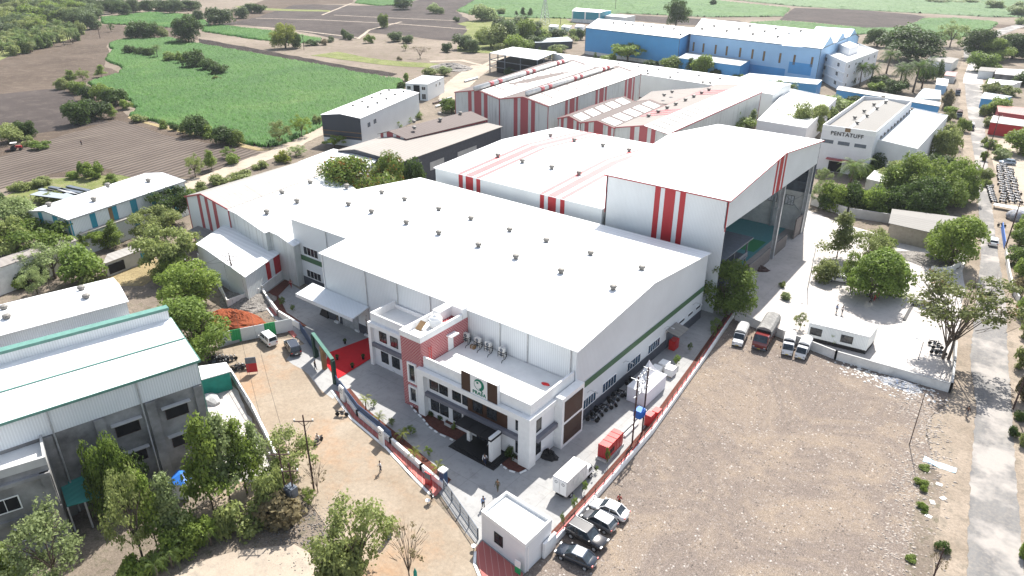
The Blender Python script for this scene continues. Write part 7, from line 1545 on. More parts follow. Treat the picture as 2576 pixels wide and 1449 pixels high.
stones('litter', 'small stones and litter on the sandy street', [(700, 960), (800, 1100), (900, 1200), (1000, 1300), (1100, 1400), (760, 1180), (650, 1000)], 900, .03, .11, rubm, 3.5)
# ------------------------------------------------------------------ people
SKIN = plain('skin_brown', (.22, .12, .075), .6, var=.03); HAIR = plain('hair_black', (.012, .01, .01), .5)
CL = {n: plain('cloth_'+n, c, .85, var=.06) for n, c in dict(white=(.75, .75, .76), navy=(.02, .03, .07), black=(.015, .015, .018), khaki=(.10, .10, .06), maroon=(.28, .015, .02), blue=(.15, .28, .5), red=(.5, .03, .03), grey=(.2, .2, .21), pink=(.5, .2, .2)).items()}
def skinned(name, verts, edges, mat, parent):
    me = bpy.data.meshes.new(name); me.from_pydata([v[:3] for v in verts], edges, []); o = bpy.data.objects.new(name, me); COL.objects.link(o)
    o.modifiers.new('skin', 'SKIN'); me.skin_vertices or None
    if not me.skin_vertices: 
        bm = bmesh.new(); bm.from_mesh(me); bm.verts.layers.skin.verify(); bm.to_mesh(me); bm.free()
    for i, sv in enumerate(me.skin_vertices[0].data): sv.radius = (verts[i][3], verts[i][3]*(verts[i][4] if len(verts[i]) > 4 else 1)); sv.use_root = (i == 0)
    o.modifiers[0].use_smooth_shade = True
    ss = o.modifiers.new('sub', 'SUBSURF'); ss.levels = 1; ss.render_levels = 1
    dg = bpy.context.evaluated_depsgraph_get(); m2 = bpy.data.meshes.new_from_object(o.evaluated_get(dg)); bpy.data.objects.remove(o)
    m2.materials.clear(); m2.materials.append(mat); m2.name = name; m2.polygons.foreach_set('use_smooth', [True]*len(m2.polygons))
    o = bpy.data.objects.new(name, m2); COL.objects.link(o); o.parent = parent; return o
def person(label, p, rz, shirt, trousers, stride=.16, arm=.12, h=1.7, group=None, sit=False, sleeves=True):
    r = thing('person', label, 'person', (p.x, p.y, .09), group); r.rotation_euler = (0, 0, rz); k = h/1.7; r.scale = (k, k, k)
    hz = .90 if not sit else .5
    if not sit: legs = [((.0, .09, hz), (stride*.5, .09, .48), (stride, .09, .07)), ((0, -.09, hz), (-stride*.1, -.09, .48), (-stride, -.09, .09))]
    else: legs = [((.0, .09, hz), (.42, .1, hz+.02), (.42, .1, .07)), ((0, -.09, hz), (.42, -.1, hz+.02), (.40, -.1, .07))]
    ch = hz+.45; nk = hz+.58; hd = hz+.70
    V = [(0, 0, hz, .125, .8), (0, 0, hz+.22, .12, .85), (.01, 0, ch, .15, .7), (.015, 0, nk, .05), (.03, 0, hd-.03, .088), (.035, 0, hd+.06, .075)]; E = [(0, 1), (1, 2), (2, 3), (3, 4), (4, 5)]
    for (a, b, c) in legs:
        n = len(V); V += [(a[0], a[1], a[2]-.05, .085), (*b, .058), (*c, .04), (c[0]+.15, c[1], .04, .035)]; E += [(0, n), (n, n+1), (n+1, n+2), (n+2, n+3)]
    AR_ = []
    for s, f in ((1, -arm), (-1, arm)):
        sh_, el, wr = (0, s*.19, ch+.03), (f*.5-.02, s*.25, ch-.24), (f*1.6+.06, s*.24, ch-.47); n = len(V)
        V += [(*sh_, .052), (*el, .038), (*wr, .026), (wr[0]+.03, wr[1], wr[2]-.07, .03)]; E += [(2, n), (n, n+1), (n+1, n+2), (n+2, n+3)]; AR_.append((sh_, el, wr, n+3))
    for (_, _, wr, hn) in AR_:
        hx, hy, hz_ = V[hn][:3]
        for i, L in enumerate((.06, .075, .08, .07)):
            n = len(V); V += [(hx+.012, hy+(i-1.5)*.017, hz_-.035-L*.3, .008), (hx+.022, hy+(i-1.5)*.018, hz_-.035-L, .007)]; E += [(hn, n), (n, n+1)]
        n = len(V); V += [(hx+.035, hy, hz_+.005, .009), (hx+.055, hy, hz_-.03, .008)]; E += [(hn, n), (n, n+1)]
    n = len(V); V += [(.125, 0, hd+.0, .014)]; E += [(4, n)]
    skinned('body', V, E, SKIN, r)
    T = [(0, 0, hz-.03, .14, .85), (0, 0, hz+.22, .135, .85), (.01, 0, ch, .165, .72), (.012, 0, ch+.09, .07)]; TE = [(0, 1), (1, 2), (2, 3)]
    for (s_, e_, w_, _) in AR_:
        n = len(T); T += [(*s_, .066), (*e_, .053)]; TE += [(2, n), (n, n+1)]
        if sleeves: T += [(*w_, .04)]; TE += [(n+1, n+2)]
    skinned('shirt', T, TE, CL[shirt], r)
    T = [(0, 0, hz+.02, .135, .85)]; TE = []
    for (a, b, c) in legs: n = len(T); T += [(a[0], a[1], a[2]-.06, .098), (*b, .072), (c[0], c[1], c[2]+.03, .058)]; TE += [(0, n), (n, n+1), (n+1, n+2)]
    skinned('trousers', T, TE, CL[trousers], r)
    m = MB(); m.ball((.02, 0, hd+.055), .098, 10, 6, .95); m.build('hair', HAIR, r, True); return r
PE = [('person in white shirt and dark trousers walking on the sandy street', (958, 1189), -120, 'white', 'navy'), ('person in white shirt and dark trousers walking before the office entrance', (1220, 1170), -60, 'white', 'navy'),
      ('person in white shirt standing on the dark entrance steps', (1233, 1136), -100, 'white', 'black'), ('guard in dark khaki uniform walking on the driveway', (1252, 1236), -80, 'khaki', 'khaki'),
      ('person in light blue shirt beside the gatehouse wall', (1216, 1279), 150, 'blue', 'black'), ('person in black shirt standing under the festive arch', (gc(1168, 745)), 30, 'black', 'navy'),
      ('person in pinkish clothes near the navy gate at the far left of the yard', (733, 724), -60, 'pink', 'maroon'), ('person in dark red shirt behind the white sedan', b2(806, 925), 100, 'maroon', 'black'),
      ('person in pale blue shirt behind the portable cabin', (2103, 788), 40, 'blue', 'navy'), ('person in white shirt right of the one in pale blue behind the cabin', (2117, 792), 60, 'white', 'grey'),
      ('person in red standing in the shade of the brightest yard tree', (2198, 759), 0, 'red', 'maroon'), ('person in black beside the one in red under the yard tree', (2189, 762), 20, 'black', 'black'), ('person in blue sitting in the shade at the left of the group', (2176, 746), -30, 'blue', 'navy'), ('person in dark red at the right of the shaded group', (2207, 755), 160, 'maroon', 'black'),
      ('person in dark clothes walking at the edge of the asphalt road', m3(1497, 1250+0) if False else (2430, 1049), -95, 'black', 'grey'), ('person in dark clothes on the road near the big roadside trees', (2411, 513), 90, 'black', 'navy'), ('person in the ploughed field', (206, 367), 10, 'navy', 'black'), ('person walking on the far part of the side road', (2420, 376), 90, 'maroon', 'black'),
      ('person in white shirt by the red paved verge near the banner board', (1086, 1262), 70, 'grey', 'black')]
for lb, q, dg_, s_, t_ in PE: person(lb, at(*q), R(dg_), s_, t_, stride=random.uniform(.1, .2), sit='sitting' in lb)
p = at(801, 1117); mc = clone(MP, (p.x, p.y, .09), R(-80), 'motorcycle ridden along the sandy street by a person in white'); rp = person('person in white shirt riding the motorcycle on the sandy street', p, R(-80), 'white', 'grey', sit=True); rp.location.z = .36
# ------------------------------------------------------------------ poles and lines
def pole(name, label, q, topy, arms=((0.0, 1.3),), r_=.11, mat=rust, rz=0, cat='utility pole', group=None, brace=True):
    b = at(*q); h = height_at(b, topy); t = thing(name, label, cat, b, group); t.rotation_euler = (0, 0, rz); m = MB(); m.tube([(0, 0, 0), (0, 0, h)], [r_*1.2, r_*.8], 8); m.build('post', mat, t); tips = []
    for dz, w_ in arms:
        z = h-.5-dz; m = MB(); m.bar((-w_, 0, z), (w_, 0, z), .1); 
        if brace: m.bar((-w_*.6, 0, z), (0, 0, z-.7), .05); m.bar((w_*.6, 0, z), (0, 0, z-.7), .05)
        m.build('cross_arm', mat, t)
        for x in (-w_*.92, 0, w_*.92):
            if x == 0 and dz: continue
            m = MB(); m.tube([(x, 0, z+.05), (x, 0, z+.3)], [.07, .09], 6); m.build('insulator', white_dirty, t); tips.append(t.location+Vector((x*math.cos(rz), x*math.sin(rz), z+.3)))
    return t, tips, h
def wires(label, A, B, sag=1.2):
    for i, (a, b) in enumerate(zip(A, B)):
        P = [a.lerp(b, t/10)+Vector((0, 0, -sag*4*(t/10)*(1-t/10))) for t in range(11)]; m = MB(); m.tube(P, .018, 4); o = m.build('power_line', black, None); tag(o, label+', %s strand' % nth(i), 'wire', 'overhead wires')
t1, w1, h1 = pole('utility_pole', 'tall dark pole with one cross arm beside the sandy street', (790, 1232), 1044, ((.35, 1.1),), .1, rz=R(40))
t2, w2, h2 = pole('utility_pole', 'left dark pole of the transformer stand at the bottom left', (728, 1290), 1130, ((.2, 1.1),), .1, rz=R(40), group=None)
t3, w3, h3 = pole('utility_pole', 'right dark pole of the transformer stand at the bottom left', (748, 1296), 1165, ((.6, .9),), .1, rz=R(40))
s = thing('transformer', 'grey-blue transformer hung between the dark poles at bottom left', 'transformer', t2.location+Vector((.9, .2, 0))); m = MB(); m.box((-.6, -.4, 3.0), (.6, .4, 4.2)); m.build('tank', steel_dk, s); m = MB()
for x in (-.5, -.25, 0, .25, .5): m.box((x-.03, -.62, 3.1), (x+.03, -.401, 4.1))
m.build('cooling_fins', steel_dk, s)
t4, w4, h4 = pole('utility_pole', 'strutted pole with two cross arms before the lean striped shed', (594, 738), 635, ((.2, 1.4), (1.0, 1.0)), .12, rz=R(35)); m = MB(); m.bar((0, 0, h4-1.8), (2.6, -1.2, 0), .14); m.bar((0, 0, h4-2.5), (-1.2, 1.4, 0), .14); m.build('strut', rust, t4)
t5, w5, h5 = pole('utility_pole', 'single dark pole in front of the broad mid green tree', (497, 752), 645, ((.3, .8),), .11, rz=R(35))
t6, w6, h6 = pole('utility_pole', 'left pole of the pair by the teal panelled shed', (356, 537), 494, ((.4, 1.0),), .12, rz=R(0)); t7, w7, h7 = pole('utility_pole', 'right pole of the pair by the teal panelled shed', (383, 530), 480, ((.4, 1.0),), .12, rz=R(0))
m = MB(); pa_, pb_ = t6.location+Vector((0, 0, h6-2)), t7.location+Vector((0, 0, h7-2)); m.bar(pa_, pb_, .14); o = m.build('cross_beam', rust, None); tag(o, 'steel beam joining the two poles by the teal panelled shed', 'beam')
wires('thin wire from the teal shed poles to the strutted pole', w7[:3], w4[:3]); wires('thin wire from the strutted pole to the single pole', w4[:3], w5[:3])
wires('thin wire between the street pole and the transformer stand', w1[:3], w2[:3], .5)
wires('long wire from the transformer stand towards the strutted pole', w2[:3], w4[:3], 2.5)
wires('wire from the single pole towards the teal panelled shed', w5[:3], w6[:3], 2)
pole('utility_pole', 'thin dark pole on the far right shoulder beside the red shed', (2490, 372), 285, ((.3, .8),), .12); pole('utility_pole', 'leaning dark pole by the bushes of the vacant lot', (2470, 432), 350, ((.3, .8),), .12, rz=.5)
pole('utility_pole', 'dark pole rising from the stony bank beside the lot', (2287, 1120), 985, (), .05, rust); pole('utility_pole', 'pole at the bottom right corner of the stony bank', (2340, 1475), 1380, (), .08, rust)
pole('utility_pole', 'thin pole standing in the hedge at the right edge by the road', (2548, 1030), 880, ((.3, .7),), .1); pole('utility_pole', 'pole beside the packed motorcycles at the right edge', (2530, 620), 505, ((.3, .8),), .12)
for q, ty, lb in (((2031, 729), 622, 'slim lamp post in the concrete yard by the hangar'), ((2310, 905), 860, 'thin post on the yard wall below the big tree'), ((975, 1412), 1318, 'thin short post at the bottom')):
    if lb.startswith('thin short'): continue
    b = at(*q); h = height_at(b, ty); s = thing('lamp_post', lb, 'lamp post', b); m = MB(); m.tube([(0, 0, 0), (0, 0, h)], [.07, .045], 6); m.build('post', steel_dk, s); m = MB(); m.bar((0, 0, h), (-.9, .3, h+.1), .05); m.box((-1.2, .2, h+.05), (-.8, .45, h+.13)); m.build('lamp', steel, s)
b = at(978, 1355); s = thing('pillar', 'short dark square pillar with papers on the sandy street', 'pillar', b); m = MB(); m.box((-.22, -.22, 0), (.22, .22, 2.3)); m.build('shaft', steel_dk, s); m = MB(); m.box((-.24, -.24, 2.3), (.24, .24, 2.4)); m.build('cap', concrete, s)
b = at(1047, 1475); s = thing('pillar', 'green pointed post at the bottom edge of the street', 'post', b); m = MB(); m.tube([(0, 0, 0), (0, 0, 2.0), (0, 0, 2.5)], [.18, .18, .02], 8); m.build('post', teal_wall, s)
b = at(1302, 1445); s = thing('feather_banner', 'white and green banner flag on the red paving below the gatehouse', 'banner', b); m = MB(); m.box((-.35, -.03, 1.0), (.35, .03, 1.9)); m.build('upper_print', white, s); m = MB(); m.box((-.35, -.03, .05), (.35, .03, .99)); m.build('lower_print', green_sheet, s)
# pylon far away
b = at(1370, 62); s = thing('pylon', 'pale lattice pylon beyond the thicket', 'pylon', b); m = MB(); H_ = 30
for sx in (-1, 1):
    for sy in (-1, 1): m.bar((3*sx, 3*sy, 0), (.6*sx, .6*sy, H_*.6), .22); m.bar((.6*sx, .6*sy, H_*.6), (.4*sx, .4*sy, H_), .18)
for i in range(8):
    z0, z1 = H_*.6*i/8, H_*.6*(i+1)/8; w0, w1 = 3-2.4*i/8, 3-2.4*(i+1)/8
    for s_ in (-1, 1): m.bar((-w0, s_*w0, z0), (w1, s_*w1, z1), .12); m.bar((w0, s_*w0, z0), (-w1, s_*w1, z1), .12); m.bar((s_*w0, -w0, z0), (s_*w1, w1, z1), .12)
m.build('lattice', steel, s); m = MB()
for z in (H_*.65, H_*.8, H_*.95): m.bar((-5, 0, z), (5, 0, z), .3)
m.build('cross_arm', steel, s)
for q, ty, lb in (((252, 97), 62, 'lone wooden pole on the soil near the palm grove'), ((765, 125), 88, 'lone pole right of the pale yellow-green tree'), ((1681, 27), 5, 'pole in the far green field'), ((1410, 62), 45, 'short pole beside the white huts'), ((944+0, 0), -20, ''), ((1548, 25), 0, 'pole behind the teal walled shed')):
    if lb: b = at(*q); s = thing('utility_pole', lb, 'utility pole', b); m = MB(); m.tube([(0, 0, 0), (0, 0, height_at(b, ty))], .18, 6); m.build('post', rust, s); m = MB(); m.bar((-1.5, 0, height_at(b, ty)*.93), (1.5, 0, height_at(b, ty)*.93), .2); m.build('cross_arm', rust, s)
# ------------------------------------------------------------------ items around the office
def ac_unit(lb, x, y, z):
    s = thing('ac_unit', lb, 'air conditioner', (x, y, z), 'air conditioners on the office roof'); m = MB()
    for sx in (-.5, .5):
        for sy in (-.3, .3): m.bar((sx, sy, 0), (sx, sy, .75), .05)
    m.bar((-.5, -.3, .4), (.5, -.3, .4), .05); m.bar((-.5, .3, .4), (.5, .3, .4), .05); m.box((-.52, -.32, .72), (.52, .32, .77)); m.build('stand', black, s)
    for z0 in (.05, .78):
        m = MB(); m.box((-.45, -.2, z0), (.45, .2, z0+.65)); b_ = m.build('casing', white_dirty, s); f = arc_plate(0, z0+.33, -.205, .26, .05, 0, 359); f.build('fan_grille', steel_dk, b_)
    m = MB(); m.tube([(.45, .1, .5), (.8, .0, .6), (.9, -.5, .2), (.7, -.9, .03), (1.0, -1.4, .03)], .05, 5); m.build('pipes', black, s); return s
for i, (u, v) in enumerate(((765, 400), (830, 440), (905, 465), (995, 505))): p = at(*oc(u, v), 7.4); ac_unit('twin stacked air conditioner on the office roof, %s from the stair tower' % nth(i), p.x, 64.6, 7.36)
s = thing('water_tank', 'white round water tank on top of the red stair tower', 'water tank', (-60.1, 60.6, 10.96)); m = MB(); m.loft([[(q*math.cos(2*math.pi*k/20), q*math.sin(2*math.pi*k/20), z) for k in range(20)] for z, q in ((0, .85), (.5, .88), (1.2, .88), (1.55, .6), (1.65, .28), (1.8, .26))]); m.build('tank', white, s, True)
for z in (.4, .8, 1.15): m = MB(); m.tube([(0, 0, z), (0, 0, z+.05)], .91, 20); m.build('hoop', white, s)
s = thing('solar_heater', 'small dark leaning panel beside the water tank', 'panel', (-61.2, 58.9, 10.96)); m = MB(); m.v = [(-.5, -.6, .1), (.5, -.6, .1), (.5, .5, .9), (-.5, .5, .9)]; m.v += [(x, y, z-.06) for x, y, z in m.v]; m.f = [(0, 1, 2, 3), (7, 6, 5, 4), (0, 1, 5, 4), (1, 2, 6, 5), (2, 3, 7, 6), (3, 0, 4, 7)]; m.build('panel', gold, s); m = MB(); m.bar((-.4, .4, 0), (-.4, .4, .8), .05); m.bar((.4, .4, 0), (.4, .4, .8), .05); m.build('leg', steel, s)
for i, (u, v) in enumerate(((530, 500), (570, 485), (750, 480))): p = at(*oc(u, v), 7.4); s = thing('carton', ('left brown carton at the foot of the stair tower wall', 'right brown carton at the foot of the stair tower wall', 'brown carton lying in the middle of the office roof')[i], 'carton', (p.x, p.y, 7.36)); m = MB(); m.box((-.35, -.25, 0), (.35, .25, .5)); m.build('box', gold, s); m = MB(); m.box((-.05, -.255, .0), (.05, .255, .505)); m.build('tape', concrete, s)
s = thing('ladder', 'short ladder leaning beside the stair tower', 'ladder', (at(*oc(500, 530), 7.4).x, 57.4, 7.36)); m = MB()
for x in (-.25, .25): m.bar((x, 0, 0), (x, .5, 2.0), .05)
m.build('rail', steel, s); m = MB(); [m.bar((-.25, .5*i/6, 2.0*i/6), (.25, .5*i/6, 2.0*i/6), .035) for i in range(1, 6)]; m.build('rung', steel, s)
s = thing('pipe_riser', 'thin red fire pipe in front of the patterned tower wall', 'pipe', (-58.2, 57.2, 7.36)); m = MB(); m.tube([(0, 0, 0), (0, 0, 2.6)], .05); m.tube([(0, .4, 0), (0, .4, 2.6)], .05); m.tube([(0, 0, 2.3), (0, .4, 2.3)], .05); m.build('pipe', red_gloss, s)
s = thing('red_cloth', 'crumpled red cloth on the office roof near the right parapet', 'cloth', (at(*oc(1245, 725), 7.4).x, at(*oc(1245, 725), 7.4).y, 7.38)); m = MB(); m.loft([[(r_*math.cos(k)*random.uniform(.7, 1.2), r_*.5*math.sin(k)*random.uniform(.7, 1.2), z) for k in np.linspace(0, 5.8, 9)] for z, r_ in ((0, .7), (.12, .5), (.2, .15))]); m.build('cloth', red_gloss, s)
# decorated doorway
s = thing('flower_arch', 'white draped flower covered arch under the wide canopy', 'flower arch', (-85, 63.2, 0), None, True)
fm = plain('garland', (.35, .20, .20), .9, var=.7, vs_=9); gm = leaf_mat('garland_green', (.05, .10, .03), (.5, .35, .3))
def on_g(u, v, z=0): return at(*m1(u, v), z)
pts3 = [on_g(622, 1145), on_g(778, 1210), on_g(850, 1245)]
for p in pts3:
    m = MB(); m.box((p.x-.5, p.y-.5, 0), (p.x+.5, p.y+.5, .35)); m.build('pedestal', white, s)
    V, F = leaf_cloud(420, [(p.x, p.y, z) for z in np.linspace(.5, 3.6, 12)], [.22]*12, .09); o = np_mesh('garland', V-np.array(OFF[s.name]), F, gm); o.parent = s
a, b = pts3[0], pts3[1]; V, F = leaf_cloud(500, [tuple(a.lerp(b, t))[:2]+(3.7,) for t in np.linspace(0, 1, 12)], [.25]*12, .1); o = np_mesh('garland', V-np.array(OFF[s.name]), F, gm); o.parent = s
for p, q in ((a, b), (b, a)):
    d = (q-p).normalized(); m = MB(); m.loft([[(p.x+d.x*.3, p.y+d.y*.3-.1, .4), (p.x+d.x*.5, p.y+d.y*.5-.1, .4), (p.x+d.x*.5, p.y+d.y*.5+.05, .4), (p.x+d.x*.3, p.y+d.y*.3+.05, .4)], [(p.x+d.x*.3, p.y+d.y*.3-.1, 3.6), (p.x+d.x*1.1, p.y+d.y*1.1-.1, 3.6), (p.x+d.x*1.1, p.y+d.y*1.1+.05, 3.6), (p.x+d.x*.3, p.y+d.y*.3+.05, 3.6)]]); m.build('drape', tent_cloth, s)
for i, q in enumerate((gc(1365, 655), gc(1600, 650), gc(1502, 730), gc(1435, 510))):
    p = at(*q); s = thing('potted_plant', 'small potted plant on the red carpet side, %s of four' % nth(i), 'potted plant', (p.x, p.y, .15), 'potted plants by the carpet'); m = MB(); m.tube([(0, 0, 0), (0, 0, .35)], [.16, .22], 10); m.build('pot', black, s); V, F = leaf_cloud(160, [(0, 0, .6)], [.28], .09); o = np_mesh('foliage', V, F, L_dark); o.parent = s
p = on_g(545, 1090); s = thing('covered_crate', 'crate draped with a black sheet beside the flower arch', 'crate', (p.x, p.y, .08)); m = MB(); m.loft([[(-1.2, -.9, 0), (1.1, -1, 0), (1.2, .9, 0), (-1, 1, 0)], [(-.7, -.6, 1.3), (.7, -.6, 1.4), (.7, .6, 1.4), (-.7, .6, 1.2)]]); m.build('sheet', black, s)
p = on_g(545, 1012, 1); s = thing('bench_box', 'small wooden box on the yard by the black draped crate', 'box', (p.x, p.y, .08)); m = MB(); m.box((-.7, -.5, 0), (.7, .5, .8)); m.build('box', gold, s)
# right strip: genset, tent, transformer frame
s = thing('generator', 'red box generator set beside the white container lorry', 'generator', (-34.3, 64.5, .08)); s.rotation_euler = (0, 0, R(2)); s.scale = (.8, .95, .95)
m = MB(); m.box((-.85, -2.2, .35), (.85, 2.0, 2.3)); m.build('canopy', red_gloss, s); m = MB()
for y in (-2.21, -1.0, .1, 1.1): m.box((-.88, y, .36), (.88, y+.06, 2.34))
m.build('panel_joint', red_paint, s); m = MB(); m.box((-1.0, -2.5, 0), (1.0, 2.2, .34)); m.build('base', concrete, s); m = MB(); m.box((.852, -1.6, .9), (.87, -.4, 1.6)); m.build('louvre', black, s)
s = thing('tent', 'white peaked canvas tent beside the big factory wall', 'tent', (-36.9, 78.6, .08)); m = MB(); hw, hl = 1.45, 3.0
rg = lambda a, b, z: [(-a, -b, z), (0, -b*1.0, z), (a, -b, z), (a*1.0, 0, z), (a, b, z), (0, b, z), (-a, b, z), (-a, 0, z)]
m.loft([rg(hw+.1, hl+.1, 2.3), rg(hw*.72, hl*.72, 2.95), rg(hw*.42, hl*.42, 3.7), rg(hw*.18, hl*.16, 4.8), rg(.03, .03, 5.6)]); m.build('peaked_roof', tent_cloth, s); m = MB(); m.box((-hw, -hl, 0), (hw, hl, 2.29)); m.build('side_cloth', tent_cloth, s)
for i, (y, x) in enumerate(((84.0, -38.2), (86.0, -37.9), (85.3, -36.5))): s = thing('wrapped_pallet', 'white wrapped pallet stack behind the tent, %s from the front' % nth(i), 'pallet stack', (x, y, .08), 'wrapped pallets'); m = MB(); m.box((-.65, -.75, .12), (.65, .75, 1.3)); m.build('wrap', white, s); m = MB(); m.box((-.6, -.7, 0), (.6, .7, .119)); m.build('pallet', gold, s)
s = thing('red_cabinet', 'red fire cabinet at the side door canopy of the factory', 'cabinet', (-39.6, 92.6, .08)); m = MB(); m.box((-.5, -.8, 0), (.5, .8, 1.6)); m.build('cabinet', red_gloss, s); m = MB(); m.box((.501, -.7, .2), (.53, .7, 1.5)); m.build('door', red_paint, s)
s = thing('electrical_structure', 'tall twin-pole electrical structure over the red boundary rail', 'electrical frame', (-33.0, 69.0, .08)); Hf = height_at(at(1583, 1105), 940)
m = MB()
for y in (-1.3, 1.3): m.bar((0, y, 0), (0, y, Hf), .16)
m.build('pole', rust, s); m = MB()
for z in (Hf-.3, Hf-1.6, Hf-2.8, 3.3): m.bar((0, -1.9, z), (0, 1.9, z), .12)
for y in (-1.6, 1.6): m.bar((-.8, y, Hf-.3), (.8, y, Hf-.3), .08)
m.build('cross_beam', steel, s)
for z in (Hf-.1, Hf-1.4, Hf-2.6):
    for y in (-.8, 0, .8): m = MB(); m.tube([(0, y, z-.1), (0, y, z+.35)], [.09, .06], 6); m.build('insulator', white, s)
m = MB(); m.box((-.45, -.6, 3.4), (.45, .6, 4.5)); m.build('transformer_tank', tarp_blue, s); m = MB(); [m.box((-.6, y, 3.5), (.6, y+.05, 4.4)) for y in (-.5, -.25, 0, .25, .5)]; m.build('cooling_fins', tarp_blue, s)
for i, (y, hh) in enumerate(((72.6, 1.7), (74.6, 1.2))): s = thing('red_cabinet', ('taller', 'shorter')[i]+' red electrical box behind the twin-pole structure', 'electrical box', (-33.2, y, .08)); m = MB(); m.box((-.45, -.6, 0), (.45, .6, hh)); m.build('cabinet', red_gloss, s); m = MB(); m.box((.451, -.5, .2), (.47, .5, hh-.2)); m.build('door', red_paint, s)
s = thing('pipe_stack', 'white concrete channels lying beside the red generator', 'pipes', (-34.6, 69.6, .08)); m = MB(); m.bar((-.4, -1.8, .2), (-.4, 1.8, .2), .3); m.build('channel', white, s); m = MB(); m.bar((.25, -1.5, .2), (.25, 2.0, .2), .3); m.build('channel', white, s)
p = at(*gc(225, 1025)); s = thing('net_cover', 'domed net covered pile in the side yard of the grey building', 'covered pile', (p.x, p.y, .08)); m = MB(); rr = []
for x in np.linspace(-1.6, 1.6, 7): q = math.sqrt(max(0.05, 1-(x/1.75)**2)); rr.append([(x, -1.0*q, 0), (x, -.8*q, .7*q), (x, 0, 1.0*q), (x, .8*q, .7*q), (x, 1.0*q, 0)])
m.loft(rr); m.build('net', canvas, s)
p = at(467, 1242); s = thing('kiosk', 'tiny cream cabin with blue roof beside the grey building', 'kiosk', (p.x, p.y, .05)); s.rotation_euler = (0, 0, R(-60)); m = MB(); m.box((-1, -1, 0), (1, 1, 2.3)); m.build('wall', white_dirty, s); m = MB(); m.loft([[(-1.2, -1.2, 2.3), (1.2, -1.2, 2.3), (1.2, 1.2, 2.3), (-1.2, 1.2, 2.3)], [(-.1, -.1, 2.9), (.1, -.1, 2.9), (.1, .1, 2.9), (-.1, .1, 2.9)]]); m.build('roof', tarp_blue, s); m = MB(); m.box((-.5, -1.03, 1.0), (.5, -1.001, 1.8)); m.build('window', win_glass, s)
p = at(*gc(600, 780)); s = thing('advert_board', 'red and dark portrait board standing by the motorcycles', 'board', (p.x, p.y, .08)); s.rotation_euler = (0, 0, R(50)); m = MB(); m.box((-.75, -.05, .3), (.75, .05, 1.8)); m.build('lower_print', red_paint, s); m = MB(); m.box((-.75, -.05, 1.81), (.75, .05, 2.8)); m.build('upper_print', steel_dk, s)
m = MB(); m.bar((-.7, 0, 0), (-.7, 0, .3), .05); m.bar((.7, 0, 0), (.7, 0, .3), .05); m.build('leg', steel, s)
# parasols
for i, q in enumerate(((1300, 1292), (1420, 1378))):
    pass
for i, (q, lb) in enumerate(((b1(1298, 910), 'round white disc on a short stand by the banner board'), (b1(1645, 1255), 'round white disc on a short stand at the gatehouse corner'))):
    p = at(*q); s = thing('lamp_stand', lb, 'lamp', (p.x, p.y, .08)); m = MB(); m.tube([(0, 0, 0), (0, 0, .5)], .05); m.build('stand', black, s); m = MB(); m.tube([(0, 0, .5), (0, 0, .58)], .28, 14); m.build('disc', white, s)
# scrap yard at the upper left shed
for i, (x0_, y0_, x1_, y1_, mt) in enumerate(((115, 478, 165, 487, steel), (125, 470, 205, 485, steel_dk), (150, 475, 215, 500, steel), (100, 476, 195, 492, roof_bluew), (170, 468, 225, 480, steel_dk))):
    a, b = at(x0_, y0_, .3), at(x1_, y1_, .3); m = MB(); m.bar(a, b, 1.1, .3); o = m.build('steel_section', mt, None); tag(o, 'long steel section in the scrap yard by the ploughed field, %s from the left' % nth(i), 'steel section', 'steel sections by the ploughed field')
a, b = at(102, 483, 2), at(190, 494, 2); s = thing('lean_to', 'thin pale blue sheet roof on posts beyond the teal panelled shed', 'lean-to', at(140, 500), None, True); m = MB(); d = (b-a).normalized(); n = Vector((d.y, -d.x, 0)); m.prism([a, b, b+n*3, a+n*3], 2.2, 2.3); m.build('roof', roof_bluew, s); m = MB(); [m.bar((p.x, p.y, 0), (p.x, p.y, 2.2), .1) for p in (a, b, a+n*2.9, b+n*2.9)]; m.build('post', steel, s)
# tanks and timber beside the small building
for i, (x, y, c_m) in enumerate(((1185, 201, steel), (1105, 256, rust), (1120, 250, steel_dk), (1130, 258, rust), (1112, 264, steel))):
    a = at(x-16, y+4, .5); b = at(x+16, y-5, .5); m = MB(); m.tube([a, b], .5 if i == 0 else .35, 8); o = m.build('pipe', c_m, None); tag(o, 'pipe lying by the small box building, %s in the pile' % nth(i), 'pipe', 'pipes by the small box building')
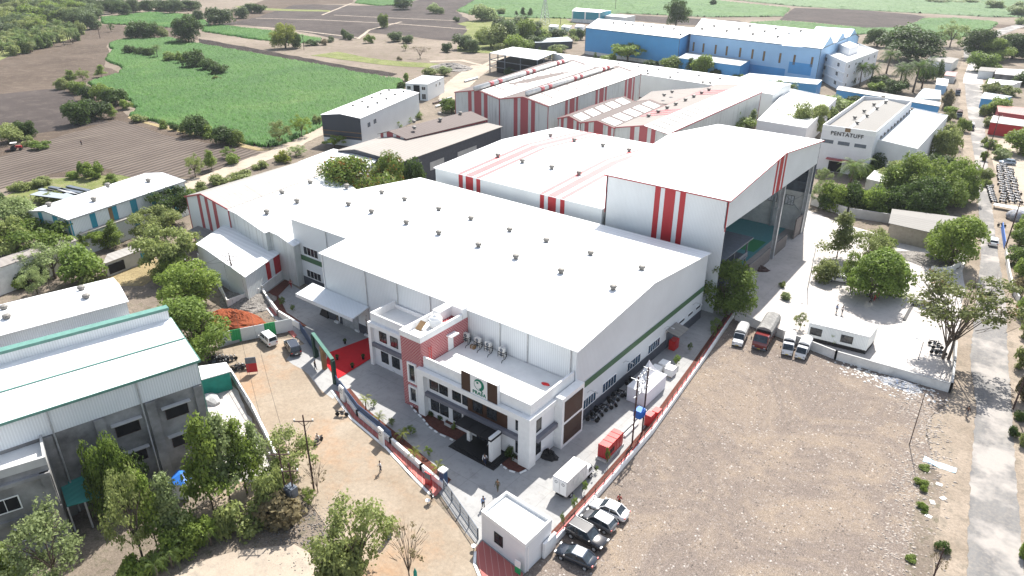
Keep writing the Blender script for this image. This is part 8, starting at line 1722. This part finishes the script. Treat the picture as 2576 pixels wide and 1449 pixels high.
# market clutter right of the road: blue white wrapped heap and table
p = at(2560, 552); s = thing('wrapped_heap', 'white and blue plastic wrapped heap at the right edge by the motorcycles', 'wrapped heap', (p.x, p.y, .1)); m = MB(); m.ball((0, 0, .6), 2.6, 12, 6, .6); m.build('wrap', MATS['plastic_rubbish'], s, True)
p = at(2540, 530); s = thing('market_table', 'long flat pale table below the packed motorcycles', 'table', (p.x, p.y, .1)); m = MB(); m.box((-3.5, -1, .75), (3.5, 1, .85)); m.build('tabletop', white_dirty, s)
for x in (-3.3, 3.3):
    for y in (-.8, .8): m = MB(); m.bar((x, y, 0), (x, y, .75), .08); m.build('leg', rust, s)
p = at(2345, 1165); m = MB(); rr = []
for t in np.linspace(0, 1, 8): x = -1+3.6*t; rr.append([(p.x+x, p.y-.5+.1*math.sin(t*9), .12+.1*math.sin(t*7)), (p.x+x, p.y+.5+.12*math.cos(t*7), .16+.08*math.cos(t*11)), (p.x+x, p.y+.5+.12*math.cos(t*7), .1), (p.x+x, p.y-.5, .08)])
m.loft(rr); tag(m.build('plastic_sheet', plain('pale_blue_sheet', (.45, .65, .75), .5), None), 'pale blue plastic sheet lying on the verge of the asphalt road', 'plastic sheet')
for i, q in enumerate(((2362, 1220), (2372, 1255), (2345, 1265), (2335, 1300))): p = at(*q); m = MB(); m.box((p.x-.35, p.y-.25, .08), (p.x+.35, p.y+.25, .13), rot=i); tag(m.build('board_scrap', white_dirty, None), 'pale scrap board on the road verge, %s from the back' % nth(i), 'scrap board', 'scrap boards on the verge')
# orange frames by the red shed
for i in range(5): p = at(2497+i*8, 316+i*1.2); s = thing('orange_frame', 'orange steel frame leaning at the red shed front, %s from left' % nth(i), 'frame', (p.x, p.y, .1), 'orange frames at the red shed'); m = MB(); m.bar((-.9, 0, 0), (-.2, 0, 2.6), .15); m.bar((.9, 0, 0), (.2, 0, 2.6), .15); m.bar((-.5, 0, 1.3), (.5, 0, 1.3), .15); m.build('frame', plain('orange_paint', (.6, .12, .02), .5) if 'orange_paint' not in MATS else MATS['orange_paint'], s)
# drain slot in the yard
strip('drain_slot', black, 14, [m3(1110, 985), m3(1065, 1060), m3(1025, 1135)], .5, amp=0)
# ------------------------------------------------------------------ air
hz = MB(); hz.box((-2500, -900, -1.5), (1500, 3400, 58.6+6)); ho = hz.build('haze', plain('haze_src', (1, 1, 1)), None); tag(ho, kind='stuff')
hm_ = bpy.data.materials.new('haze_air'); hm_.use_nodes = True; nt = hm_.node_tree; nt.nodes.clear(); out = nt.nodes.new('ShaderNodeOutputMaterial'); vol = nt.nodes.new('ShaderNodeVolumePrincipled'); vol.inputs['Density'].default_value = .00008; vol.inputs['Color'].default_value = (.86, .93, 1, 1); vol.inputs['Anisotropy'].default_value = .2
nt.links.new(vol.outputs[0], out.inputs['Volume']); ho.data.materials.clear(); ho.data.materials.append(hm_)
